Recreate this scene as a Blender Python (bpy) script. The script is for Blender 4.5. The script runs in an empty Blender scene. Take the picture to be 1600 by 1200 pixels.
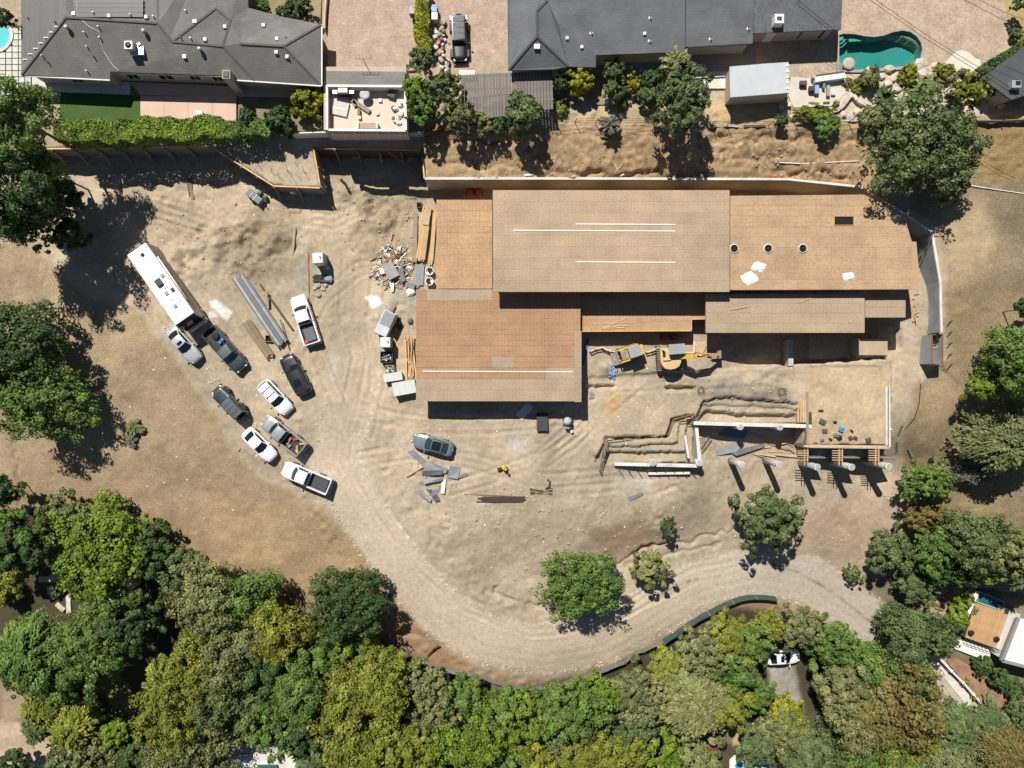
import bpy, bmesh, math, random
import numpy as np
from mathutils import Vector, Matrix
R = math.radians
random.seed(7)
rng = np.random.default_rng(7)
SC = bpy.context.scene
COL = SC.collection

# ------------------------------------------------------------------ camera, sky, sun, exposure
S, CH = 0.075, 83.0            # metres per photograph pixel at z = 0, flying height of the drone
cam_d = bpy.data.cameras.new('camera')
cam = bpy.data.objects.new('camera', cam_d); COL.objects.link(cam)
cam.location = (0, 0, CH); cam.rotation_euler = (0, 0, 0)
cam_d.sensor_width = 36; cam_d.lens = 36*CH/(1600*S)
cam_d.clip_start = 1; cam_d.clip_end = 3000
SC.camera = cam
SUN_EL = 53.0
SUN_DIR = Vector((0.44, -0.90, 0)).normalized()      # the way shadows fall on the ground
wd = bpy.data.worlds.new('World'); SC.world = wd; wd.use_nodes = True
wn = wd.node_tree.nodes; wl = wd.node_tree.links
sky = wn.new('ShaderNodeTexSky'); sky.sky_type = 'NISHITA'; sky.sun_disc = False
sky.air_density = 0.75; sky.dust_density = 0.3; sky.altitude = 300
sky.sun_elevation = R(SUN_EL); sky.sun_rotation = math.atan2(-SUN_DIR.x, -SUN_DIR.y)
wn['Background'].inputs['Strength'].default_value = 0.05
wl.new(sky.outputs[0], wn['Background'].inputs['Color'])
sl = bpy.data.lights.new('sun', 'SUN'); sl.energy = 5.0; sl.angle = R(0.5); sl.color = (1.0, 0.95, 0.87)
so = bpy.data.objects.new('sun', sl); COL.objects.link(so)
ldir = Vector((SUN_DIR.x*math.cos(R(SUN_EL)), SUN_DIR.y*math.cos(R(SUN_EL)), -math.sin(R(SUN_EL))))
so.rotation_euler = ldir.to_track_quat('-Z', 'Y').to_euler(); so.location = (-30, 60, 90)
SC.view_settings.view_transform = 'Standard'; SC.view_settings.look = 'None'
SC.view_settings.exposure = 0.25; SC.view_settings.gamma = 1
SC.view_settings.use_curve_mapping = False

def at(px, py, z=0.0):
    k = S*(CH-z)/CH
    return Vector(((px-800)*k, (600-py)*k, z))

# ------------------------------------------------------------------ materials
MATS = {}
def newmat(name):
    m = bpy.data.materials.new(name); m.use_nodes = True
    return m, m.node_tree.nodes, m.node_tree.links, m.node_tree.nodes['Principled BSDF']
def N(nt, t, **kw):
    n = nt.new(t)
    for k, v in kw.items():
        if hasattr(n, k): setattr(n, k, v)
        else: n.inputs[k].default_value = v
    return n
def mulcol(ns, ls, a, b, fac=1.0, mode='MULTIPLY'):
    x = ns.new('ShaderNodeMix'); x.data_type = 'RGBA'; x.blend_type = mode
    x.inputs[0].default_value = fac
    for s, i in ((a, 6), (b, 7)):
        if isinstance(s, tuple): x.inputs[i].default_value = (*s[:3], 1)
        else: ls.new(s, x.inputs[i])
    return x.outputs[2]
def ramp(ns, ls, src, pts):
    r = ns.new('ShaderNodeValToRGB'); ls.new(src, r.inputs[0])
    e = r.color_ramp.elements
    while len(e) < len(pts): e.new(0.5)
    for k, (p, c) in enumerate(pts):
        e[k].position = p; e[k].color = (*(c if isinstance(c, tuple) else (c, c, c)), 1)
    return r.outputs[0]
def mat(name, col, rough=0.8, var=0.15, scale=2.0, fine=0.0, fscale=14, bump=0.0, metal=0.0, spec=0.4, rand=0.0, coat=0.0, obj=True):
    """plain surface: colour broken up by two noises, optional per-object tone"""
    if name in MATS: return MATS[name]
    m, ns, ls, b = newmat(name)
    tc = ns.new('ShaderNodeTexCoord'); src = tc.outputs['Object']
    if not obj:
        g = ns.new('ShaderNodeNewGeometry'); src = g.outputs['Position']
    n1 = N(ns, 'ShaderNodeTexNoise', Scale=scale, Detail=4.0); ls.new(src, n1.inputs['Vector'])
    c = mulcol(ns, ls, tuple(col), ramp(ns, ls, n1.outputs['Fac'], [(0.3, 1-var), (0.7, 1+var)]))
    if fine:
        n2 = N(ns, 'ShaderNodeTexNoise', Scale=fscale, Detail=3.0); ls.new(src, n2.inputs['Vector'])
        c = mulcol(ns, ls, c, ramp(ns, ls, n2.outputs['Fac'], [(0.32, 1-fine), (0.68, 1+fine)]))
        if bump:
            bp = N(ns, 'ShaderNodeBump', Strength=bump, Distance=0.03); ls.new(n2.outputs['Fac'], bp.inputs['Height'])
            ls.new(bp.outputs[0], b.inputs['Normal'])
    if rand:
        oi = ns.new('ShaderNodeObjectInfo')
        c = mulcol(ns, ls, c, ramp(ns, ls, oi.outputs['Random'], [(0.0, 1-rand), (1.0, 1+rand)]))
    ls.new(c, b.inputs['Base Color'])
    b.inputs['Roughness'].default_value = rough; b.inputs['Metallic'].default_value = metal
    b.inputs['Specular IOR Level'].default_value = spec
    if coat: b.inputs['Coat Weight'].default_value = coat; b.inputs['Coat Roughness'].default_value = 0.05
    MATS[name] = m
    return m
def leafmat(name, c1, c2, rough=0.55):
    if name in MATS: return MATS[name]
    m, ns, ls, b = newmat(name)
    a = ns.new('ShaderNodeAttribute'); a.attribute_name = 'tone'
    tc = ns.new('ShaderNodeTexCoord')
    n1 = N(ns, 'ShaderNodeTexNoise', Scale=1.7, Detail=3.0); ls.new(tc.outputs['Object'], n1.inputs['Vector'])
    oi = ns.new('ShaderNodeObjectInfo')
    c = mulcol(ns, ls, ramp(ns, ls, n1.outputs['Fac'], [(0.35, tuple(c1)), (0.68, tuple(c2))]), a.outputs['Color'])
    c = mulcol(ns, ls, c, ramp(ns, ls, oi.outputs['Random'], [(0, (0.86, 0.9, 0.9)), (1, (1.14, 1.1, 1.08))]))
    ls.new(c, b.inputs['Base Color']); b.inputs['Roughness'].default_value = rough
    b.inputs['Specular IOR Level'].default_value = 0.25
    t = ns.new('ShaderNodeBsdfTranslucent'); ls.new(c, t.inputs['Color'])
    mx = ns.new('ShaderNodeMixShader'); mx.inputs[0].default_value = 0.22
    ls.new(b.outputs[0], mx.inputs[1]); ls.new(t.outputs[0], mx.inputs[2])
    ls.new(mx.outputs[0], ns['Material Output'].inputs['Surface'])
    MATS[name] = m
    return m

# ------------------------------------------------------------------ mesh builder
class MB:
    def __init__(s): s.v = []; s.f = []
    def add(s, vs, fs):
        o = len(s.v); s.v += [tuple(p) for p in vs]; s.f += [tuple(i+o for i in f) for f in fs]; return s
    def box(s, c, size, rz=0.0, taper=1.0, m=None):
        x, y, z = size[0]/2, size[1]/2, size[2]/2
        vs = [Vector((sx*x*(taper if sz > 0 else 1), sy*y*(taper if sz > 0 else 1), sz*z)) for sz in (-1, 1) for sx, sy in ((-1, -1), (1, -1), (1, 1), (-1, 1))]
        M = m if m is not None else Matrix.Rotation(rz, 4, 'Z')
        vs = [M @ v + Vector(c) for v in vs]
        return s.add(vs, [(3, 2, 1, 0), (4, 5, 6, 7), (0, 1, 5, 4), (1, 2, 6, 5), (2, 3, 7, 6), (3, 0, 4, 7)])
    def bar(s, a, b, w, h=None, up=Vector((0, 0, 1))):
        a, b = Vector(a), Vector(b); d = b-a; L = d.length
        if L < 1e-5: return s
        x = d/L; y = up.cross(x)
        if y.length < 1e-4: y = Vector((0, 1, 0)).cross(x)
        y.normalize(); z = x.cross(y)
        M = Matrix((x, y, z)).transposed().to_4x4()
        return s.box((a+b)/2, (L, w, h or w), m=M)
    def prism(s, pts, z0, z1):
        n = len(pts)
        A = sum(pts[i][0]*pts[(i+1) % n][1]-pts[(i+1) % n][0]*pts[i][1] for i in range(n))
        if A < 0: pts = pts[::-1]
        zz0 = z0 if hasattr(z0, '__len__') else [z0]*n; zz1 = z1 if hasattr(z1, '__len__') else [z1]*n
        vs = [(p[0], p[1], zz0[i]) for i, p in enumerate(pts)]+[(p[0], p[1], zz1[i]) for i, p in enumerate(pts)]
        return s.add(vs, [tuple(range(n-1, -1, -1)), tuple(range(n, 2*n))]+[(i, (i+1) % n, n+(i+1) % n, n+i) for i in range(n)])
    def tube(s, path, r, n=8, cap=True):
        path = [Vector(p) for p in path]; m = len(path)
        rr = r if hasattr(r, '__len__') else [r]*m
        vs, fs = [], []; ref = Vector((0, 0, 1))
        for i, p in enumerate(path):
            t = (path[min(i+1, m-1)]-path[max(i-1, 0)]).normalized()
            y = ref.cross(t)
            if y.length < 0.1: y = Vector((1, 0, 0)).cross(t)
            y.normalize(); z = t.cross(y)
            for k in range(n):
                a = 2*math.pi*k/n; vs.append(p+(y*math.cos(a)+z*math.sin(a))*rr[i])
        for i in range(m-1):
            for k in range(n):
                fs.append((i*n+k, i*n+(k+1) % n, (i+1)*n+(k+1) % n, (i+1)*n+k))
        if cap: fs += [tuple(range(n-1, -1, -1)), tuple(range((m-1)*n, m*n))]
        return s.add(vs, fs)
    def lathe(s, prof, c=(0, 0, 0), n=16, m=None):
        vs, fs = [], []
        for r, z in prof:
            for k in range(n):
                a = 2*math.pi*k/n; v = Vector((r*math.cos(a), r*math.sin(a), z))
                if m is not None: v = m @ v
                vs.append(v+Vector(c))
        P = len(prof)
        for i in range(P-1):
            for k in range(n): fs.append((i*n+k, i*n+(k+1) % n, (i+1)*n+(k+1) % n, (i+1)*n+k))
        fs += [tuple(range(n-1, -1, -1)), tuple(range((P-1)*n, P*n))]
        return s.add(vs, fs)
    def grid(s, fn, nu, nv):
        vs = [fn(i/nu, j/nv) for j in range(nv+1) for i in range(nu+1)]
        return s.add(vs, [(j*(nu+1)+i, j*(nu+1)+i+1, (j+1)*(nu+1)+i+1, (j+1)*(nu+1)+i) for j in range(nv) for i in range(nu)])
    def rock(s, c, r, seed=0, sq=0.7):
        q = random.Random(seed); t = (1+5**0.5)/2
        ico = [(-1, t, 0), (1, t, 0), (-1, -t, 0), (1, -t, 0), (0, -1, t), (0, 1, t), (0, -1, -t), (0, 1, -t), (t, 0, -1), (t, 0, 1), (-t, 0, -1), (-t, 0, 1)]
        fs = [(0, 11, 5), (0, 5, 1), (0, 1, 7), (0, 7, 10), (0, 10, 11), (1, 5, 9), (5, 11, 4), (11, 10, 2), (10, 7, 6), (7, 1, 8), (3, 9, 4), (3, 4, 2), (3, 2, 6), (3, 6, 8), (3, 8, 9), (4, 9, 5), (2, 4, 11), (6, 2, 10), (8, 6, 7), (9, 8, 1)]
        rx, ry = (r if hasattr(r, '__len__') else (r, r))
        vs = []
        for v in ico:
            k = q.uniform(0.7, 1.15)/1.9
            vs.append((c[0]+v[0]*rx*k, c[1]+v[1]*ry*k, c[2]+v[2]*min(rx, ry)*sq*k))
        return s.add(vs, fs)
    def build(s, name, m, parent=None, smooth=False, local=False, bevel=0.0, loc=None):
        """one mesh object; world coordinates unless local, its origin at the foot of its own box"""
        v = np.array(s.v, dtype=float)
        if local or loc is not None: o = np.array(loc if loc is not None else (0, 0, 0), float)
        else: o = np.array(((v[:, 0].min()+v[:, 0].max())/2, (v[:, 1].min()+v[:, 1].max())/2, v[:, 2].min()))
        me = bpy.data.meshes.new(name); me.from_pydata((v-o).tolist(), [], s.f); me.update()
        if smooth:
            me.polygons.foreach_set('use_smooth', [True]*len(me.polygons))
        if bevel:
            bm = bmesh.new(); bm.from_mesh(me)
            bmesh.ops.bevel(bm, geom=[e for e in bm.edges if len(e.link_faces) == 2 and e.calc_face_angle(0) > 0.6], offset=bevel, segments=2, affect='EDGES', profile=0.6)
            bm.to_mesh(me); bm.free()
        if m is not None: me.materials.append(m)
        ob = bpy.data.objects.new(name, me); COL.objects.link(ob)
        if parent is not None:
            ob.parent = parent
            if local: ob.location = Vector(o)
            else: ob.location = Vector(o)-WLOC.get(parent.name, Vector((0, 0, 0)))
        else: ob.location = Vector(o)
        WLOC[ob.name] = Vector(o) if not local else Vector(o)
        return ob
WLOC = {}
def tag(o, label=None, cat=None, group=None, kind=None):
    if label: o['label'] = label
    if cat: o['category'] = cat
    if group: o['group'] = group
    if kind: o['kind'] = kind
    return o
def thing(name, loc, label, cat, rz=0.0, group=None):
    o = bpy.data.objects.new(name, None); COL.objects.link(o)
    o.empty_display_size = 0.3
    o.location = loc; o.rotation_euler = (0, 0, rz)
    WLOC[o.name] = Vector(loc)
    return tag(o, label, cat, group)
def copy_tree(o, parent=None):
    c = o.copy(); COL.objects.link(c); c.parent = parent
    for ch in o.children: copy_tree(ch, c)
    return c
# ------------------------------------------------------------------ terrain: heights from surveyed points
def rbf(points, c=3.0):
    p = np.array([tuple(at(x, y, z)) for x, y, z in points])
    D = np.sqrt(((p[:, None, :2]-p[None, :, :2])**2).sum(-1)+c*c)
    A = np.hstack([D, np.ones((len(p), 1))]); A = np.vstack([A, np.append(np.ones(len(p)), 0)])
    w = np.linalg.solve(A+np.diag([1e-3]*len(p)+[0]), np.append(p[:, 2], 0))
    def f(X, Y):
        out = np.full(np.shape(X), w[-1], float)
        for i in range(len(p)): out = out+w[i]*np.sqrt((X-p[i, 0])**2+(Y-p[i, 1])**2+c*c)
        return out
    return f
EAST = [(1500, 350, 4.2), (1500, 440, 3.9), (1495, 520, 2.6), (1500, 600, 1.2), (1600, 450, 5), (1600, 600, 3.2), (1700, 500, 5), (1520, 680, -0.8), (1620, 720, 0), (1480, 760, -2.6), (1600, 820, -3), (1460, 840, -4.6), (1560, 880, -5), (1700, 850, -4)]
UP = [(-150, 0, 4.5), (0, 0, 4.5), (250, 60, 4.5), (500, 60, 4.5), (120, 170, 4.3), (420, 170, 4.3), (-100, 230, 3.4), (80, 226, 3.0), (330, 222, 2.9), (420, 225, 3.0), (440, 280, 2.7), (495, 225, 3.0), (600, 222, 3.2), (570, 120, 4.5), (660, 232, 3.4), (668, 276, 3.6),
      (700, 60, 5.0), (700, 190, 4.9), (850, 190, 5.4), (850, 60, 5.5), (1050, 60, 5.5), (1050, 195, 5.4), (1300, 60, 5.5), (1300, 195, 5.4), (1500, 150, 5.5), (1500, 0, 5.5), (1600, 200, 5.8), (1700, 0, 5.6), (1540, 210, 5.2),
      (800, 230, 4.9), (800, 272, 4.0), (1000, 230, 4.9), (1000, 270, 3.95), (1200, 230, 4.9), (1200, 272, 3.95), (1350, 230, 4.8), (1350, 285, 4.0), (1430, 325, 4.0), (1470, 370, 3.95), (-150, -100, 4.5), (800, -100, 5.2), (1700, -100, 5.6)]+EAST
LO = [(0, 280, 0.3), (100, 280, 0), (300, 270, 0), (480, 330, 0), (600, 290, 0), (660, 300, 0), (800, 300, 0), (1200, 310, 0), (1420, 420, 0), (1430, 560, 0), (1420, 640, -0.2), (1100, 600, 0), (900, 650, 0), (600, 500, 0), (400, 450, 0.1), (350, 400, 0.35), (250, 350, 0.2), (300, 520, 0), (420, 700, -0.15), (520, 780, -0.7), (700, 720, -0.2), (860, 720, -0.3), (640, 690, -0.1),
      (-150, 300, 0.3), (0, 420, 0.2), (60, 560, -0.6), (200, 560, -0.3), (300, 640, -0.6), (100, 680, -1.8), (0, 740, -3.0), (250, 760, -2.6), (400, 800, -2.4), (350, 880, -4.2), (500, 900, -3.6), (100, 800, -4.2), (-150, 700, -3.5),
      (600, 900, -2.0), (560, 860, -1.7), (680, 960, -3.0), (760, 1000, -3.8), (880, 1010, -4.6), (1000, 960, -5.4), (1080, 915, -5.9), (1180, 890, -6.5), (1280, 915, -7.2), (1370, 980, -8.0), (1480, 1080, -9.2), (1560, 1180, -10),
      (620, 1000, -4.4), (720, 1060, -5.4), (860, 1065, -6.4), (1000, 1010, -7.0), (1120, 960, -7.4), (1220, 960, -8.2), (1320, 1030, -9.2),
      (700, 860, -1.7), (800, 900, -2.9), (720, 800, -0.8), (860, 800, -1.1), (850, 930, -3.6), (960, 820, -2.6), (950, 880, -4.6), (1040, 800, -3.2), (1050, 860, -5.2), (1130, 830, -5.4), (1250, 850, -6.0), (1350, 880, -6.4),
      (950, 745, -1.7), (1010, 745, -2.3), (1090, 745, -2.7), (1120, 690, -2.9), (1200, 690, -3.3), (1280, 715, -4.1), (1390, 715, -4.0), (1150, 780, -4.4), (1300, 780, -5.2), (1400, 780, -4.6), (1420, 700, -1.8), (930, 700, -0.5),
      (200, 1000, -8), (400, 1000, -7.5), (0, 950, -7.5), (100, 1100, -9), (0, 1200, -9), (400, 1200, -9.5), (560, 1060, -7.5), (700, 1150, -9), (900, 1150, -10), (1100, 1080, -10), (1100, 1200, -11), (1300, 1150, -11), (1450, 1200, -11), (1560, 960, -7), (1600, 1050, -8.5), (1700, 1200, -10), (1700, 1000, -7), (-150, 1000, -8), (-150, 1300, -9.5), (800, 1300, -11)]+EAST
f_up, f_lo = rbf(UP), rbf(LO)
def wpoly(pts, z=None): return [tuple(at(p[0], p[1], p[2] if len(p) > 2 else (z or 0)))[:2] for p in pts]
# the retained line: tops of the walls in the photograph, with their heights
WALL_L = [(-200, 236, 3.0), (80, 232, 2.9), (328, 227, 2.9), (428, 290, 2.7), (500, 293, 2.7), (489, 231, 3.0), (660, 234, 3.3), (664, 279, 3.9)]
WALL_R = [(664, 279, 3.9), (900, 279, 4.0), (1230, 280, 4.0), (1345, 292, 4.0), (1408, 331, 4.0), (1456, 362, 4.0), (1469, 440, 3.9), (1471, 519, 3.5)]
UPREG = wpoly(WALL_L+WALL_R[1:]+[(1476, 575, 1.5), (1530, 640, 0.5), (2500, 640, 0.5), (2500, -1500, 5), (-1500, -1500, 5), (-1500, 236, 3)])

def sdist(poly, X, Y):
    """signed distance to a polygon, positive inside"""
    d2 = np.full(X.shape, 1e12); ins = np.zeros(X.shape, bool); n = len(poly)
    for i in range(n):
        ax, ay = poly[i]; bx, by = poly[(i+1) % n]; ex, ey = bx-ax, by-ay
        L = ex*ex+ey*ey+1e-12
        t = np.clip(((X-ax)*ex+(Y-ay)*ey)/L, 0, 1)
        d2 = np.minimum(d2, (X-ax-t*ex)**2+(Y-ay-t*ey)**2)
        if abs(ey) > 1e-12:
            ins ^= ((ay > Y) != (by > Y)) & (X < ex*(Y-ay)/ey+ax)
    d = np.sqrt(d2)
    return np.where(ins, d, -d)
def ldist(line, X, Y):
    d2 = np.full(np.shape(X), 1e12)
    for (ax, ay), (bx, by) in zip(line[:-1], line[1:]):
        ex, ey = bx-ax, by-ay; L = ex*ex+ey*ey+1e-12
        t = np.clip(((X-ax)*ex+(Y-ay)*ey)/L, 0, 1)
        d2 = np.minimum(d2, (X-ax-t*ex)**2+(Y-ay-t*ey)**2)
    return np.sqrt(d2)
def vnoise(X, Y, scale, seed):
    g = np.random.default_rng(seed).random((256, 256))
    x, y = X/scale+1000.3, Y/scale+1000.7
    xi, yi = np.floor(x).astype(int), np.floor(y).astype(int)
    fx, fy = x-xi, y-yi; fx = fx*fx*(3-2*fx); fy = fy*fy*(3-2*fy)
    a = g[xi % 256, yi % 256]; b = g[(xi+1) % 256, yi % 256]; c = g[xi % 256, (yi+1) % 256]; d = g[(xi+1) % 256, (yi+1) % 256]
    return (a*(1-fx)+b*fx)*(1-fy)+(c*(1-fx)+d*fx)*fy-0.5
def sstep(a, b, x): t = np.clip((x-a)/(b-a), 0, 1); return t*t*(3-2*t)
# flat shelves cut or filled with sharp edges: (outline in photo pixels, height, edge softness in m)
SHELF = [
    ([(915, 590), (1395, 560), (1393, 697), (1259, 697), (1259, 662), (1086, 662), (1083, 648), (1050, 655), (1042, 681), (946, 684), (930, 720)], 0.0, 0.15),
    ([(1098, 625), (1140, 619), (1200, 625), (1245, 630), (1250, 662), (1090, 662), (1086, 650)], -0.5, 0.06),
    ([(1095, 633), (1150, 632), (1215, 636), (1247, 640), (1250, 662), (1090, 662), (1088, 650)], -0.85, 0.06),
    ([(1096, 644), (1105, 641), (1150, 646), (1240, 647), (1242, 662), (1090, 662), (1091, 650)], -1.6, 0.06),
    ([(948, 686), (1042, 684), (1052, 660), (1082, 652), (1084, 722), (944, 722)], -0.45, 0.06),
    ([(950, 697), (1060, 692), (1060, 658), (1080, 654), (1084, 722), (946, 722)], -0.9, 0.06),
    ([(948, 706), (1068, 704), (1072, 660), (1082, 656), (1084, 723), (946, 723)], -1.5, 0.06),
    ([(1036, 603), (1086, 603), (1084, 611), (1040, 609)], -0.7, 0.08),
    ([(918, 602), (958, 601), (962, 606), (918, 608)], -0.6, 0.08),
    ([(1262, 520), (1330, 520), (1330, 562), (1262, 562)], -1.2, 0.08),
    ([(1375, 515), (1400, 515), (1404, 545), (1378, 560)], -1.0, 0.1),
    ([(1518, 914), (1588, 922), (1578, 1000), (1504, 985)], -7.6, 0.3),
    ([(1336, 545), (1388, 545), (1388, 556), (1336, 560)], -0.5, 0.08),
]
MOUND = [(405, 385, 60, 0.7), (330, 370, 70, 0.45), (290, 410, 40, 0.5), (600, 330, 55, 0.5), (560, 300, 40, 0.35), (460, 360, 40, 0.25), (260, 300, 60, 0.25),
         (620, 478, 26, 0.6), (700, 830, 30, 0.35), (655, 740, 22, 0.35), (1060, 590, 16, 0.15), (1180, 605, 40, 0.35), (1130, 600, 26, 0.3), (945, 575, 12, 0.35), (990, 720, 20, 0.2),
         (1205, 570, 30, 0.3), (880, 645, 40, 0.12), (980, 620, 40, 0.1), (560, 380, 40, 0.25), (1480, 460, 40, 0.3), (1040, 820, 30, 0.4)]
CRACK = [([(958, 882), (985, 872), (1010, 858), (1040, 849), (1075, 851), (1100, 840), (1150, 830)], 0.5), ([(775, 922), (800, 937), (830, 947), (878, 951)], 0.45), ([(960, 890), (1000, 878), (1060, 862), (1125, 854)], 0.25), ([(845, 273), (870, 265), (900, 275), (935, 268), (960, 273), (1000, 270), (1030, 262), (1040, 272), (1110, 270)], 0.7), ([(1110, 220), (1160, 222), (1200, 216), (1260, 222), (1335, 220)], 0.45), ([(1220, 264), (1250, 272), (1290, 268), (1330, 278)], 0.6), ([(700, 215), (760, 225), (810, 218)], 0.4), ([(1130, 240), (1190, 250), (1240, 240)], 0.3), ([(690, 250), (740, 262), (800, 255)], 0.3), ([(640, 735), (655, 750), (668, 790), (690, 830)], 0.3), ([(1040, 770), (1055, 760), (1075, 790)], 0.2), ([(18, 640), (22, 690), (26, 740), (30, 790)], 0.25)]
PATHS = [[(835, 726), (888, 696), (938, 645), (998, 595), (1060, 580)], [(700, 762), (770, 745), (840, 718), (905, 665)], [(560, 640), (640, 660), (760, 668), (870, 652)], [(520, 330), (545, 400), (540, 480), (560, 560), (545, 640), (535, 720)], [(612, 330), (592, 420), (582, 500), (590, 600), (570, 680)],
         [(230, 318), (300, 330), (360, 365), (410, 420), (500, 560), (540, 660)], [(900, 762), (960, 757), (1020, 762), (1065, 742)], [(330, 300), (420, 330), (520, 345), (620, 300)], [(560, 720), (640, 705), (740, 720), (830, 750), (960, 745)], [(250, 330), (330, 355), (420, 345), (500, 330)], [(545, 700), (600, 800), (660, 880), (730, 945), (830, 985), (930, 975), (1010, 935), (1090, 900), (1180, 880)], [(640, 400), (560, 420), (500, 470), (440, 600)], [(860, 690), (900, 640), (960, 600), (1200, 590)]]
TR = []
for p_ in PATHS:
    for o_ in (-11, 11):
        l_ = []
        for i_, (x_, y_) in enumerate(p_):
            (ax_, ay_), (bx_, by_) = p_[max(i_-1, 0)], p_[min(i_+1, len(p_)-1)]; n_ = math.hypot(bx_-ax_, by_-ay_); l_.append((x_-(by_-ay_)/n_*o_, y_+(bx_-ax_)/n_*o_))
        TR.append(l_)
TRW = [[tuple(at(x_, y_, float(f_lo(*at(x_, y_, 0).xy))))[:2] for x_, y_ in l_] for l_ in TR]
ROADLINE = [(560, 560), (545, 640), (520, 720), (560, 790), (620, 880), (680, 950), (760, 1000), (850, 1016), (940, 1000), (1020, 955), (1090, 915), (1180, 893), (1260, 905), (1330, 950), (1400, 1010), (1480, 1080), (1560, 1160), (1640, 1250)]
def gnd0(px, py):
    z = 0.0
    for _ in range(8):
        p = at(px, py, z); z = 0.5*z+0.5*float(f_lo(p.x, p.y))
    return at(px, py, z)
ROADW = [tuple(gnd0(x, y))[:2] for x, y in ROADLINE]
def height(X, Y, micro=True):
    X = np.asarray(X, float); Y = np.asarray(Y, float)
    lo = f_lo(X, Y)
    for poly, z, soft in SHELF:
        P = wpoly(poly, z)
        xs = [p[0] for p in P]; ys = [p[1] for p in P]
        bb = (X > min(xs)-2) & (X < max(xs)+2) & (Y > min(ys)-2) & (Y < max(ys)+2)
        if bb.any():
            xx, yy = X[bb], Y[bb]
            d = sdist(P, xx, yy)+vnoise(xx, yy, 0.9, 5)*0.28+vnoise(xx, yy, 0.35, 6)*0.12
            k = sstep(-soft, soft, d)
            lo[bb] = lo[bb]*(1-k)+z*k
    for mx, my, r, h in MOUND:
        c = at(mx, my, 0); q = (X-c.x)**2+(Y-c.y)**2; rr = (r*S)**2
        lo = lo+h*np.exp(-q/rr*1.6)*(0.8+1.3*vnoise(X, Y, 1.3, 9)+0.55*vnoise(X, Y, 0.5, 10))*1.3
    up = f_up(X, Y)
    for ln, dp in CRACK:
        top = ln[0][1] < 300; W_ = [tuple(at(x, y, 4.5 if top else float(f_lo(*at(x, y, 0).xy))))[:2] for x, y in ln]; xs = [p[0] for p in W_]; ys = [p[1] for p in W_]
        bb = (X > min(xs)-1.5) & (X < max(xs)+1.5) & (Y > min(ys)-1.5) & (Y < max(ys)+1.5)
        if bb.any():
            d = ldist(W_, X[bb]+0.9*vnoise(X[bb], Y[bb], 0.9, 71), Y[bb]+0.9*vnoise(X[bb], Y[bb], 0.8, 72)); k = dp*np.exp(-(d/0.24)**2)*np.clip(0.65+1.2*vnoise(X[bb], Y[bb], 1.6, 73), 0, 1.2)
            if top: up[bb] -= k
            else: lo[bb] -= k
    c = at(1375, 80, 5.6)
    up = up-2.2*sstep(1.12, 1.0, ((X-c.x)/4.4)**2+((Y-c.y)/1.95)**2)
    z = np.where(sdist(UPREG, X, Y) > 0.0, up, lo)
    if micro:
        rd = ldist(ROADW, X, Y); onroad = 1-sstep(2.6, 4.2, rd)
        flat = np.maximum(onroad, sstep(5.0, 3.0, np.abs(Y-38)) if False else 0)
        amp = (1-0.8*flat)
        # house plots at the top are level
        plot = sstep(29.5, 31.5, Y)
        amp = amp*(1-0.9*plot)
        z = z+amp*(vnoise(X, Y, 4.0, 1)*0.20+vnoise(X, Y, 1.5, 2)*0.13+vnoise(X, Y, 0.6, 3)*0.075)
        z = z-0.3*plot
        slope = sstep(21.0, 23.5, Y)*(1-plot)*(X > -11)
        z = z+slope*(vnoise(X, Y, 0.8, 12)*0.2+vnoise(X+0.6*vnoise(X, Y, 0.9, 13), Y, 1.7, 14)*0.2+vnoise(X, Y, 0.4, 16)*0.2)
        bank = np.exp(-((rd-5.0)/0.9)**2)*(X < 10)
        z = z+onroad*0.01*np.sin(rd*5.0)+bank*vnoise(X, Y, 0.7, 15)*0.3
        z = z+onroad*vnoise(X, Y, 1.0, 8)*0.03
        inn = (X > -46) & (X < 32) & (Y > -32) & (Y < 25) & (sdist(UPREG, X, Y) < -0.5); xx, yy, rut = X[inn], Y[inn], 0.0
        wx, wy = xx+0.5*vnoise(xx, yy, 3, 81), yy+0.5*vnoise(xx, yy, 3, 82)
        for i_, l_ in enumerate(TRW):
            d = ldist(l_, wx, wy); rut = rut-0.075*np.exp(-(d/0.2)**2)+0.05*np.exp(-((d-0.42)/0.16)**2)
        z[inn] += rut*np.clip(0.6+1.4*vnoise(xx, yy, 4, 83), 0, 1.2)
    return z
def hz(x, y): return float(height(np.array([x]), np.array([y]))[0])
def gp(px, py, dz=0.0):
    """the ground point seen at a photograph pixel"""
    z = 0.0
    for _ in range(9):
        p = at(px, py, z); z = 0.45*z+0.55*hz(p.x, p.y)
    p = at(px, py, z); p.z = hz(p.x, p.y)+dz
    return p
def axis(lo, hi, step, far):
    a = np.arange(lo, hi+step/2, step); e = []; s, x = step, hi
    while x < far: s *= 1.5; x += s; e.append(x)
    n = []; s, x = step, lo
    while x > -far: s *= 1.5; x -= s; n.append(x)
    return np.array(n[::-1]+list(a)+e)
GX = axis(-62.5, 62.5, 0.165, 600); GY = axis(-48.5, 46.5, 0.165, 600)
XX, YY = np.meshgrid(GX, GY)
ZZ = height(XX, YY)
far = np.clip((np.hypot(XX/62, YY/47)-1.5)/4, 0, 1)
ZZ = ZZ*(1-far)+far*np.clip(ZZ, -14, 8)
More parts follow.
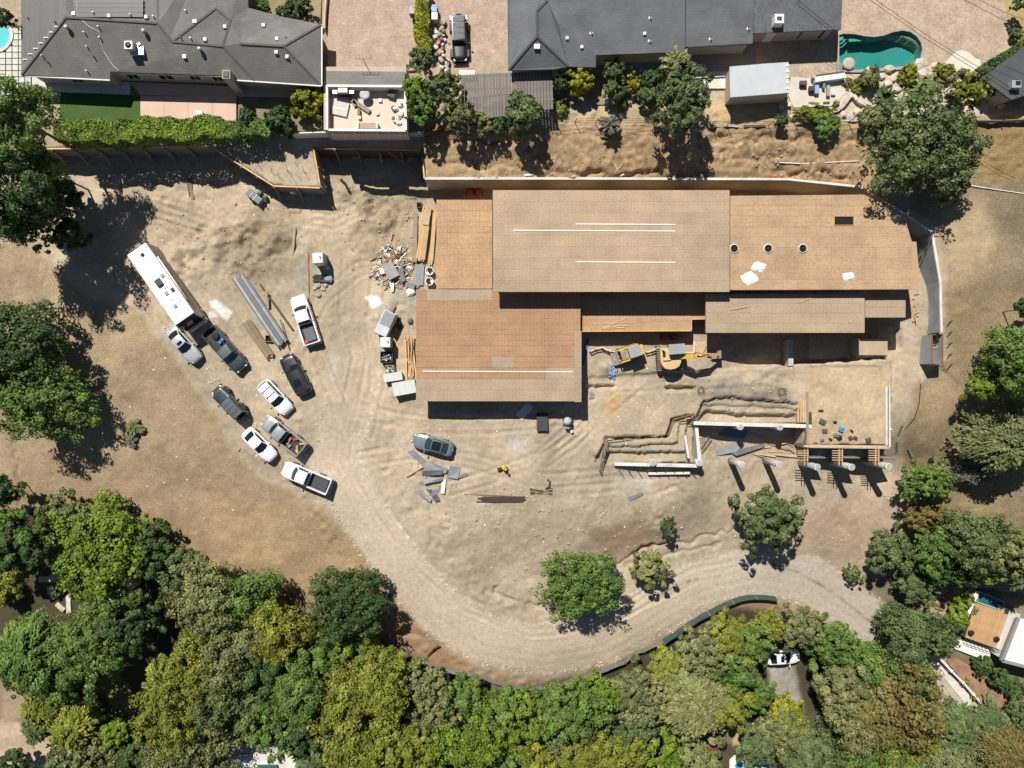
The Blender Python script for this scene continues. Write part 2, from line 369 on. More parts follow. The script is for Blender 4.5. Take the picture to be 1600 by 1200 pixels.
# ---- soil, dry grass and road tones of the ground itself, by place
PXX = XX/(S*(CH-ZZ)/CH)+800; PYY = 600-YY/(S*(CH-ZZ)/CH)
ZC = np.zeros(XX.shape+(3,)); ZC[:] = (0.405, 0.33, 0.238)
GR = np.zeros(XX.shape)
def paint(poly, col, soft=14, k=1.0, grass=None, wob=10):
    xs = [p[0] for p in poly]; ys = [p[1] for p in poly]
    bb = (PXX > min(xs)-60) & (PXX < max(xs)+60) & (PYY > min(ys)-60) & (PYY < max(ys)+60)
    x, y = PXX[bb], PYY[bb]
    d = sdist(poly, x, y)+wob*2*vnoise(x, y, 30, 21)+wob*vnoise(x, y, 9, 22)
    w = sstep(-soft, soft, d)*k
    ZC[bb] = ZC[bb]*(1-w[:, None])+np.array(col)*w[:, None]
    if grass is not None: GR[bb] = GR[bb]*(1-w)+grass*w
G1, G2 = (0.325, 0.252, 0.162), (0.345, 0.245, 0.145)
paint([(-900, 420), (40, 380), (150, 470), (215, 480), (255, 540), (330, 640), (385, 735), (470, 775), (540, 830), (600, 900), (650, 960), (690, 1010), (760, 1060), (760, 1700), (-900, 1700)], G1, 6, 1, 1.0, 4)
paint([(330, 760), (470, 790), (530, 830), (590, 900), (640, 960), (560, 1000), (400, 900), (250, 850)], G2, 30, 0.85)
paint([(570, 880), (640, 950), (690, 1010), (760, 1050), (860, 1065), (960, 1040), (1100, 960), (1190, 930), (1240, 945), (1320, 1000), (1350, 1060), (1250, 1100), (800, 1120), (560, 1000)], (0.34, 0.21, 0.13), 7, 0.75, 0.6, 4)
paint([(10, 760), (200, 750), (380, 860), (300, 900), (120, 850)], (0.32, 0.22, 0.14), 25, 0.6)
paint([(664, 196), (1640, 190), (1640, 230), (1520, 240), (1350, 290), (664, 278)], (0.37, 0.26, 0.15), 5, 1, 0.7, 3)
paint([(870, 175), (1130, 160), (1360, 190), (1360, 200), (870, 196)], (0.44, 0.34, 0.21), 5, 0.8, 0.8, 3)
paint([(1110, 160), (1240, 150), (1260, 195), (1110, 196)], (0.46, 0.345, 0.19), 5, 0.9, 0.9, 3)
paint([(1480, 190), (2400, 190), (2400, 900), (1560, 900), (1420, 880), (1410, 700), (1430, 600), (1480, 560), (1478, 430), (1465, 360), (1420, 320)], (0.265, 0.205, 0.125), 8, 1, 1.0, 5)
paint([(1470, 330), (1540, 310), (1560, 380), (1520, 440), (1480, 440)], (0.36, 0.29, 0.18), 14, 0.9, 0.7)
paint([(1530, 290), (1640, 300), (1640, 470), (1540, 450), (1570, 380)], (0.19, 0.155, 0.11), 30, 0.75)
paint([(1520, 195), (1640, 195), (1640, 290), (1530, 280)], (0.27, 0.19, 0.09), 8, 0.9, 1.0)
paint([(1540, -60), (1640, -60), (1640, 90), (1590, 70)], (0.33, 0.26, 0.13), 4, 1, 1.0, 2)
paint([(390, 330), (470, 330), (450, 420), (380, 440), (340, 380)], (0.285, 0.225, 0.15), 22, 0.85)
paint([(560, 310), (650, 300), (640, 400), (560, 400)], (0.30, 0.235, 0.155), 25, 0.75)
paint([(260, 300), (330, 330), (330, 400), (270, 390), (230, 340)], (0.31, 0.25, 0.18), 20, 0.6)
paint([(1085, 598), (1150, 588), (1230, 610), (1250, 640), (1110, 622)], (0.27, 0.235, 0.185), 8, 0.85)
paint([(470, 350), (482, 350), (482, 400), (476, 450), (466, 440)], (0.42, 0.38, 0.34), 4, 0.7)
paint([(325, 470), (338, 468), (362, 488), (354, 498), (340, 488)], (0.75, 0.74, 0.72), 2, 0.95, None, 3)
paint([(325, 488), (336, 486), (340, 494), (328, 496)], (0.7, 0.69, 0.67), 2, 0.8, None, 3)
paint([(572, 465), (590, 462), (598, 474), (582, 480)], (0.62, 0.63, 0.63), 2, 0.9, None, 3)
paint([(600, 462), (650, 462), (646, 500), (606, 480)], (0.36, 0.33, 0.26), 8, 0.8)
paint([(520, 560), (530, 560), (530, 592), (520, 592)], (0.50, 0.48, 0.43), 5, 0.6)
paint([(495, 333), (505, 338), (508, 350), (500, 350)], (0.50, 0.50, 0.46), 4, 0.6)
paint([(790, 684), (825, 684), (828, 712), (798, 710)], (0.46, 0.43, 0.38), 10, 0.7)
paint([(950, 610), (985, 606), (975, 640), (960, 650), (948, 630)], (0.43, 0.29, 0.155), 8, 0.85)
paint([(930, 820), (1010, 805), (1040, 850), (960, 880), (930, 850)], (0.25, 0.165, 0.105), 16, 0.7)
paint([(1000, 780), (1130, 790), (1120, 850), (1020, 860)], (0.27, 0.225, 0.165), 20, 0.5)
paint([(1230, 800), (1400, 760), (1400, 880), (1300, 880), (1200, 850)], (0.34, 0.255, 0.175), 20, 0.7, 0.4)
paint([(950, 725), (1020, 735), (1020, 765), (950, 775)], (0.52, 0.46, 0.37), 16, 0.6)
paint([(1260, 575), (1388, 575), (1388, 694), (1262, 694)], (0.43, 0.335, 0.215), 4, 1, 0, 1)
# wooded ground and gardens along the foot of the slope
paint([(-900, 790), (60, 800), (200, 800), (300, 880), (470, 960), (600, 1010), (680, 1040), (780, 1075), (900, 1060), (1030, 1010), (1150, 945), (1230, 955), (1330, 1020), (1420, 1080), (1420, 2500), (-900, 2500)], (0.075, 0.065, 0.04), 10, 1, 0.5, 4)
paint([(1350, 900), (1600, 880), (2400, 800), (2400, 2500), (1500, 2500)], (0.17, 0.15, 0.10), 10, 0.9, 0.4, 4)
paint([(-60, 1120), (60, 1130), (105, 1160), (100, 1260), (-60, 1260)], (0.47, 0.36, 0.26), 4, 1, 0, 2)
paint([(0, 1060), (40, 1070), (60, 1120), (0, 1130)], (0.40, 0.30, 0.20), 5, 0.8, 0, 2)
paint([(150, 1062), (185, 1050), (205, 1075), (203, 1140), (185, 1130)], (0.185, 0.175, 0.075), 3, 1, 0.4, 1)
paint([(360, 1165), (460, 1160), (460, 1260), (340, 1260)], (0.5, 0.48, 0.44), 4, 0.8, 0, 2)
paint([(1140, 1130), (1160, 1115), (1190, 1130), (1188, 1160), (1145, 1165)], (0.5, 0.37, 0.2), 4, 0.9, 0.3, 2)
paint([(1090, 1150), (1140, 1115), (1150, 1150), (1120, 1180)], (0.2, 0.18, 0.1), 4, 0.9, 0.3, 2)
paint([(1200, 1040), (1240, 1035), (1255, 1110), (1215, 1130)], (0.42, 0.39, 0.34), 6, 0.7, 0, 2)
paint([(1440, 920), (1500, 900), (1500, 960), (1470, 990), (1440, 960)], (0.44, 0.37, 0.25), 6, 0.9, 0, 2)
# the road: pale compacted dirt with a stony verge, greyer asphalt towards the lower end
rd_px = ldist(ROADLINE, PXX, PYY)
wroad = 1-sstep(30, 41, rd_px+6*vnoise(PXX, PYY, 18, 31))
up_in = sdist(UPREG, XX, YY) > 0
wroad = np.where(up_in, 0, wroad)*(0.12+0.88*sstep(600, 760, PYY))
low = sstep(1000, 1250, PXX)
rc = np.array((0.50, 0.412, 0.308))*(1-low[..., None])+np.array((0.455, 0.40, 0.325))*low[..., None]
tr = 1+0.025*np.sin(rd_px*0.55+3*vnoise(PXX,PYY,60,34))*sstep(30, 5, rd_px)
ZC = ZC*(1-wroad[..., None])+rc*tr[..., None]*wroad[..., None]; GR *= (1-wroad)
verge = np.exp(-((rd_px-37)/4.5)**2)*np.clip(vnoise(PXX, PYY, 4, 33)*3, 0, 1)*(PXX < 1420)*(PYY > 560)
ZC = ZC*(1-0.6*verge[..., None])+np.array((0.62, 0.56, 0.47))*0.6*verge[..., None]
# mud rut left by water on the lower road
for ln in ([(1010, 940), (1030, 930), (1060, 914), (1090, 904)], [(1200, 880), (1250, 895), (1300, 925), (1340, 955), (1380, 990)]):
    k = np.exp(-(ldist(ln, PXX, PYY)/2.2)**2)*(0.5+vnoise(PXX, PYY, 7, 35))
    ZC = ZC*(1-np.clip(k, 0, 1)[..., None])+np.array((0.17, 0.12, 0.07))*np.clip(k, 0, 1)[..., None]
# wheel tracks over the yard
for ln in TR:
    dd = ldist(ln, PXX, PYY)+2*vnoise(PXX, PYY, 12, 40)
    k = (np.exp(-(dd/2.2)**2)*0.13+np.exp(-((dd-4.5)/1.5)**2)*-0.1)*np.clip(0.6+1.4*vnoise(PXX, PYY, 50, 41), 0, 1)*(PYY > 240)
    ZC = ZC*(1-k[..., None])
nz = 1+0.30*vnoise(PXX, PYY, 55, 51)+0.22*vnoise(PXX, PYY, 17, 52)+0.14*vnoise(PXX, PYY, 5, 53)
sl_ = ((PYY > 200) & (PYY < 282) & (PXX > 664) & (PXX < 1420)); nz = np.where(sl_, nz+0.9*vnoise(PXX, PYY, 4, 55)*np.clip(0.5+1.5*vnoise(PXX, PYY, 22, 56), 0.1, 1)-0.03, nz)
nz = 1+(nz-1)*(1-0.6*wroad)
ZC = np.clip(ZC*nz[..., None], 0.02, 0.85)

def ground_material():
    m, ns, ls, b = newmat('soil')
    a = ns.new('ShaderNodeAttribute'); a.attribute_name = 'soil_tone'
    g = ns.new('ShaderNodeAttribute'); g.attribute_name = 'dry_grass'
    p = ns.new('ShaderNodeNewGeometry')
    n1 = N(ns, 'ShaderNodeTexNoise', Scale=2.6, Detail=8.0, Roughness=0.68); ls.new(p.outputs['Position'], n1.inputs['Vector'])
    n2 = N(ns, 'ShaderNodeTexNoise', Scale=6.5, Detail=7.0, Roughness=0.72, Distortion=0.8); ls.new(p.outputs['Position'], n2.inputs['Vector'])
    soil = mulcol(ns, ls, a.outputs['Color'], ramp(ns, ls, n1.outputs['Fac'], [(0.3, 0.78), (0.7, 1.2)]))
    grs = mulcol(ns, ls, a.outputs['Color'], ramp(ns, ls, n2.outputs['Fac'], [(0.32, (0.6, 0.56, 0.5)), (0.5, (0.98, 0.97, 0.95)), (0.68, (1.5, 1.5, 1.42))]))
    mx = ns.new('ShaderNodeMix'); mx.data_type = 'RGBA'; ls.new(g.outputs['Fac'], mx.inputs[0]); ls.new(soil, mx.inputs[6]); ls.new(grs, mx.inputs[7])
    v = N(ns, 'ShaderNodeTexVoronoi', Scale=1.1); v.inputs['Randomness'].default_value = 1; ls.new(p.outputs['Position'], v.inputs['Vector'])
    sp = ramp(ns, ls, v.outputs['Distance'], [(0.03, 1.0), (0.06, 0.0)])
    c2 = ns.new('ShaderNodeMix'); c2.data_type = 'RGBA'; ls.new(sp, c2.inputs[0]); ls.new(mx.outputs[2], c2.inputs[6])
    ls.new(ramp(ns, ls, v.outputs['Color'], [(0.0, (0.16, 0.12, 0.08)), (0.45, (0.3, 0.24, 0.17)), (0.75, (0.6, 0.56, 0.5))]), c2.inputs[7])
    ls.new(c2.outputs[2], b.inputs['Base Color'])
    b.inputs['Roughness'].default_value = 0.95; b.inputs['Specular IOR Level'].default_value = 0.15
    bp = N(ns, 'ShaderNodeBump', Strength=0.55, Distance=0.09); ls.new(n2.outputs['Fac'], bp.inputs['Height']); ls.new(bp.outputs[0], b.inputs['Normal'])
    return m
M_SOIL = ground_material()
def sheet(name, mask):
    """the faces of the one terrain grid whose centre lies in mask"""
    ny, nx = XX.shape
    idx = np.arange(nx*ny).reshape(ny, nx)
    q = np.stack([idx[:-1, :-1], idx[:-1, 1:], idx[1:, 1:], idx[1:, :-1]], -1)[mask]
    used = np.unique(q); remap = np.full(nx*ny, -1); remap[used] = np.arange(len(used)); q = remap[q]
    V = np.stack([XX.ravel()[used], YY.ravel()[used], ZZ.ravel()[used]], -1)
    me = bpy.data.meshes.new(name)
    me.vertices.add(len(V)); me.vertices.foreach_set('co', V.ravel())
    me.loops.add(q.size); me.loops.foreach_set('vertex_index', q.ravel().astype(np.int32))
    me.polygons.add(len(q)); me.polygons.foreach_set('loop_start', np.arange(0, q.size, 4, dtype=np.int32))
    me.polygons.foreach_set('use_smooth', np.ones(len(q), bool))
    me.update(); me.validate()
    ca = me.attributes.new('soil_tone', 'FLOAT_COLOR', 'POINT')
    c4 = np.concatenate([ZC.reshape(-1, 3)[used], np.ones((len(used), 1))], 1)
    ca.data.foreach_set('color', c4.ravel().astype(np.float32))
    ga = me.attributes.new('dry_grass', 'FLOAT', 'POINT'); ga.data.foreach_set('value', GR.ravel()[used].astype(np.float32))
    me.materials.append(M_SOIL)
    o = bpy.data.objects.new(name, me); COL.objects.link(o)
    return tag(o, kind='structure')
mid = (wroad[:-1, :-1]+wroad[1:, 1:])/2 > 0.5
mid &= (PYY[:-1, :-1] > 560)
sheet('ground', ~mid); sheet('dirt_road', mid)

def hz(x, y):
    """terrain height from the finished grid"""
    i = int(np.clip(np.searchsorted(GX, x)-1, 0, len(GX)-2)); j = int(np.clip(np.searchsorted(GY, y)-1, 0, len(GY)-2))
    u = (x-GX[i])/(GX[i+1]-GX[i]); v = (y-GY[j])/(GY[j+1]-GY[j])
    return float((ZZ[j, i]*(1-u)+ZZ[j, i+1]*u)*(1-v)+(ZZ[j+1, i]*(1-u)+ZZ[j+1, i+1]*u)*v)
# ------------------------------------------------------------------ trees, shrubs, hedges
def leaf_mesh(name, P, Nn, size, tone, stretch=1.6, along=None):
    n = len(P); g = np.random.default_rng(len(P)+int(abs(P[0, 0])*1e4))
    if along is None: along = g.normal(size=(n, 3))
    t = along-(along*Nn).sum(1, keepdims=True)*Nn; t /= np.linalg.norm(t, axis=1, keepdims=True)+1e-9
    b = np.cross(Nn, t); s = (size*g.uniform(0.7, 1.3, n))[:, None]
    V = np.stack([P-t*s*stretch*0.5, P+b*s*0.5, P+t*s*stretch*0.5, P-b*s*0.5], 1).reshape(-1, 3)
    me = bpy.data.meshes.new(name)
    me.vertices.add(4*n); me.vertices.foreach_set('co', V.ravel())
    me.loops.add(4*n); me.loops.foreach_set('vertex_index', np.arange(4*n, dtype=np.int32))
    me.polygons.add(n); me.polygons.foreach_set('loop_start', np.arange(0, 4*n, 4, dtype=np.int32))
    me.update()
    a = me.attributes.new('tone', 'FLOAT_COLOR', 'POINT')
    c = np.repeat(np.concatenate([tone, np.ones((n, 1))], 1), 4, 0); a.data.foreach_set('color', c.ravel().astype(np.float32))
    return me
def lump(D, seed, amt):
    g = np.random.default_rng(seed); r = np.ones(len(D))
    for _ in range(7):
        k = g.normal(size=3)*g.uniform(1.2, 3.6); r += amt*np.sin(D @ k+g.uniform(0, 6.28))/2.2
    return np.clip(r, 0.5, 1.5)
def unit(g, n, zmin=-0.55):
    D = g.normal(size=(int(n*2.2)+20, 3)); D /= np.linalg.norm(D, axis=1, keepdims=True)
    return D[D[:, 2] > zmin][:n]
def crown(style, n, leaf, seed):
    g = np.random.default_rng(seed)
    if style == 'feather':
        K = max(24, n//55); D = unit(g, K, -0.15); m = n//K
        tt = np.tile(np.linspace(0.2, 1.06, m), K)*g.uniform(0.9, 1.08, K*m); DD = np.repeat(D, m, 0)
        r = np.repeat(lump(D, seed, 0.24), m)
        P = DD*(tt*r)[:, None]; P[:, 2] = P[:, 2]*0.9+0.35*np.sin(tt*2.2)-0.45*tt**2
        P += g.normal(size=P.shape)*0.045
        al = DD.copy(); al[:, 2] = 0.5-1.1*tt; al += g.normal(size=P.shape)*0.25
        Nn = np.tile([0, 0, 1.0], (len(P), 1))+g.normal(size=P.shape)*0.55+DD*0.4
        tone = np.repeat(g.uniform(0.72, 1.28, K), m)*g.uniform(0.85, 1.15, len(P))*(0.8+0.3*tt)
        st = 2.6
    else:
        K = max(60, n//48) if style == 'round' else max(46, n//120); m = n//K
        ii = np.arange(K)+0.5; zz_ = 1-ii/K*1.38; ph = ii*2.399963; D = np.stack([np.cos(ph)*np.sqrt(np.clip(1-zz_**2, 0, 1)), np.sin(ph)*np.sqrt(np.clip(1-zz_**2, 0, 1)), zz_], 1)+g.normal(size=(K, 3))*0.11; D /= np.linalg.norm(D, axis=1, keepdims=True); rad = lump(D, seed, 0.3 if style == 'round' else 0.34)*g.uniform(0.55, 0.98, K)
        C = D*rad[:, None]
        cr = (g.uniform(0.09, 0.17, K) if style == 'round' else g.uniform(0.13, 0.23, K))*(1.35 if n < 3000 else 1.0)
        E = unit(g, K*m, -0.4); E = E[:K*m]; CC = np.repeat(C, m, 0)[:len(E)]; rr = np.repeat(cr, m)[:len(E)]
        P = CC+E*(rr*g.uniform(0.55, 1.1, len(E)))[:, None]
        Nn = E*0.8+np.repeat(D, m, 0)[:len(E)]*0.4+g.normal(size=P.shape)*0.45; al = None
        k0 = np.repeat(np.arange(K), m)[:len(E)]
        tone = g.uniform(0.74, 1.26, K)[k0]*g.uniform(0.82, 1.18, len(P)); st = 1.5
    Nn = Nn/np.linalg.norm(Nn, axis=1, keepdims=True)
    hue = g.normal(size=len(P))*0.05
    T = np.stack([tone*(1+hue), tone, tone*(1-hue)], 1)
    return leaf_mesh(style+'_crown', P, Nn, leaf, T, st, al)
CROWN = {}
for sty in ('round', 'clump', 'feather'):
    for cl, (n, lf) in {'S': (2600, 0.15), 'M': (8000, 0.072), 'L': (19000, 0.047)}.items():
        CROWN[sty, cl] = [crown(sty, n, lf, 100+k*17+len(sty)*3+n % 97) for k in range(2 if cl != 'M' else 3)]
def trunk_mesh(seed, bare=False):
    q = random.Random(seed); b = MB()
    b.tube([(0, 0, -0.35), (0.02, 0, 0.2), (0.03, 0.02, 0.6), (0.0, 0.03, 1.0)], [0.075, 0.06, 0.05, 0.035], 7)
    for k in range(7 if not bare else 16):
        a = q.uniform(0, 6.28); z0 = q.uniform(0.4, 0.95); L = q.uniform(0.45, 0.8); e = q.uniform(0.2, 0.6)
        p0 = Vector((0.02, 0.02, z0)); d = Vector((math.cos(a), math.sin(a), 0))
        p1 = p0+d*L*0.5+Vector((0, 0, e*0.55)); p2 = p0+d*L*1.05+Vector((0, 0, e*0.85))
        b.tube([p0, p1, p2], [0.03, 0.02, 0.008], 5)
        for _ in range(2 if not bare else 4):
            a2 = a+q.uniform(-0.9, 0.9); d2 = Vector((math.cos(a2), math.sin(a2), q.uniform(0, 0.6)))
            b.tube([p1, p1+d2*q.uniform(0.2, 0.45)], [0.014, 0.005], 4)
    me = bpy.data.meshes.new('trunk'); me.from_pydata([tuple(v) for v in b.v], [], b.f); me.update()
    return me
TRUNK = [trunk_mesh(k) for k in range(4)]; TRUNK_BARE = trunk_mesh(11, True)
M_BARK = mat('bark', (0.16, 0.12, 0.09), 0.9, 0.25, 3)
M_BARKG = mat('grey_bark', (0.30, 0.26, 0.22), 0.9, 0.2, 3)
LEAF = dict(
    oak=leafmat('oak_leaf', (0.109, 0.150, 0.057), (0.176, 0.220, 0.088)),
    dark=leafmat('dark_leaf', (0.053, 0.101, 0.031), (0.097, 0.154, 0.046)),
    green=leafmat('green_leaf', (0.103, 0.181, 0.038), (0.181, 0.266, 0.065)),
    bright=leafmat('bright_leaf', (0.142, 0.222, 0.024), (0.241, 0.314, 0.044)),
    lime=leafmat('lime_leaf', (0.221, 0.254, 0.018), (0.351, 0.345, 0.039)),
    olive=leafmat('olive_leaf', (0.181, 0.202, 0.077), (0.284, 0.295, 0.124)),
    yellow=leafmat('yellow_green_leaf', (0.190, 0.218, 0.032), (0.301, 0.308, 0.057)),
    brown=leafmat('rusty_leaf', (0.215, 0.163, 0.052), (0.176, 0.176, 0.058)),
    grey=leafmat('grey_leaf', (0.163, 0.156, 0.117), (0.234, 0.221, 0.163)),
    willow=leafmat('willow_leaf', (0.232, 0.247, 0.098), (0.314, 0.314, 0.135)),
    pink=leafmat('pink_flower', (0.390, 0.052, 0.130), (0.156, 0.130, 0.052)))
tq = random.Random(5)
def tree(px, py, r, h, leaf, style, label, name='leafy_tree', cat='tree', group=None, ry=None, flat=0.8, bare=False):
    """crown seen at a photo pixel with radius r (pixels); h = height in metres; base found on the ground beneath"""
    z = -3.0
    for _ in range(12):
        p = at(px, py, z); g = hz(p.x, p.y); k = S*(CH-z)/CH
        rz = min(r*k*flat, h*0.52); z = 0.5*z+0.5*(g+h-rz)
    k = S*(CH-z)/CH*(0.92 if group else 0.85); rx = r*k; ryy = (ry or r)*k
    t = thing(name, (p.x, p.y, g), label, cat, group=group)
    c = 'S' if rx < 2.0 else ('M' if rx < 3.6 else 'L')
    lm = CROWN[style, c]
    if not bare:
        me = lm[tq.randrange(len(lm))]
        co = bpy.data.objects.new('crown', me); COL.objects.link(co); co.parent = t
        if not me.materials: me.materials.append(LEAF['green'])
        co.material_slots[0].link = 'OBJECT'; co.material_slots[0].material = LEAF[leaf]
        co.location = (0, 0, z-g); co.scale = (rx, ryy, rz)
        if abs(rx-ryy) < 0.3: co.rotation_euler = (0, 0, tq.uniform(0, 6.28))
    me = TRUNK_BARE if bare else TRUNK[tq.randrange(4)]
    tk = bpy.data.objects.new('trunk', me); COL.objects.link(tk); tk.parent = t
    if not me.materials: me.materials.append(M_BARK)
    if bare: tk.material_slots[0].link = 'OBJECT'; tk.material_slots[0].material = M_BARKG
    zz = max(z-g, 0.3)
    tk.scale = (min(rx*0.8, zz*1.2), min(ryy*0.8, zz*1.2), zz*0.9)
    tk.rotation_euler = (0, 0, tq.uniform(0, 6.28))
    return t
T = tree
RN, CL, FE = 'round', 'clump', 'feather'
# --- big trees by the left edge
T(28, 185, 66, 12.5, 'green', CL, 'tall green tree at the left edge beside the end of the long hedge')
T(2, 305, 78, 14, 'dark', CL, 'tallest dark tree at the left edge casting the huge shadow on the yard')
T(40, 345, 46, 10.5, 'dark', RN, 'dark lower tree under the tallest left edge tree')
T(84, 318, 40, 6.5, 'dark', RN, 'dark lower tree hiding the trunks of the left edge trees')
T(98, 300, 30, 4.8, 'dark', RN, 'added dark bush blending into the tree shadow beside the lagging wall end')  # added to hide the trunks, dark so it merges with the tree shadow
T(112, 366, 26, 4.2, 'dark', CL, 'added lowest dark bush blending into the shadow of the left edge trees')  # also added over bare trunks, coloured to pass as shadow
T(62, 262, 36, 10.5, 'green', RN, 'slender green tree at the retaining wall end, under the tall left trees')
T(28, 540, 88, 7.5, 'dark', RN, 'broad dark green tree on the left edge of the dry field, upper of the pair', ry=72)
T(72, 622, 84, 7.0, 'green', RN, 'broad green tree on the dry field, lower of the pair at the left edge', ry=66)
T(2, 765, 28, 6, 'dark', CL, 'small dark tree at the left edge below the dry field')
T(211, 668, 13, 0.9, 'olive', FE, 'low sparse green bush alone on the dry grass field', 'bush', 'bush')
# --- trees within the site
T(910, 914, 66, 6.5, 'green', RN, 'rounded green tree on the inner side of the road bend', ry=54)
T(1017, 889, 30, 4.0, 'olive', RN, 'small olive tree beside the road, right of the rounded green tree')
T(1044, 822, 12, 2.2, 'dark', RN, 'tiny dark green shrub on the bare slope', 'bush', 'bush', ry=17)
T(1196, 808, 50, 6.5, 'oak', RN, 'grey-green oak standing below the concrete columns', ry=54)
T(1332, 897, 15, 1.8, 'oak', RN, 'small round bush at the roadside near the oak clump', 'bush', 'bush')
T(1440, 238, 82, 7.5, 'oak', RN, 'large grey-green tree at the outer corner of the curved retaining wall', ry=80)
T(1476, 292, 28, 4.0, 'olive', CL, 'low olive bush tucked under the large tree at the wall corner', 'bush', 'bush')
T(1064, 160, 50, 6.5, 'oak', RN, 'grey-green tree on the slope behind the dark roofed house', ry=50)
T(1056, 103, 24, 5.0, 'olive', FE, 'feathery tree top against the dark roof, above the slope tree')
T(550, 945, 66, 7.0, 'dark', RN, 'dome-shaped dark tree standing apart below the dry slope', ry=60)
# --- right hand side
for a in [(1590, 560, 72, 7.5, 'green', RN, 'big green tree on the right edge of the hillside', 62), (1540, 600, 36, 5.5, 'bright', CL, 'yellow-green small tree at the foot of the right edge tree', None),
          (1606, 482, 22, 5, 'dark', RN, 'dark tree just entering at the right edge', None), (1560, 690, 74, 7.5, 'olive', FE, 'feathery drooping tree on the right hillside', 56),
          (1520, 735, 40, 3.2, 'grey', FE, 'grey leafless-looking bush under the feathery tree', 24), (1446, 752, 43, 5.5, 'green', RN, 'green tree at the end of the column row', 36),
          (1441, 806, 40, 3.6, 'brown', RN, 'flat rust-tinged bush below the tree at the column row', 28), (1392, 862, 42, 4.6, 'oak', CL, 'oak shrub leaning over the bare slope right of the road', 40),
          (1462, 862, 44, 6, 'green', RN, 'middle tree of the green clump right of the road', 46), (1522, 838, 62, 7.2, 'oak', RN, 'largest tree of the green clump right of the road', 52),
          (1584, 856, 40, 6, 'olive', RN, 'olive tree at the right edge above the small deck pool', None), (1496, 896, 40, 5.5, 'dark', RN, 'dark tree above the timber steps', 24),
          (1424, 912, 32, 4.2, 'oak', CL, 'small oak above the bend of the asphalt road', None), (1418, 980, 60, 7, 'oak', CL, 'wide oak overhanging the asphalt road', 46), (1462, 1000, 34, 5.5, 'oak', RN, 'oak beside the white wall of the lower house', 26),
          (1606, 895, 30, 6, 'oak', FE, 'feathery tree at the right edge above the deck', 34), (1540, 904, 19, 3.0, 'bright', RN, 'bright bush hanging over the deck pool', 10)]:
    T(*a[:7], ry=a[7])
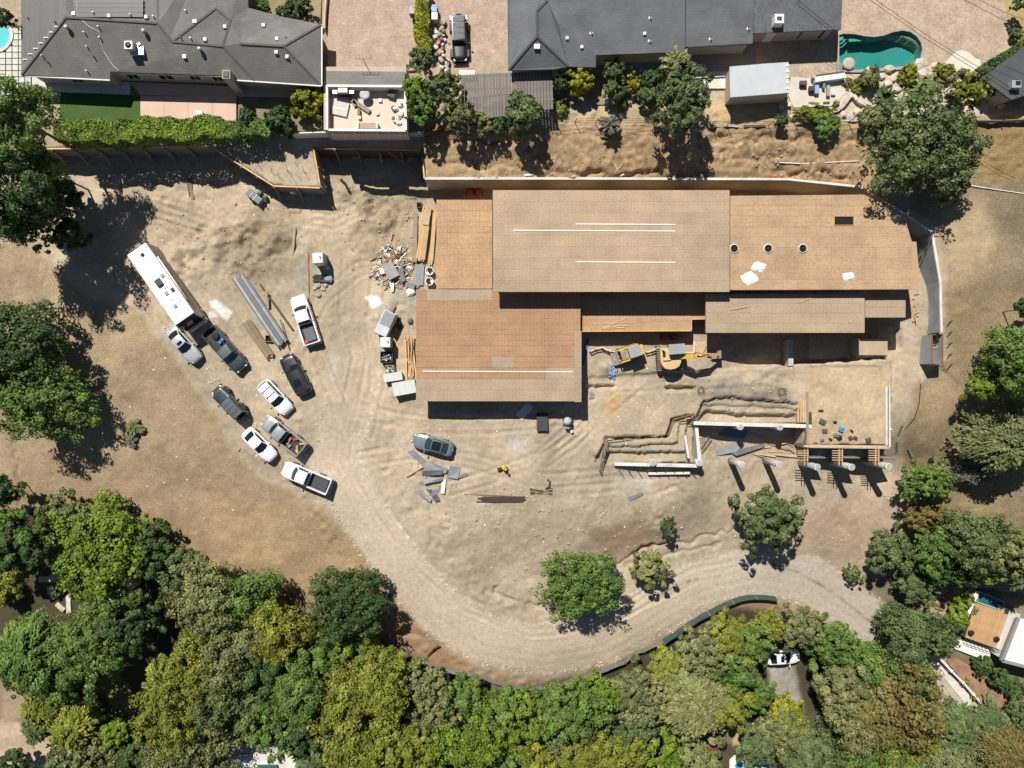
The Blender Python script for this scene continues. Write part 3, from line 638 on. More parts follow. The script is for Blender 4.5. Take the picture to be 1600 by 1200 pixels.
# --- woodland along the foot of the slope
WOOD = [(12, 838, 46, 8, 'green', CL), (50, 850, 36, 7, 'dark', CL), (112, 812, 40, 4.5, 'olive', RN), (166, 858, 78, 6.5, 'bright', RN), (236, 858, 40, 5, 'dark', RN), (288, 892, 40, 5, 'oak', CL),
        (330, 930, 62, 7.5, 'olive', RN), (395, 940, 56, 7, 'green', CL), (435, 985, 52, 7.5, 'yellow', CL), (24, 890, 24, 5, 'yellow', CL), (45, 988, 28, 6, 'green', RN), (208, 972, 46, 8.5, 'dark', RN),
        (152, 1002, 56, 9.5, 'green', RN), (60, 1015, 60, 9, 'green', FE), (104, 1052, 50, 9.5, 'green', CL), (25, 1045, 32, 7, 'dark', RN), (68, 1105, 32, 6, 'yellow', FE), (120, 1130, 40, 6.5, 'yellow', FE),
        (60, 1140, 28, 4.5, 'oak', FE), (150, 1175, 44, 6, 'olive', RN), (180, 1142, 26, 4.0, 'bright', RN), (260, 1058, 40, 8, 'yellow', FE), (270, 1112, 52, 8.5, 'yellow', CL), (310, 1040, 60, 8.5, 'yellow', RN),
        (378, 1015, 54, 8, 'olive', CL), (372, 1090, 54, 8, 'oak', RN), (300, 1165, 62, 8, 'olive', RN), (415, 1050, 40, 7, 'dark', CL), (460, 1080, 54, 8.5, 'green', CL), (430, 1130, 44, 8, 'green', RN),
        (480, 1140, 46, 7.5, 'dark', RN), (500, 1030, 40, 6, 'green', CL), (520, 1000, 26, 4.5, 'bright', CL), (560, 1005, 36, 5.5, 'bright', CL), (612, 1044, 38, 6.5, 'bright', CL), (590, 1065, 56, 8.5, 'yellow', RN),
        (530, 1090, 58, 8.5, 'yellow', CL), (610, 1085, 40, 8, 'lime', CL), (560, 1150, 68, 9, 'yellow', CL), (640, 1150, 46, 8, 'yellow', RN), (500, 1185, 44, 7, 'oak', FE), (668, 1070, 38, 6.5, 'olive', RN),
        (716, 1088, 40, 6, 'green', CL), (660, 1105, 40, 6, 'olive', CL), (690, 1095, 34, 6.5, 'olive', RN), (640, 1195, 50, 8, 'bright', CL), (736, 1150, 60, 8, 'bright', CL), (782, 1112, 40, 6.5, 'green', CL),
        (775, 1190, 46, 7.5, 'green', RN), (815, 1120, 44, 7, 'bright', RN), (830, 1175, 48, 7.5, 'yellow', CL), (870, 1108, 44, 7, 'green', CL), (862, 1130, 44, 6.5, 'oak', RN), (910, 1110, 48, 7, 'green', RN),
        (938, 1088, 34, 5.5, 'bright', RN), (905, 1172, 50, 8, 'yellow', CL), (960, 1180, 52, 7.5, 'yellow', RN), (988, 1074, 38, 6, 'olive', CL), (1005, 1105, 44, 6, 'olive', RN), (985, 1140, 40, 6, 'oak', RN),
        (1045, 1044, 36, 5.5, 'yellow', CL), (1080, 1085, 66, 8, 'willow', FE), (1056, 1066, 36, 6, 'willow', RN), (1098, 1014, 38, 6, 'olive', RN), (1032, 1180, 44, 5.5, 'bright', RN), (1090, 1180, 38, 5, 'olive', CL),
        (1140, 994, 36, 6, 'yellow', CL), (1172, 1006, 38, 6.5, 'green', RN), (1142, 1044, 46, 7, 'green', CL), (1140, 1085, 42, 6.5, 'yellow', CL), (1176, 1082, 36, 6, 'green', RN), (1200, 980, 32, 5.5, 'yellow', RN),
        (1245, 978, 34, 6, 'olive', CL), (1298, 1004, 42, 6.5, 'green', RN), (1180, 1165, 38, 5.5, 'oak', CL), (1220, 1140, 42, 6, 'olive', RN), (1228, 1116, 30, 4.5, 'lime', RN), (1260, 1180, 50, 7, 'oak', RN),
        (1318, 1066, 44, 7.5, 'olive', CL), (1350, 1045, 50, 7, 'green', CL), (1380, 1095, 80, 9.5, 'brown', RN), (1330, 1110, 52, 8, 'olive', RN), (1425, 1065, 44, 6.5, 'green', RN), (1400, 1150, 56, 7.5, 'yellow', RN),
        (1345, 1175, 50, 7, 'green', CL), (1440, 1130, 44, 6.5, 'olive', FE), (1500, 1140, 46, 6, 'oak', FE), (1480, 1185, 50, 6.5, 'olive', RN), (1545, 1120, 30, 5, 'oak', FE), (1570, 1165, 50, 6.5, 'brown', FE), (1600, 1110, 30, 5, 'oak', RN),
        (210, 1190, 30, 6, 'dark', RN), (20, 1195, 22, 4, 'dark', CL), (100, 1195, 24, 4.0, 'oak', CL), (1420, 1200, 44, 6, 'green', CL)]
TONE = dict(oak='grey-green', dark='dark green', green='mid-green', bright='bright green', lime='lime', olive='olive', yellow='yellow-green', brown='rust-tinged', grey='grey', willow='pale straw-green')
FORM = dict(round='dense-crowned', clump='billowy', feather='wispy')
LM = [(165, 858, 'the stone garden path'), (175, 1090, 'the small oval lawn'), (20, 1170, 'the sandy corner yard'), (410, 1190, 'the pale terrace at the bottom edge'), (550, 945, 'the dome-shaped dark tree'), (700, 1130, 'the bare grey tree'),
      (700, 1040, 'the fallen silt fence'), (850, 1070, 'the road bend'), (1080, 985, 'the green silt fence'), (1225, 1027, 'the hidden white car'), (1170, 1185, 'the bright small pool'), (1480, 1060, 'the white railed ramp'), (1380, 990, 'the end of the asphalt road'), (960, 1195, 'the middle bottom edge'), (300, 1195, 'the bottom edge')]
seen = {}
for (x, y, r, h, lf, st) in WOOD:
    lx, ly, nm = min(LM, key=lambda l: (l[0]-x)**2+(l[1]-y)**2)
    side = ('left of' if x < lx-25 else 'right of' if x > lx+25 else '')
    vert = ('above' if y < ly-22 else 'below' if y > ly+22 else '')
    rel = (vert+' and ' if vert and side else vert)+side if (vert or side) else 'beside'
    lab = f"{'wide' if r > 54 else 'small' if r < 36 else 'medium'} {FORM[st]} {TONE[lf]} tree {rel} {nm}"
    o = T(x, y, r, h, lf, st, lab, group='woodland trees along the foot of the slope')
    seen.setdefault(lab, []).append((o, x, y))
for lab, L in seen.items():
    if len(L) > 1:
        ax = 1 if max(a[1] for a in L)-min(a[1] for a in L) > max(a[2] for a in L)-min(a[2] for a in L) else 2
        L.sort(key=lambda a: a[ax])
        nm = (['leftmost', 'rightmost'] if ax == 1 else ['upper', 'lower']) if len(L) == 2 else (['leftmost', 'middle', 'rightmost'] if ax == 1 else ['topmost', 'middle', 'lowest'])
        for k, (o, _, _) in enumerate(L): o['label'] = nm[min(k, len(nm)-1)]+' '+lab
T(706, 1120, 40, 6.5, 'grey', FE, 'bare grey dead tree among the green crowns at the bottom', 'dead_tree', bare=True)
T(1468, 1148, 34, 5.0, 'grey', FE, 'bare grey dead tree beside the white railed ramp', 'dead_tree', bare=True)
T(205, 690, 9, 0.6, 'grey', FE, 'dry grey weed below the low bush on the dry field', 'bush', 'bush')
# --- garden shrubs of the upper plots
SH = [(905, 127, 25, 3.0, 'lime', RN, 'lime-yellow rounded shrub below the dark house eave'), (877, 130, 15, 2.6, 'dark', RN, 'dark shrub between the slatted canopy and the lime shrub'), (959, 112, 17, 3, 'oak', CL, 'grey-green fig-like shrub under the eave'),
      (960, 140, 18, 2.6, 'oak', CL, 'lower grey-green shrub left of the small lime bush'), (990, 131, 14, 2.0, 'lime', RN, 'small lime bush between two dark shrubs'), (1019, 124, 17, 2.8, 'dark', RN, 'dark rounded shrub left of the slope tree'), (1013, 150, 16, 2.4, 'oak', CL, 'grey-green shrub below the dark rounded shrub'),
      (818, 178, 30, 4.2, 'oak', CL, 'dusty shrub at the corner of the slatted canopy'), (718, 180, 26, 4.2, 'olive', RN, 'olive tree left of the slatted canopy'), (696, 138, 27, 4.6, 'oak', RN, 'grey-green tree between the roof deck and slatted canopy'), (648, 140, 20, 4.0, 'bright', CL, 'bright shrub at the right wall of the roof deck'),
      (660, 172, 24, 4.6, 'green', CL, 'green shrub below the bright shrub beside the roof deck'), (658, 96, 19, 4.2, 'oak', CL, 'dusky shrub at the lower end of the upright hedge'), (752, 192, 18, 2.6, 'olive', CL, 'olive bush at the foot of the slatted canopy'), (778, 196, 14, 2.2, 'dark', CL, 'little dark bush on the slope edge below the canopy'),
      (480, 162, 25, 3.2, 'lime', CL, 'lemon-green tree left of the roof deck'), (438, 190, 25, 2.8, 'dark', RN, 'dark round bush at the right end of the long hedge'), (386, 184, 16, 2.6, 'dark', RN, 'dark bush at the corner of the pink patio'), (466, 16, 22, 3.2, 'dark', RN, 'dark bush overhanging the grey roof at the top edge'), (447, 20, 14, 3, 'dark', RN, 'smaller dark bush beside the top edge roof bush'),
      (412, 10, 12, 2.2, 'green', RN, 'green bush at the top edge above the grey roof'), (340, 2, 14, 3, 'dark', CL, 'dark bush cut by the top edge over the grey roof'), (8, 30, 14, 5, 'dark', CL, 'dark shrub in the top left corner beside the pool'),
      (1518, 142, 26, 5.5, 'yellow', RN, 'tall yellow-green cypress beside the dark corner roof'), (1500, 128, 20, 4.2, 'olive', CL, 'olive shrub left of the tall cypress'), (1474, 112, 16, 1.6, 'yellow', RN, 'low mounded shrub below the pale spa deck'), (1546, 138, 14, 2.4, 'oak', CL, 'flowering shrub on the edge of the dark corner roof'), (1561, 132, 14, 2.4, 'oak', CL, 'second flowering shrub on the dark roof edge'),
      (1418, 116, 15, 1.8, 'yellow', CL, 'yellow-leaved bush at the right end of the green pool'), (1358, 124, 17, 2.0, 'olive', CL, 'cream-flowered bush beside the pool boulders'), (1342, 136, 14, 0.9, 'yellow', RN, 'low yellow groundcover beside the stone paving'), (1325, 131, 10, 0.7, 'brown', RN, 'rusty succulent mound beside the stone paving'),
      (1272, 176, 33, 1.2, 'yellow', RN, 'long clipped shrub along the patio edge'), (1306, 163, 6, 0.6, 'yellow', RN, 'small yellow tuft at the patio edge'), (1220, 190, 10, 1.4, 'dark', CL, 'little dark bush at the chain-link fence below the shed'), (1365, 185, 22, 2.2, 'olive', CL, 'sparse olive bush by the fence left of the large tree'), (1290, 193, 24, 1.3, 'green', RN, 'green bush on the fence line below the clipped shrub'),
      (1585, 55, 10, 1.2, 'oak', CL, 'blue-grey bush on the grass beyond the paved yard'), (1595, 3, 14, 3, 'dark', RN, 'dark bush in the top right corner'), (952, 196, 16, 1.8, 'grey', FE, 'dry twiggy bush on the slope edge'), (972, 164, 9, 0.8, 'yellow', CL, 'small yellow tuft below the garden shrubs'), (875, 170, 12, 0.8, 'yellow', CL, 'weeds at the corner of the slatted canopy'),
      (25, 1010, 16, 2, 'green', CL, 'small garden bush below the stone garden path'), (10, 925, 22, 3, 'yellow', CL, 'yellow flowering bush left of the stone garden path'), (1560, 1060, 17, 2.4, 'dark', RN, 'dark clipped hedge bush below the lower house'), (1585, 1075, 18, 2.4, 'dark', RN, 'right hedge bush below the lower house'), (1535, 1040, 17, 2.2, 'dark', RN, 'left hedge bush below the lower house'),
      (1496, 960, 20, 3.0, 'bright', RN, 'bright hedge tree left of the deck pool'), (1490, 975, 18, 3, 'dark', RN, 'dark hedge bush left of the white deck wall'), (1507, 936, 14, 2.6, 'bright', CL, 'bright bush at the corner of the deck pool'), (1508, 1064, 8, 0.9, 'lime', RN, 'yellow succulent in the planting bed, upper one'), (1524, 1084, 9, 0.9, 'lime', RN, 'yellow succulent in the planting bed, lower one'),
      (1520, 952, 9, 1.2, 'olive', FE, 'wispy potted plant on the wooden deck'), (1112, 1172, 9, 1.2, 'pink', CL, 'pink flowering bush near the bright small pool')]
for a in SH:
    t_ = T(*a[:7], name='garden_shrub', cat='shrub', ry=14 if a[6].startswith('long clipped') else None)
# --- spiky rosettes
def rosette(px, py, r, n, label, lf='green', h=1.0):
    g = gp(px, py); q = random.Random(int(px)); b = MB(); L = r*S
    for k in range(n):
        a = 2*math.pi*k/n+q.uniform(-0.2, 0.2); e = q.uniform(0.25, 1.1); d = Vector((math.cos(a), math.sin(a), 0)); s = Vector((-math.sin(a), math.cos(a), 0))*L*0.11
        p0 = Vector((0, 0, 0.1)); p1 = d*L*0.5*math.cos(e)+Vector((0, 0, h*math.sin(e)*0.9)); p2 = d*L*q.uniform(0.8, 1.1)+Vector((0, 0, h*math.sin(e)*0.7))
        b.add([p0-s*0.5, p0+s*0.5, p1+s, p1-s, p2, p1+Vector((0, 0, -0.05))], [(0, 1, 2, 3), (3, 2, 4), (0, 5, 3), (1, 2, 5), (2, 4, 5), (3, 5, 4)])
    t = thing('spiky_plant', g, label, 'plant')
    o = b.build('leaves', LEAF[lf], t, local=True)
    a = o.data.attributes.new('tone', 'FLOAT_COLOR', 'POINT'); a.data.foreach_set('color', [1.0]*4*len(o.data.vertices))
    MB().tube([(0, 0, -0.1), (0, 0, 0.35)], [0.12, 0.09], 6).build('stem', M_BARK, t, local=True)
for a in [(1378, 158, 23, 26, 'dark spiky bird-of-paradise clump right of the curved garden wall', 'dark', 1.6), (1432, 146, 26, 46, 'broad-leaved banana clump above the large wall-corner tree', 'green', 1.8), (1452, 132, 18, 22, 'paler broad-leaved clump beside the banana plants', 'olive', 1.6),
          (1488, 158, 17, 34, 'pale agave rosette left of the tall cypress', 'willow', 1.0), (1506, 148, 14, 30, 'pale agave rosette touching the tall cypress', 'willow', 0.9), (1420, 172, 14, 20, 'yucca-like clump behind the large tree crown', 'green', 1.2)]:
    rosette(*a)
# --- hedges: clipped foliage walls
def hedge(px0, py0, px1, py1, wpx, h, lf, label, seed=3):
    a, b = gp(px0, py0), gp(px1, py1); zt = (a.z+b.z)/2+h
    A, B = at(px0, py0, zt), at(px1, py1, zt); d = B-A; L = d.length; u = d/L; w = Vector((-u.y, u.x, 0)); W = wpx*S/2
    g = np.random.default_rng(seed); n = int(L*(W*2+h)*130)
    s = g.uniform(0, L, n); f = g.choice(3, n, p=[0.5, 0.25, 0.25]); lat = g.uniform(-W, W, n); zz = g.uniform(-h, 0, n)
    Nn = np.zeros((n, 3))
    wob = 0.8*vnoise(s, s*0, 1.3, seed)*W+0.25*W*vnoise(s, s*0, 0.5, seed+1)
    top = f == 0; zz[top] = 0.25*vnoise(s[top], lat[top], 0.7, seed+2)*h*0.5
    for k, sg in ((1, 1), (2, -1)):
        m = f == k; lat[m] = sg*W; Nn[m] = np.array(w)*sg+[0, 0, 0.3]
    Nn[top] = (0, 0, 1); lat = lat*(1+0.2*vnoise(s, zz, 0.8, seed+5))+wob
    P = np.array(A)[None]+np.outer(s, np.array(u))+np.outer(lat, np.array(w)); P[:, 2] = zt+zz
    P += g.normal(size=P.shape)*0.05; Nn += g.normal(size=P.shape)*0.55; Nn /= np.linalg.norm(Nn, axis=1, keepdims=True)
    tone = np.clip(1+0.9*vnoise(s, lat, 0.8, seed+7), 0.5, 1.5)*g.uniform(0.8, 1.2, n)
    base = Vector(((A.x+B.x)/2, (A.y+B.y)/2, min(a.z, b.z)))
    t = thing('hedge', base, label, 'hedge')
    me = leaf_mesh('foliage', P-np.array(base), Nn, 0.19, np.stack([tone]*3, 1), 1.5); me.materials.append(LEAF[lf])
    o = bpy.data.objects.new('foliage', me); COL.objects.link(o); o.parent = t
    m = MB(); q = random.Random(seed)
    for k in range(max(2, int(L/1.2))):
        p = A+u*(k+0.5)*L/max(2, int(L/1.2)); MB().tube([(p.x, p.y, base.z-0.2), (p.x+0.05, p.y, zt-h*0.4)], [0.05, 0.03], 5).build('stem', M_BARK, t)
hedge(84, 207, 345, 199, 30, 2.2, 'bright', 'long clipped bright hedge between the lawn terrace and retaining wall', 3)
hedge(345, 198, 420, 196, 24, 2.2, 'green', 'darker hedge end beside the pink patio', 13)
hedge(660, -20, 660, 82, 19, 2.0, 'lime', 'upright yellow-green clipped hedge between the two driveways', 23)
hedge(1534, 110, 1620, 58, 12, 1.8, 'dark', 'narrow dark hedge along the edge of the corner roof', 33)
# ------------------------------------------------------------------ vehicles (x forward, origin on the ground)
def paintm(name, col, metal=0.0, rough=0.35): return mat('paint_'+name, col, rough, 0.05, 1.0, metal=metal, spec=0.5, coat=0.6)
M_GLASS = mat('tinted_glass', (0.012, 0.016, 0.02), 0.06, 0.05, 1, spec=0.6)
M_GLASST = mat('teal_glass', (0.03, 0.05, 0.055), 0.08, 0.05, 1, spec=0.6)
M_TYRE = mat('tyre_rubber', (0.02, 0.02, 0.021), 0.85, 0.2, 6)
M_RIM = mat('rim_metal', (0.35, 0.35, 0.36), 0.35, 0.05, 2, metal=0.8)
M_TRIM = mat('black_trim', (0.018, 0.018, 0.02), 0.5, 0.1, 4)
M_LAMP = mat('lamp_lens', (0.75, 0.77, 0.78), 0.12, 0.05, 4)
M_RED = mat('tail_lens', (0.35, 0.015, 0.012), 0.2, 0.05, 4)
M_BED = mat('bed_liner', (0.035, 0.036, 0.04), 0.7, 0.25, 3, fine=0.2)
M_CHROME = mat('bumper_metal', (0.45, 0.46, 0.47), 0.3, 0.05, 2, metal=0.7)
M_PLATE = mat('number_plate', (0.7, 0.7, 0.68), 0.5, 0.05, 2)
def smooth_tab(tab, x):
    xs = [t[0] for t in tab]; ys = [t[1] for t in tab]
    return float(np.interp(x, xs, ys))
def wheel(t, x, y, r, w, left):
    b = MB(); M = Matrix.Rotation(R(90), 4, 'X')
    b.lathe([(r*0.6, -w/2), (r*0.9, -w/2), (r, -w*0.36), (r, w*0.36), (r*0.9, w/2), (r*0.6, w/2)], n=20, m=M)
    o = b.build('wheel', M_TYRE, t, True, True); o.location = (x, y, r); sg = 1 if left else -1
    c = MB(); c.lathe([(r*0.62, -0.01), (r*0.58, 0.02), (r*0.2, 0.0), (r*0.16, 0.025)], n=14, m=Matrix.Rotation(R(-90*sg), 4, 'X'))
    c.v = [(v[0], v[1]+sg*(w/2+0.002), v[2]) for v in c.v]
    c.build('rim', M_RIM, o, True, True)
def body_loft(L, wtab, ztab, wheels, rw, base=0.3, crown=0.05, n=34, x0=None, x1=None):
    b = MB(); x0 = -L/2 if x0 is None else x0; x1 = L/2 if x1 is None else x1; rows = []
    for i in range(n+1):
        x = x0+(x1-x0)*i/n; w = smooth_tab(wtab, x); zt = smooth_tab(ztab, x); zb = base
        for wx in wheels:
            d = abs(x-wx); q = rw*1.16
            if d < q: zb = max(zb, rw+math.sqrt(q*q-d*d)-0.04)
        zb = min(zb, zt-0.12)
        row = [(0, zb), (w*0.9, zb), (w, zb+0.06 if zb+0.06 < zt else zb), (w, zt-0.2 if zt-0.2 > zb+0.07 else zb+0.08), (w*0.975, zt-0.06), (w*0.9, zt), (w*0.5, zt+crown*0.8), (0, zt+crown)]
        rows.append([(x, y, z) for y, z in row]+[(x, -y, z) for y, z in row[-2:0:-1]])
    m = len(rows[0]); vs = [p for r_ in rows for p in r_]; fs = []
    for i in range(n):
        for k in range(m): fs.append((i*m+k, i*m+(k+1) % m, (i+1)*m+(k+1) % m, (i+1)*m+k))
    fs += [tuple(range(m-1, -1, -1)), tuple(range(n*m, n*m+m))]
    return b.add([(p[0], p[1], p[2]) for p in vs], [f[::-1] for f in fs])
def cabin(t, xf, xr1, xr0, xb, wb, wr, zb, zr, paint, glass, roofm=None, bf=0.22, br=0.14, crown=0.05, bb=None, sun=None, splits=(0.5,), gm=0.055):
    """greenhouse: painted shell with proud panes"""
    zf, zk = zb if hasattr(zb, '__len__') else (zb, zb); bb = br if bb is None else bb
    def front(u, v):
        y = (2*u-1); w = wb+(wr-wb)*v; bl = bf*(1-v)+bf*0.35*v
        return Vector((xf+(xr1-xf)*v-bl*y*y, y*w, zf+(zr-zf)*v+crown*(1-y*y)*v))
    def rear(u, v):
        y = (1-2*u); w = wb*0.97+(wr-wb*0.97)*v; bl = bb*(1-v)+bb*0.35*v
        return Vector((xb+(xr0-xb)*v+bl*y*y, y*w, zk+(zr-zk)*v+crown*(1-y*y)*v))
    def roof(u, v):
        y = 2*u-1; xa = xr1-bf*0.35*y*y; xc = xr0+bb*0.35*y*y
        return Vector((xa+(xc-xa)*v, y*wr, zr+crown*(1-y*y)+0.03*math.sin(math.pi*v)))
    def side(sg):
        def f(u, v):
            A = front(1 if sg > 0 else 0, v); B = rear(0 if sg > 0 else 1, v); return A+(B-A)*u
        return f
    sh = MB()
    sh.grid(front, 8, 4).grid(rear, 8, 4).grid(roof, 8, 6)
    sh.grid(side(1), 8, 4); k = len(sh.v); sh.grid(side(-1), 8, 4)
    sh.build('cabin', paint, t, True, True)
    def pane(name, f, u0, u1, v0, v1, off, m, parent=t):
        e = 1e-3
        def g(u, v):
            uu, vv = u0+(u1-u0)*u, v0+(v1-v0)*v; p = f(uu, vv)
            n = (f(min(uu+e, 1), vv)-f(max(uu-e, 0), vv)).cross(f(uu, min(vv+e, 1))-f(uu, max(vv-e, 0)))
            if n.length > 0: n.normalize()
            c = Vector(((xf+xb)/2, 0, zr-0.6))
            if n.dot(p-c) < 0: n = -n
            return p+n*off
        return MB().grid(g, 8, 4).build(name, m, parent, True, True)
    pane('windshield', front, gm, 1-gm, 0.04, 0.93, 0.012, glass)
    pane('rear_window', rear, gm*1.4, 1-gm*1.4, 0.1, 0.92, 0.012, glass)
    for sg in (1, -1):
        us = [0.07]+list(splits)+[0.93]
        for a_, b_ in zip(us[:-1], us[1:]): pane('side_window', side(sg), a_+0.012, b_-0.012, 0.12, 0.86, 0.012, glass)
    if roofm: pane('roof_panel', roof, 0.06, 0.94, 0.03, 0.97, 0.014, roofm)
    if sun: pane('sunroof', roof, sun[0], sun[1], sun[2], sun[3], 0.018, M_GLASS)
    return roof, pane
def car(px, py, deg, label, kind, paint, name='parked_car', cat='car', glass=None, roofm=None, sun=None, L=None, W=None, cross=0, bed=None, group='vehicles parked on the site', rails=False):
    glass = glass or M_GLASS
    g = gp(px, py)
    zc = g.z+0.9; c = at(px, py, zc)
    t = thing(name, (c.x, c.y, hz(c.x, c.y)), label, cat, R(deg), group)
    if kind == 'sedan':
        L = L or 4.85; w = (W or 1.86)/2; rw = 0.34; wx = [L*0.29, -L*0.29]
        wt = [(-L/2, w*0.62), (-L/2+0.12, w*0.82), (-L/2+0.45, w*0.95), (-L*0.2, w), (L*0.2, w), (L/2-0.6, w*0.93), (L/2-0.2, w*0.78), (L/2, w*0.5)]
        zt = [(-L/2, 0.62), (-L/2+0.1, 0.9), (-L/2+0.5, 1.0), (-L*0.2, 0.98), (L*0.14, 0.95), (L/2-0.9, 0.86), (L/2-0.25, 0.72), (L/2, 0.5)]
        body_loft(L, wt, zt, wx, rw, 0.24).build('body', paint, t, True, True)
        rf, pane = cabin(t, L*0.19, L*0.02, -L*0.22, -L*0.40, w*0.86, w*0.68, (0.97, 0.99), 1.42, paint, glass, roofm, sun=sun, splits=(0.46,))
    elif kind == 'suv':
        L = L or 4.8; w = (W or 1.92)/2; rw = 0.38; wx = [L*0.29, -L*0.29]
        wt = [(-L/2, w*0.72), (-L/2+0.12, w*0.88), (-L/2+0.5, w*0.97), (-L*0.2, w), (L*0.2, w), (L/2-0.6, w*0.94), (L/2-0.2, w*0.82), (L/2, w*0.55)]
        zt = [(-L/2, 0.75), (-L/2+0.08, 1.05), (-L*0.2, 1.1), (L*0.16, 1.1), (L/2-0.6, 1.02), (L/2-0.2, 0.88), (L/2, 0.6)]
        body_loft(L, wt, zt, wx, rw, 0.3).build('body', paint, t, True, True)
        rf, pane = cabin(t, L*0.22, L*0.07, -L*0.40, -L*0.47, w*0.88, w*0.70, 1.09, 1.70, paint, glass, roofm, sun=sun, splits=(0.36, 0.66))
    elif kind == 'jeep':
        L = L or 4.5; w = (W or 1.86)/2; rw = 0.42; wx = [L*0.31, -L*0.29]
        wt = [(-L/2, w*0.8), (-L/2+0.1, w*0.84), (L*0.1, w*0.84), (L/2-0.5, w*0.74), (L/2-0.1, w*0.68), (L/2, w*0.6)]
        zt = [(-L/2, 1.12), (L*0.1, 1.2), (L/2-0.3, 1.14), (L/2, 1.0)]
        body_loft(L, wt, zt, wx, 0.2, 0.5).build('body', paint, t, True, True)
        rf, pane = cabin(t, L*0.16, L*0.1, -L*0.44, -L*0.47, w*0.8, w*0.74, 1.17, 1.83, paint, glass, None, bf=0.06, br=0.04, splits=(0.36, 0.66))
        for k in range(4):
            pane('roof_panel', rf, 0.08, 0.92, 0.03+k*0.245, 0.03+k*0.245+0.22, 0.03, roofm or M_TRIM)
        for x in wx:
            for s in (1, -1):
                b = MB(); f = [(x-0.55, 0.62), (x-0.42, 0.9), (x+0.42, 0.9), (x+0.55, 0.62)]
                for (xa, za), (xb_, zb_) in zip(f[:-1], f[1:]): b.bar((xa, s*(w*0.9), za), (xb_, s*(w*0.9), zb_), 0.28, 0.05)
                b.build('fender', M_TRIM, t, False, True)
        b = MB().lathe([(0.1, -0.12), (0.36, -0.12), (0.39, -0.07), (0.39, 0.07), (0.36, 0.12), (0.1, 0.12)], c=(-L/2-0.14, 0, 1.0), n=18, m=Matrix.Rotation(R(90), 4, 'Y'))
        b.build('spare_wheel', M_TYRE, t, True, True)
        MB().box((L/2+0.1, 0, 0.62), (0.18, w*1.7, 0.2)).build('front_bumper', M_TRIM, t, False, True, 0.03)
    else:  # pickup
        L = L or 5.9; w = (W or 2.0)/2; rw = 0.41; wx = [L*0.31, -L*0.27]; xb = bed or -L*0.08+0.1
        wt = [(xb, w), (L*0.2, w), (L/2-0.6, w*0.96), (L/2-0.2, w*0.86), (L/2, w*0.64)]
        zt = [(xb, 1.22), (L*0.16, 1.2), (L/2-0.7, 1.16), (L/2-0.2, 1.05), (L/2, 0.75)]
        body_loft(L, wt, zt, wx, rw, 0.4, x0=xb, n=24).build('body', paint, t, True, True)
        cb = xb+0.05
        rf, pane = cabin(t, L*0.285, L*0.175, cb+0.16, cb, w*0.88, w*0.72, 1.2, 1.84, paint, glass, roofm, bf=0.2, br=0.03, splits=(0.5,) if cb > -0.42 else (), sun=sun)
        x0 = -L/2+0.06; bd = MB()
        bd.box(((xb+x0)/2-0.01, 0, 0.72), (xb-x0-0.04, w*1.7, 0.08)); bd.build('bed_floor', M_BED, t, False, True)
        for s in (1, -1):
            q = body_loft(L, [(x0, w*0.95), (xb, w)], [(x0, 1.26), (xb, 1.24)], wx, rw, 0.42, 0, 14, x0, xb-0.02)
            q.v = [(v[0], s*(w-0.16+0.16*(abs(v[1])/w)) if v[1]*s > 0 else s*(w-0.17), v[2]) for v in q.v]
            q.build('bed_side', paint, t, False, True)
        MB().box((x0+0.02, 0, 0.93), (0.1, w*1.78, 0.62)).build('tailgate', paint, t, False, True, 0.02)
        MB().box((xb-0.06, 0, 1.0), (0.07, w*1.66, 0.5)).build('bed_front', paint, t, False, True)
        MB().box((x0-0.14, 0, 0.55), (0.2, w*1.8, 0.18)).build('rear_bumper', M_CHROME, t, False, True, 0.03)
    for x in wx:
        for s in (1, -1): wheel(t, x, s*(w-0.10 if kind != 'jeep' else w-0.06), rw, 0.24 if kind != 'jeep' else 0.3, s > 0)
    hx = L/2-(0.3 if kind in ('sedan', 'suv') else 0.13)
    for s in (1, -1):
        MB().box((hx, s*w*0.58, smooth_tab(zt, hx)-0.09), (0.26, 0.3, 0.14), rz=s*-0.5).build('headlight', M_LAMP, t, False, True, 0.03)
        MB().box((-L/2+0.16, s*w*0.66, 0.8 if kind == 'sedan' else 0.98), (0.2, 0.26, 0.14), rz=s*0.5).build('tail_light', M_RED, t, False, True, 0.02)
        mx = L*0.15 if kind != 'jeep' else L*0.12
        MB().box((mx, s*(w+0.11), 1.06 if kind == 'sedan' else 1.2), (0.14, 0.24, 0.16)).build('side_mirror', paint if kind == 'sedan' else M_TRIM, t, False, True, 0.03)
        for xd in ((-L*0.02, -L*0.17) if kind in ('sedan', 'suv') else (L*0.02,)):
            MB().box((xd, s*(w+0.012), 0.82 if kind == 'sedan' else 0.98), (0.2, 0.03, 0.04)).build('door_handle', M_TRIM, t, False, True)
        if rails:
            MB().tube([rf(0.06 if s < 0 else 0.94, 0.08)+Vector((0, 0, 0.02)), rf(0.06 if s < 0 else 0.94, 0.5)+Vector((0, 0, 0.08)), rf(0.06 if s < 0 else 0.94, 0.9)+Vector((0, 0, 0.02))], 0.025, 6).build('roof_rail', M_TRIM, t, True, True)
    if rails:
        for v in (0.3, 0.68): MB().bar(rf(0.05, v)+Vector((0, 0, 0.07)), rf(0.95, v)+Vector((0, 0, 0.07)), 0.06, 0.03).build('roof_bar', M_TRIM, t, False, True)
    MB().box((L/2-0.04, 0, 0.46), (0.1, w*1.0, 0.16)).build('grille', M_TRIM, t, False, True)
    MB().box((-L/2-0.005, 0, 0.72), (0.02, 0.32, 0.15)).build('number_plate', M_PLATE, t, False, True)
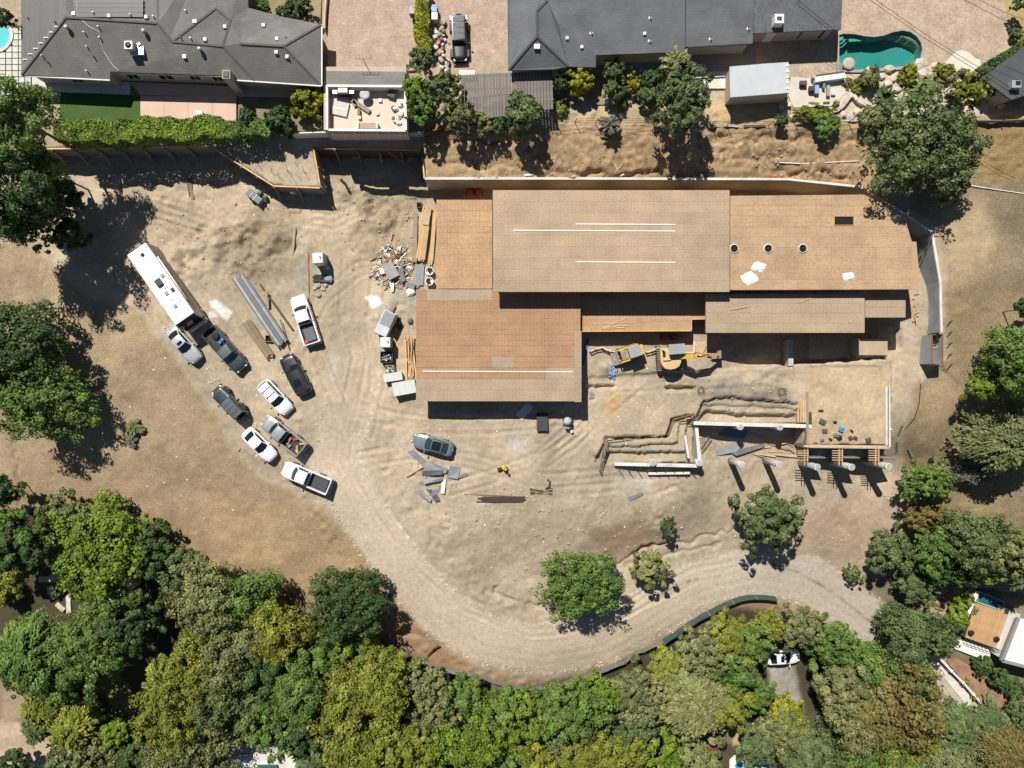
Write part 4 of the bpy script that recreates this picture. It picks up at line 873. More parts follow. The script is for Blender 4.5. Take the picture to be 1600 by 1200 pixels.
    if kind in ('sedan', 'suv'):
        for y in (-0.28, 0.2): MB().bar((L*0.205, y, smooth_tab(zt, L*0.2)+0.06), (L*0.16, y+0.38, smooth_tab(zt, L*0.2)+0.16), 0.02).build('wiper', M_TRIM, t, False, True)
    return t, L, w
PW = paintm('white', (0.78, 0.79, 0.80)); PSIL = paintm('silver', (0.50, 0.53, 0.55), 0.3); PBLK = paintm('black', (0.014, 0.014, 0.018)); PCHAR = paintm('charcoal', (0.055, 0.075, 0.08), 0.3, 0.3)
PGRY = paintm('grey', (0.23, 0.27, 0.30), 0.4, 0.28); PDGR = paintm('dark_green_grey', (0.05, 0.068, 0.07), 0.2); PPEW = paintm('pewter', (0.40, 0.42, 0.42), 0.4); PBLU = paintm('blue', (0.02, 0.08, 0.22), 0.2)
M_ROOFG = mat('grey_vinyl', (0.13, 0.135, 0.14), 0.6, 0.15, 3)
car(286, 539, -48, 'silver sedan with a sunroof parked tightly beside the white motorhome nose', 'sedan', PSIL, sun=(0.25, 0.75, 0.12, 0.42), L=4.9)
t, L, w = car(352, 546, -49, 'dark pickup truck with a spare tyre and blue tool in its bed', 'pickup', PCHAR, name='pickup_truck', cat='pickup truck', roofm=mat('dark_roof', (0.10, 0.115, 0.12), 0.4, 0.1, 3), L=6.0)
MB().lathe([(0.2, 0), (0.38, 0), (0.42, 0.06), (0.42, 0.18), (0.38, 0.24), (0.2, 0.24)], c=(-1.9, 0.15, 0.78), n=18).build('spare_tyre', M_TYRE, t, True, True)
for x, y in ((-1.05, 0.5), (-1.0, 0.1)): MB().box((x, y, 0.95), (0.35, 0.3, 0.3)).build('blue_tool_box', mat('blue_plastic', (0.02, 0.2, 0.55), 0.5, 0.1), t, False, True, 0.03)
M_ORG = mat('red_plastic', (0.55, 0.06, 0.03), 0.5, 0.1)
t, L, w = car(477, 500, 108, 'white single-cab pickup truck parked beside the long timber and metal bundle', 'pickup', PW, name='pickup_truck', cat='pickup truck', L=5.9, bed=-0.45)
MB().box((-1.65, 0.0, 0.84), (1.7, 1.2, 0.14)).build('bed_mat', mat('bed_mat', (0.13, 0.14, 0.14), 0.8, 0.15), t, False, True, 0.02)
MB().box((-2.5, 0.6, 0.95), (0.4, 0.34, 0.36)).build('red_can', M_ORG, t, False, True, 0.05)
MB().tube([(-0.75, 0.5, 0.96), (-0.9, 0.3, 0.98), (-0.78, 0.1, 0.96)], 0.06, 6).build('orange_strap', M_ORG, t, True, True)
car(461, 585, 117, 'glossy black SUV parked above the white SUV with roof bars', 'suv', PBLK, L=5.1, W=2.0, sun=(0.2, 0.8, 0.45, 0.8))
car(430, 621, -47, 'white SUV with two dark roof bars across its roof', 'suv', PW, rails=True, L=4.7)
t, L, w = car(359, 630, 134, 'dark green-grey boxy off-roader with a panelled roof and rear spare wheel', 'jeep', PDGR, roofm=mat('soft_top', (0.075, 0.10, 0.105), 0.6, 0.1, 3), L=4.5)
t, L, w = car(443, 680, 141, 'silver-grey pickup truck with yellow and orange tools in its bed', 'pickup', PPEW, name='pickup_truck', cat='pickup truck', L=5.7)
q = random.Random(3)
for k in range(9):
    MB().box((q.uniform(-2.4, -0.9), q.uniform(-0.6, 0.6), 0.86), (q.uniform(0.2, 0.7), q.uniform(0.12, 0.3), 0.16+k*0.015), rz=q.uniform(0, 3)).build('tool', [M_ORG, mat('yellow_plastic', (0.7, 0.4, 0.02), 0.5, 0.1), mat('tool_grey', (0.25, 0.25, 0.25), 0.6, 0.1), mat('raw_wood', (0.45, 0.30, 0.17), 0.8, 0.2)][k % 4], t, False, True)
car(405, 695, -45, 'white sedan parked along the stony verge beside the silver pickup', 'sedan', PW, L=4.7, glass=M_GLASS)
t, L, w = car(479, 746, 157, 'white crew-cab pickup truck nearest to the start of the road', 'pickup', PW, name='pickup_truck', cat='pickup truck', glass=M_GLASST, L=5.9)
MB().box((-1.75, 0, 0.84), (1.7, 1.3, 0.1)).build('bed_cover', mat('bed_cover', (0.06, 0.065, 0.07), 0.5, 0.1), t, False, True, 0.02)
t, L, w = car(676, 695, 165, 'grey sedan with a black panoramic roof parked alone on the yard', 'sedan', PGRY, roofm=M_GLASS, glass=M_GLASST, L=4.85)
# --- lifted off-roader in the paved driveway
t, L, w = car(718, 62, -88, 'lifted black off-roader with huge tyres and blue rear in the driveway', 'jeep', PBLK, roofm=mat('canvas_grey', (0.16, 0.165, 0.165), 0.8, 0.12, 3, fine=0.1), L=4.7, W=1.95, group=None)
MB().box((-2.2, 0, 1.25), (0.35, 1.5, 0.5)).build('rear_panel', PBLU, t, False, True, 0.04)
for s in (1, -1): MB().box((-2.15, s*0.85, 1.2), (0.5, 0.16, 0.4)).build('rear_corner', PW, t, False, True, 0.03)
car(1224, 1027, 4, 'white car half hidden under the trees near the bottom', 'sedan', PW, L=4.5, sun=(0.2, 0.8, 0.2, 0.6), group=None)

# --- motorhome
def motorhome():
    L, W_, H_ = 10.3, 2.55, 3.35
    c = at(258, 449, H_*0.9); a = R(-55.3)
    t = thing('motorhome', (c.x, c.y, hz(c.x, c.y)), 'long white motorhome with roof vents parked beside the tree shadow', 'motorhome', a, 'vehicles parked on the site')
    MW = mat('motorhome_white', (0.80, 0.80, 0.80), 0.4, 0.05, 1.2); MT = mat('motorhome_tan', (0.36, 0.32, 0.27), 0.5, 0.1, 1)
    b = MB(); prof = [(-L/2, 0.5), (-L/2, H_-0.08), (-L/2+0.08, H_), (L/2-0.75, H_), (L/2-0.4, H_-0.35), (L/2-0.1, 1.6), (L/2, 1.0), (L/2-0.02, 0.5)]
    n = len(prof)
    b.add([(x, s*W_/2, z) for s in (1, -1) for x, z in prof], [tuple(range(n)), tuple(range(2*n-1, n-1, -1))]+[(i, n+i, n+(i+1) % n, (i+1) % n) for i in range(n)])
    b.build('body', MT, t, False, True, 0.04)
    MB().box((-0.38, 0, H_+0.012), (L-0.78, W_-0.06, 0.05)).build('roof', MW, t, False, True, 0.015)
    MB().add([(L/2-0.72, -1.2, H_-0.02), (L/2-0.72, 1.2, H_-0.02), (L/2-0.07, 1.16, 1.62), (L/2-0.07, -1.16, 1.62), (L/2-0.36, 1.2, H_-0.36), (L/2-0.36, -1.2, H_-0.36)], [(0, 5, 4, 1), (5, 3, 2, 4)]).build('windshield', M_GLASS, t, False, True)
    MB().box((L/2+0.03, 0, 0.95), (0.16, 2.3, 0.5), taper=0.9).build('nose', MW, t, False, True, 0.06)
    for y in (-0.55, 0.55): MB().bar((L/2-0.05, y, 1.72), (L/2-0.25, y+0.5, 2.4), 0.03).build('wiper', M_TRIM, t, False, True)
    for s in (1, -1):
        for x0, x1 in ((-4.2, -3.2), (-2.4, -1.2), (0.2, 1.6), (2.6, 3.6)):
            MB().box(((x0+x1)/2, s*(W_/2+0.012), 2.2), (x1-x0, 0.03, 0.75)).build('side_window', M_GLASS, t, False, True)
        MB().box((0, s*(W_/2+0.006), 1.1), (L-0.8, 0.03, 0.22)).build('stripe', mat('motorhome_stripe', (0.09, 0.08, 0.075), 0.4, 0.1), t, False, True)
        MB().box((L/2-0.15, s*(W_/2+0.2), 2.1), (0.16, 0.25, 0.4)).build('side_mirror', M_TRIM, t, False, True, 0.03)
        MB().box((L/2-0.02, s*0.95, 0.85), (0.1, 0.35, 0.2)).build('headlight', M_LAMP, t, False, True, 0.02)
        for x in (L*0.36, -L*0.2): wheel(t, x, s*(W_/2-0.12), 0.45, 0.26, s > 0)
    MB().tube([(-3.2, 1.34, 3.05), (2.6, 1.34, 3.05)], 0.09, 8).build('awning_roll', MW, t, True, True)
    MB().box((-2.0, -1.4, 1.9), (3.4, 0.28, 1.7)).build('slide_out', MT, t, False, True, 0.03)
    MG = mat('vent_grey', (0.32, 0.34, 0.36), 0.5, 0.1); MD = mat('vent_dark', (0.045, 0.05, 0.06), 0.5, 0.1)
    for nm, x, y, sx, sy, h, m in [('air_conditioner', -0.55, -0.05, 0.95, 0.75, 0.28, MD), ('roof_vent', -1.0, 0.7, 0.45, 0.42, 0.12, MG), ('roof_vent', 0.95, 0.75, 0.5, 0.4, 0.12, MD), ('roof_vent', 0.9, -0.05, 0.45, 0.42, 0.12, MG), ('roof_vent', 2.6, -0.05, 0.45, 0.42, 0.12, MG),
                                   ('vent_cap', 0.35, 0.15, 0.1, 0.1, 0.1, MD), ('vent_cap', 1.8, 0.0, 0.1, 0.1, 0.1, MD), ('vent_cap', 2.5, 0.75, 0.1, 0.1, 0.1, MD)]:
        MB().box((x, y, H_+0.037+h/2), (sx, sy, h), taper=0.85).build(nm, m, t, False, True, min(h, sx)*0.2)
    MB().lathe([(0.2, 0), (0.2, 0.1), (0.1, 0.2)], c=(-4.2, 0.2, H_+0.037), n=14).build('satellite_dome', MD, t, True, True)
    MB().box((-L/2-0.05, 0, 0.7), (0.14, 2.3, 0.2)).build('rear_bumper', M_CHROME, t, False, True, 0.03)
    for k in range(6): MB().box((-L/2-0.03, 0.3, 1.1+k*0.36), (0.04, 0.4, 0.04)).build('ladder_rung', M_CHROME, t, False, True)
motorhome()
# ------------------------------------------------------------------ the framed house under construction
def osbm(name, col, line=0.22, rand=0.09):
    if name in MATS: return MATS[name]
    m, ns, ls, b = newmat(name)
    g = ns.new('ShaderNodeNewGeometry'); P = g.outputs['Position']
    n1 = N(ns, 'ShaderNodeTexNoise', Scale=0.35, Detail=3.0); ls.new(P, n1.inputs['Vector'])
    n2 = N(ns, 'ShaderNodeTexNoise', Scale=7.0, Detail=5.0, Roughness=0.7); ls.new(P, n2.inputs['Vector'])
    c = mulcol(ns, ls, col, ramp(ns, ls, n1.outputs['Fac'], [(0.3, (0.90, 0.89, 0.88)), (0.7, (1.1, 1.09, 1.06))]))
    c = mulcol(ns, ls, c, ramp(ns, ls, n2.outputs['Fac'], [(0.3, 0.72), (0.5, 1.0), (0.7, 1.28)]))
    sx = ns.new('ShaderNodeSeparateXYZ'); ls.new(P, sx.inputs[0])
    for k, (per, wd_) in enumerate(((0.4064, 0.10), (0.61, 0.08))):
        a = N(ns, 'ShaderNodeMath', operation='DIVIDE'); ls.new(sx.outputs[k], a.inputs[0]); a.inputs[1].default_value = per
        f = N(ns, 'ShaderNodeMath', operation='FRACT'); ls.new(a.outputs[0], f.inputs[0])
        l = N(ns, 'ShaderNodeMath', operation='LESS_THAN'); ls.new(f.outputs[0], l.inputs[0]); l.inputs[1].default_value = wd_
        n3 = N(ns, 'ShaderNodeTexNoise', Scale=0.9, Detail=2.0); ls.new(P, n3.inputs['Vector'])
        mm = N(ns, 'ShaderNodeMath', operation='MULTIPLY'); ls.new(l.outputs[0], mm.inputs[0]); ls.new(ramp(ns, ls, n3.outputs['Fac'], [(0.35, 0.0), (0.6, 1.0)]), mm.inputs[1])
        x = ns.new('ShaderNodeMix'); x.data_type = 'RGBA'; x.blend_type = 'MULTIPLY'; ls.new(mm.outputs[0], x.inputs[0]); ls.new(c, x.inputs[6]); x.inputs[7].default_value = (1-line, 1-line*1.05, 1-line*1.05, 1); c = x.outputs[2]
    oi = ns.new('ShaderNodeObjectInfo')
    c = mulcol(ns, ls, c, ramp(ns, ls, oi.outputs['Random'], [(0, (1-rand, 1-rand, 1-rand*0.8)), (1, (1+rand, 1+rand*0.9, 1+rand*0.7))]))
    ls.new(c, b.inputs['Base Color']); b.inputs['Roughness'].default_value = 0.85; b.inputs['Specular IOR Level'].default_value = 0.2
    MATS[name] = m; return m
OSB1 = osbm('osb_weathered', (0.425, 0.312, 0.218), 0.14, 0.05); OSB2 = osbm('osb_tan', (0.42, 0.295, 0.185), 0.2, 0.05); OSB3 = osbm('osb_grey', (0.375, 0.29, 0.205), 0.15, 0.05)
OSB4 = osbm('osb_orange', (0.37, 0.23, 0.137), 0.3, 0.04); OSB5 = osbm('osb_warm', (0.44, 0.29, 0.175), 0.27, 0.04)
M_LUM = mat('fresh_lumber', (0.58, 0.37, 0.19), 0.8, 0.15, 1.5, rand=0.15); M_LUMG = mat('weathered_lumber', (0.30, 0.24, 0.17), 0.85, 0.15, 1.5, rand=0.15)
M_WALLP = mat('wall_sheathing', (0.40, 0.27, 0.15), 0.85, 0.12, 1.2, rand=0.1); M_DARKW = mat('dark_wood', (0.10, 0.065, 0.04), 0.85, 0.2, 1.5)
M_WHT = mat('white_membrane', (0.80, 0.80, 0.79), 0.5, 0.06, 3); M_STRIP = mat('white_strip', (0.78, 0.76, 0.74), 0.5, 0.05, 3)
M_BLK = mat('opening_shade_black', (0.01, 0.01, 0.01), 0.9, 0.1)  # flat black standing in for the shade inside openings
house = thing('framed_house', at(1000, 460, 0), 'large timber house frame with flat OSB sheathed roofs, under construction', 'house')
npan = [0]
PANEL = {}
def rect_of(p0, p1, z): a, b = at(*p0, z), at(*p1, z); return min(a.x, b.x), max(a.x, b.x), min(a.y, b.y), max(a.y, b.y)
def deck(name, p0, p1, z, m, edge=None, outline=None, holes=(), thick=0.35, sheets=True, tones=None):
    """one roof: fascia and deck body, with OSB sheets of 1.22 x 2.44 m laid over it"""
    x0, x1, y0, y1 = rect_of(p0, p1, z)
    poly = outline or [(x0, y0), (x1, y0), (x1, y1), (x0, y1)]
    body = MB().prism(poly, z-thick, z-0.022).build(name, edge or M_WALLP, house)
    if not sheets: return body
    sd = 0.012; SX, SY = 2.44, 1.22
    ny = max(1, round((y1-y0)/SY)); hy = (y1-y0)/ny
    xs_cache = {}
    j = 0
    for j in range(ny):
        ya, yb = y0+j*hy, y0+(j+1)*hy
        off = SX/2 if j % 2 else 0
        cuts = [x0]+[x for x in np.arange(x0-off+SX, x1-0.5, SX)]+[x1]
        for xa, xb in zip(cuts[:-1], cuts[1:]):
            if xb-xa < 0.1: continue
            A = [(xa+sd/2, ya+sd/2), (xb-sd/2, ya+sd/2), (xb-sd/2, yb-sd/2), (xa+sd/2, yb-sd/2)]
            if outline:
                cx, cy = (xa+xb)/2, (ya+yb)/2
                A = clip_poly(A, poly)
                if len(A) < 3: continue
            if any(hx0 < (xa+xb)/2+(xb-xa)/2 and hx1 > xa and hy0 < yb and hy1 > ya for hx0, hx1, hy0, hy1 in holes):
                for hx0, hx1, hy0, hy1 in holes:
                    if hx0 < xb and hx1 > xa and hy0 < yb and hy1 > ya:
                        parts = [(xa, max(xa, hx0), ya, yb), (min(xb, hx1), xb, ya, yb), (max(xa, hx0), min(xb, hx1), ya, max(ya, hy0)), (max(xa, hx0), min(xb, hx1), min(yb, hy1), yb)]
                        for a_, b_, c_, d_ in parts:
                            if b_-a_ > 0.08 and d_-c_ > 0.08: MB().box(((a_+b_)/2, (c_+d_)/2, z-0.01), (b_-a_-sd, d_-c_-sd, 0.02)).build('osb_sheet', m, body)
                        break
                continue
            mm = m
            if tones:
                for (tx0, tx1, ty0, ty1), tm in tones:
                    if tx0 < (xa+xb)/2 < tx1 and ty0 < (ya+yb)/2 < ty1: mm = tm
            key = (round(xb-xa, 2), round(hy, 2), mm.name)
            dz = random.uniform(0, 0.004)
            if not outline or len(A) == 4 and abs(A[0][0]-xa-sd/2) < 1e-6 and abs(A[2][0]-xb+sd/2) < 1e-6 and abs(A[2][1]-yb+sd/2) < 1e-6 and abs(A[0][1]-ya-sd/2) < 1e-6:
                if key in PANEL:
                    o = bpy.data.objects.new('osb_sheet', PANEL[key]); COL.objects.link(o); o.parent = body
                    o.location = Vector(((xa+xb)/2, (ya+yb)/2, z-0.02+dz))-WLOC[body.name]
                else:
                    o = MB().box(((xa+xb)/2, (ya+yb)/2, z-0.01), (xb-xa-sd, hy-sd, 0.02)).build('osb_sheet', mm, body)
                    PANEL[key] = o.data
            else: MB().prism(A, z-0.02, z).build('osb_sheet', mm, body)
    return body
def clip_poly(A, C):
    ar = sum(C[i][0]*C[(i+1) % len(C)][1]-C[(i+1) % len(C)][0]*C[i][1] for i in range(len(C)))
    if ar < 0: C = C[::-1]
    out = A
    for i in range(len(C)):
        (ax, ay), (bx, by) = C[i], C[(i+1) % len(C)]; inp, out = out, []
        if not inp: break
        side = lambda p: (bx-ax)*(p[1]-ay)-(by-ay)*(p[0]-ax)
        for k in range(len(inp)):
            p, q_ = inp[k], inp[(k+1) % len(inp)]; sp, sq = side(p), side(q_)
            if sp >= 0: out.append(p)
            if sp*sq < 0: t = sp/(sp-sq); out.append((p[0]+(q_[0]-p[0])*t, p[1]+(q_[1]-p[1])*t))
    return out
Z1, Z2, Z3, Z4, Z5, Z6, Z7 = 5.7, 5.5, 4.3, 3.3, 4.0, 2.3, 3.2
def rc(x0, y0, x1, y1, z): a, b = at(x0, y1, z), at(x1, y0, z); return (a.x, b.x, a.y, b.y)
deck('upper_roof', (770, 297), (1140, 456), Z1, OSB1, tones=[(rc(1050, 340, 1140, 456, Z1), OSB3), (rc(770, 410, 870, 456, Z1), OSB3)])
hole_sky = rc(1303, 338, 1334, 352, Z2)
ol = [tuple(at(*p, Z2))[:2] for p in [(1141, 306), (1350, 304), (1412, 336), (1425, 378), (1424, 452), (1141, 453)]]
skl = [rc(x-6.5, 382, x+6.5, 395, Z2) for x in (1147, 1200, 1254)]
r2 = deck('east_roof', (1141, 304), (1425, 453), Z2, OSB2, outline=ol, holes=[hole_sky]+skl)
deck('south_lower_roof', (1103, 459), (1351, 520), Z3, OSB3)
deck('south_east_roof', (1352, 463), (1415, 496), Z5, OSB3)
deck('west_roof', (650, 452), (907, 627), Z4, OSB4, tones=[(rc(640, 597, 920, 630, Z4), OSB3), (rc(782, 565, 797, 600, Z4), OSB3), (rc(840, 580, 862, 600, Z4), OSB3), (rc(870, 565, 880, 600, Z4), OSB3), (rc(660, 450, 782, 466, Z4), OSB3), (rc(893, 560, 910, 630, Z4), OSB3)])
deck('north_west_roof', (682, 312), (769, 451), Z7, OSB5)
deck('terrace_deck', (899, 470), (1118, 517), Z6, OSB5, outline=[tuple(at(*p, Z6))[:2] for p in [(899, 458), (1120, 458), (1120, 498), (1080, 500), (1080, 517), (899, 518)]])
# east roof hole, curb and round skylights; black plates stand for their shade
hx0, hx1, hy0, hy1 = hole_sky
for a, b in (((hx0, hy0), (hx1, hy0)), ((hx1, hy0), (hx1, hy1)), ((hx1, hy1), (hx0, hy1)), ((hx0, hy1), (hx0, hy0))):
    MB().bar((a[0], a[1], Z2+0.02), (b[0], b[1], Z2+0.02), 0.06, 0.12).build('skylight_curb', M_LUM, r2)
MB().box(((hx0+hx1)/2, (hy0+hy1)/2, Z2-0.03), (hx1-hx0-0.1, hy1-hy0-0.1, 0.02)).build('skylight_shade_plate', M_BLK, r2)  # solid black plate painted as the shade in the hole
for x in (1147, 1200, 1254):
    c = at(x, 388.5, Z2); b = MB(); n = 20
    # sheet with a round hole
    hw = 6.5*S*(CH-Z2)/CH; vs, fs = [], []
    for k in range(n):
        a = 2*math.pi*k/n; u, v = math.cos(a), math.sin(a); s_ = hw/max(abs(u), abs(v))
        vs += [(c.x+u*0.40, c.y+v*0.40, Z2-0.003), (c.x+u*s_, c.y+v*s_, Z2-0.003)]
    for k in range(n): q_ = (k+1) % n; fs.append((2*k, 2*k+1, 2*q_+1, 2*q_))
    MB().add(vs, fs).build('osb_sheet', OSB2, r2)
    ring = MB().lathe([(0.43, -0.02), (0.49, -0.02), (0.49, 0.12), (0.43, 0.12)], c=(c.x, c.y, Z2), n=24)
    ring.f = ring.f[:-2]; ring.build('skylight_ring', M_WHT, r2, True)
    MB().lathe([(0.43, -0.02), (0.43, -0.01)], c=(c.x, c.y, Z2), n=24).build('skylight_shade_plate', M_BLK, r2)  # black disc stands for the shade down the round skylight
# small corner strips beside the curved wall
MB().prism(wpoly([(1414, 376), (1432, 378), (1438, 452), (1414, 452)], 4.6), 4.45, 4.6).build('east_eave', OSB2, house)
# walls under the roofs: sheathing with framed openings
def wall(p0, p1, z0, z1, m=None, studs=True, th=0.14):
    a, b = Vector((*p0, 0)), Vector((*p1, 0)); L = (b-a).length; u = (b-a)/L; o = None
    n = max(1, int(L/2.6)); st = L/n
    for k in range(n):
        c0, c1 = a+u*(k*st), a+u*((k+1)*st)
        if k % 3 == 1 and z1-z0 > 2 and studs:      # an opening with posts and a header
            MB().bar((c0.x, c0.y, z1-0.3), (c1.x, c1.y, z1-0.3), th, 0.55).build('header', M_LUM, house)
            for q_ in (0.03, 0.5, 0.97):
                p = c0+(c1-c0)*q_; MB().box((p.x, p.y, (z0+z1-0.58)/2), (0.12, 0.12, z1-0.58-z0)).build('post', M_LUM, house)
        else: MB().bar((c0.x, c0.y, (z0+z1)/2), (c1.x, c1.y, (z0+z1)/2), th, z1-z0-0.01).build('wall_panel', m or M_WALLP, house)
def walls(p0, p1, zt, ins=0.5, z0=-0.1):
    x0, x1, y0, y1 = rect_of(p0, p1, zt); x0 += ins; x1 -= ins; y0 += ins; y1 -= ins
    C = [(x0, y0), (x1, y0), (x1, y1), (x0, y1)]
    for k in range(4): wall(C[k], C[(k+1) % 4], z0, zt-0.36)
walls((770, 297), (1140, 456), Z1); walls((1141, 306), (1400, 453), Z2, 0.7); walls((1103, 462), (1351, 520), Z3, 0.9); walls((652, 452), (907, 627), Z4, 0.5); walls((684, 312), (769, 451), Z7, 0.3); walls((901, 462), (1078, 516), Z6, 0.4)
# parapet of the terrace deck and loose boards on it
for a, b in (((899, 458), (899, 518)), ((899, 518), (1080, 517)), ((1080, 517), (1080, 499)), ((1080, 499), (1120, 498)), ((1120, 498), (1120, 476))):
    p, q_ = at(*a, Z6+0.15), at(*b, Z6+0.15); MB().bar(p, q_, 0.09, 0.3).build('parapet', M_LUM, house)
for k in range(10):
    p = at(905+k*17.5, 514.5, Z6+0.1); MB().box((p.x, p.y, Z6+0.1), (0.04, 0.35, 0.16)).build('parapet_brace', M_LUM, house)
MB().bar(at(899, 458, Z4-0.2), at(899, 516, Z4-0.2), 0.2, 0.4).build('roof_edge_beam', M_LUM, house)
p = rect_of((897, 518), (908, 628), 2.9)
MB().box(((p[0]+p[1])/2, (p[2]+p[3])/2, 3.316), (p[1]-p[0], p[3]-p[2], 0.012)).build('edge_sheet', OSB3, house)
# white strips screwed to the roofs
for x0, x1, y, z in ((802, 1055, 361, Z1), (899, 1055, 351, Z1), (899, 1055, 410, Z1), (660, 895, 581, Z4)):
    MB().bar(at(x0, y-1, z+0.03), at(x1, y, z+0.03), 0.11, 0.05).build('roof_strip', M_STRIP, house)
# lumber bundles leaning beside the east wall
q = random.Random(21)
for k in range(26):
    y = q.uniform(395, 505); x = q.uniform(1426, 1436); a = at(x, y, 0.3+k*0.03); d = Vector((q.uniform(-0.5, 0.5), q.uniform(-1, 1), 0)).normalized()*q.uniform(0.5, 1.4)
    tag(MB().bar(a-d*0.5, a+d*0.5, 0.09, 0.045).build('scrap_board', M_LUM), 'short scrap board in the pile between the house and curved wall', 'board', 'scrap boards by the curved wall')
# things lying on the roofs
def sheet_bag(px, py, z, sx, sy, label, seed):
    q = random.Random(seed); c = at(px, py, z); b = MB(); n = 18
    vs = [(0, 0, 0.16)]; R1 = []
    for rr, hh in ((0.6, 0.13), (1.0, 0.005)):
        for k in range(n):
            a = 2*math.pi*k/n; j = q.uniform(0.9, 1.06)/max(abs(math.cos(a+seed)), abs(math.sin(a+seed)))**0.7*0.85; vs.append((math.cos(a)*sx*rr*j, math.sin(a)*sy*rr*j, hh*q.uniform(0.6, 1.3)))
    fs = [(0, 1+k, 1+(k+1) % n) for k in range(n)]+[(1+k, 1+n+k, 1+n+(k+1) % n, 1+(k+1) % n) for k in range(n)]
    b.add([(v[0]+c.x, v[1]+c.y, v[2]+z+0.005) for v in vs], fs); b.f.append(tuple(len(b.v)-n+k for k in range(n))[::-1])
    return tag(b.build('plastic_wrap', M_WHT), label, 'wrap')
sheet_bag(1171, 435, Z2, 1.0, 0.75, 'rounded white plastic wrap on the east roof, lower of the touching pair', 1); sheet_bag(1185, 417, Z2, 0.85, 0.6, 'white plastic wrap sheet on the east roof, upper of the touching pair', 2); sheet_bag(1326, 432, Z2, 0.75, 0.5, 'white crumpled plastic wrap alone on the east roof', 3)
for k, (a, b, z, nm) in enumerate([((941, 513), (981, 496), Z6, 'long plank slanting across the small terrace deck'), ((945, 511), (981, 508), Z6, 'plank lying flat along the terrace deck, upper one'), ((942, 513), (975, 512), Z6, 'plank lying flat along the terrace deck, lower one'), ((1248, 473), (1266, 466), Z3, 'thin board on the lower south roof, right one'), ((1141, 484), (1168, 479), Z3, 'thin board on the lower south roof, left one')]):
    tag(MB().bar(at(*a, z+0.03+k*0.012), at(*b, z+0.03+k*0.012), 0.12, 0.04).build('loose_plank', M_LUM), nm, 'plank')
p = at(1397, 340, Z2)
t = thing('roof_vent_pipe', p, 'white vent pipe standing near the corner of the east roof', 'vent pipe')
MB().lathe([(0.12, -0.05), (0.12, 0.5), (0.05, 0.5)], c=p, n=12).build('pipe', M_WHT, t, True); MB().lathe([(0.3, 0), (0.3, 0.02), (0.14, 0.06)], c=p, n=12).build('flashing', M_WHT, t, True)
# orange fence netting and junk in the gap behind the house
for x in (735, 748):
    g = gp(x, 302); t = thing('orange_barrier', g, f"orange plastic barrier in the shade behind the house, {'left' if x < 740 else 'right'} one", 'barrier')
    MB().box((g.x, g.y, g.z+0.5), (0.8, 0.5, 0.9), taper=0.7).build('shell', mat('orange_plastic', (0.6, 0.09, 0.03), 0.6, 0.15), t); MB().box((g.x, g.y, g.z+0.05), (0.95, 0.6, 0.12)).build('base', mat('orange_plastic', (0.6, 0.09, 0.03)), t)
# ------------------------------------------------------------------ retaining walls
def concm(name, c): return mat(name, c, 0.85, 0.16, 0.6, fine=0.12, fscale=5, obj=False)
M_CONC = concm('concrete', (0.43, 0.42, 0.40)); M_CONCL = concm('light_concrete', (0.62, 0.59, 0.54)); M_SHOT = concm('shotcrete', (0.36, 0.37, 0.375)); M_CONCW = concm('formed_concrete', (0.50, 0.42, 0.32))
wr = thing('retaining_wall', at(1100, 290, 0), 'tall curved concrete retaining wall around the back of the new house', 'wall')
for k, (a, b) in enumerate(zip(WALL_R[:-1], WALL_R[1:])):
    A, B = at(*a), at(*b); d = (B-A); d.z = 0; u = d.normalized(); nrm = Vector((u.y, -u.x, 0))
    za, zb = a[2], b[2]; off = nrm*0.16
    vs = []
    for P_, z in ((A, za), (B, zb)):
        for s, zz in ((-0.14, -1.2), (0.16, -1.2), (0.16, z), (-0.14, z)): vs.append((P_.x+nrm.x*s, P_.y+nrm.y*s, zz))
    MB().add(vs, [(0, 1, 2, 3), (7, 6, 5, 4), (1, 5, 6, 2), (0, 3, 7, 4), (3, 2, 6, 7), (0, 4, 5, 1)]).build('wall_section', M_SHOT if k >= 4 else M_CONCW, wr)
    MB().bar((A.x, A.y, za+0.03), (B.x, B.y, zb+0.03), 0.26, 0.07).build('wall_cap', M_CONCL, wr)
# end box of the wall and the shotcrete toe running down
A = at(1471, 519, 3.4); B = at(1472, 572, 2.2)
e = thing('form_box', gp(1464, 545), 'open rusty-edged formwork box at the lower end of the curved wall', 'formwork')
for p, q_ in (((1456, 523), (1473, 522)), ((1473, 522), (1473, 570)), ((1473, 570), (1457, 568)), ((1457, 568), (1456, 523))):
    P_, Q_ = at(*p, 2.6), at(*q_, 2.6); MB().bar((P_.x, P_.y, 1.0), (Q_.x, Q_.y, 1.0), 0.07, 3.2).build('form_panel', M_SHOT, e); MB().bar((P_.x, P_.y, 2.63), (Q_.x, Q_.y, 2.63), 0.09, 0.06).build('form_edge', mat('rust', (0.26, 0.10, 0.05), 0.8, 0.2), e)
b = MB(); q = random.Random(4)
path = [(1441, 440), (1443, 480), (1444, 520), (1445, 560), (1447, 596)]
tag(MB().prism(wpoly([(1436, 440), (1452, 440), (1458, 520), (1458, 565), (1455, 600), (1441, 598), (1439, 560), (1440, 520)], 0.05), -0.6, 0.10).build('concrete_apron', M_SHOT), 'grey concrete apron strip at the foot of the curved wall', 'apron')
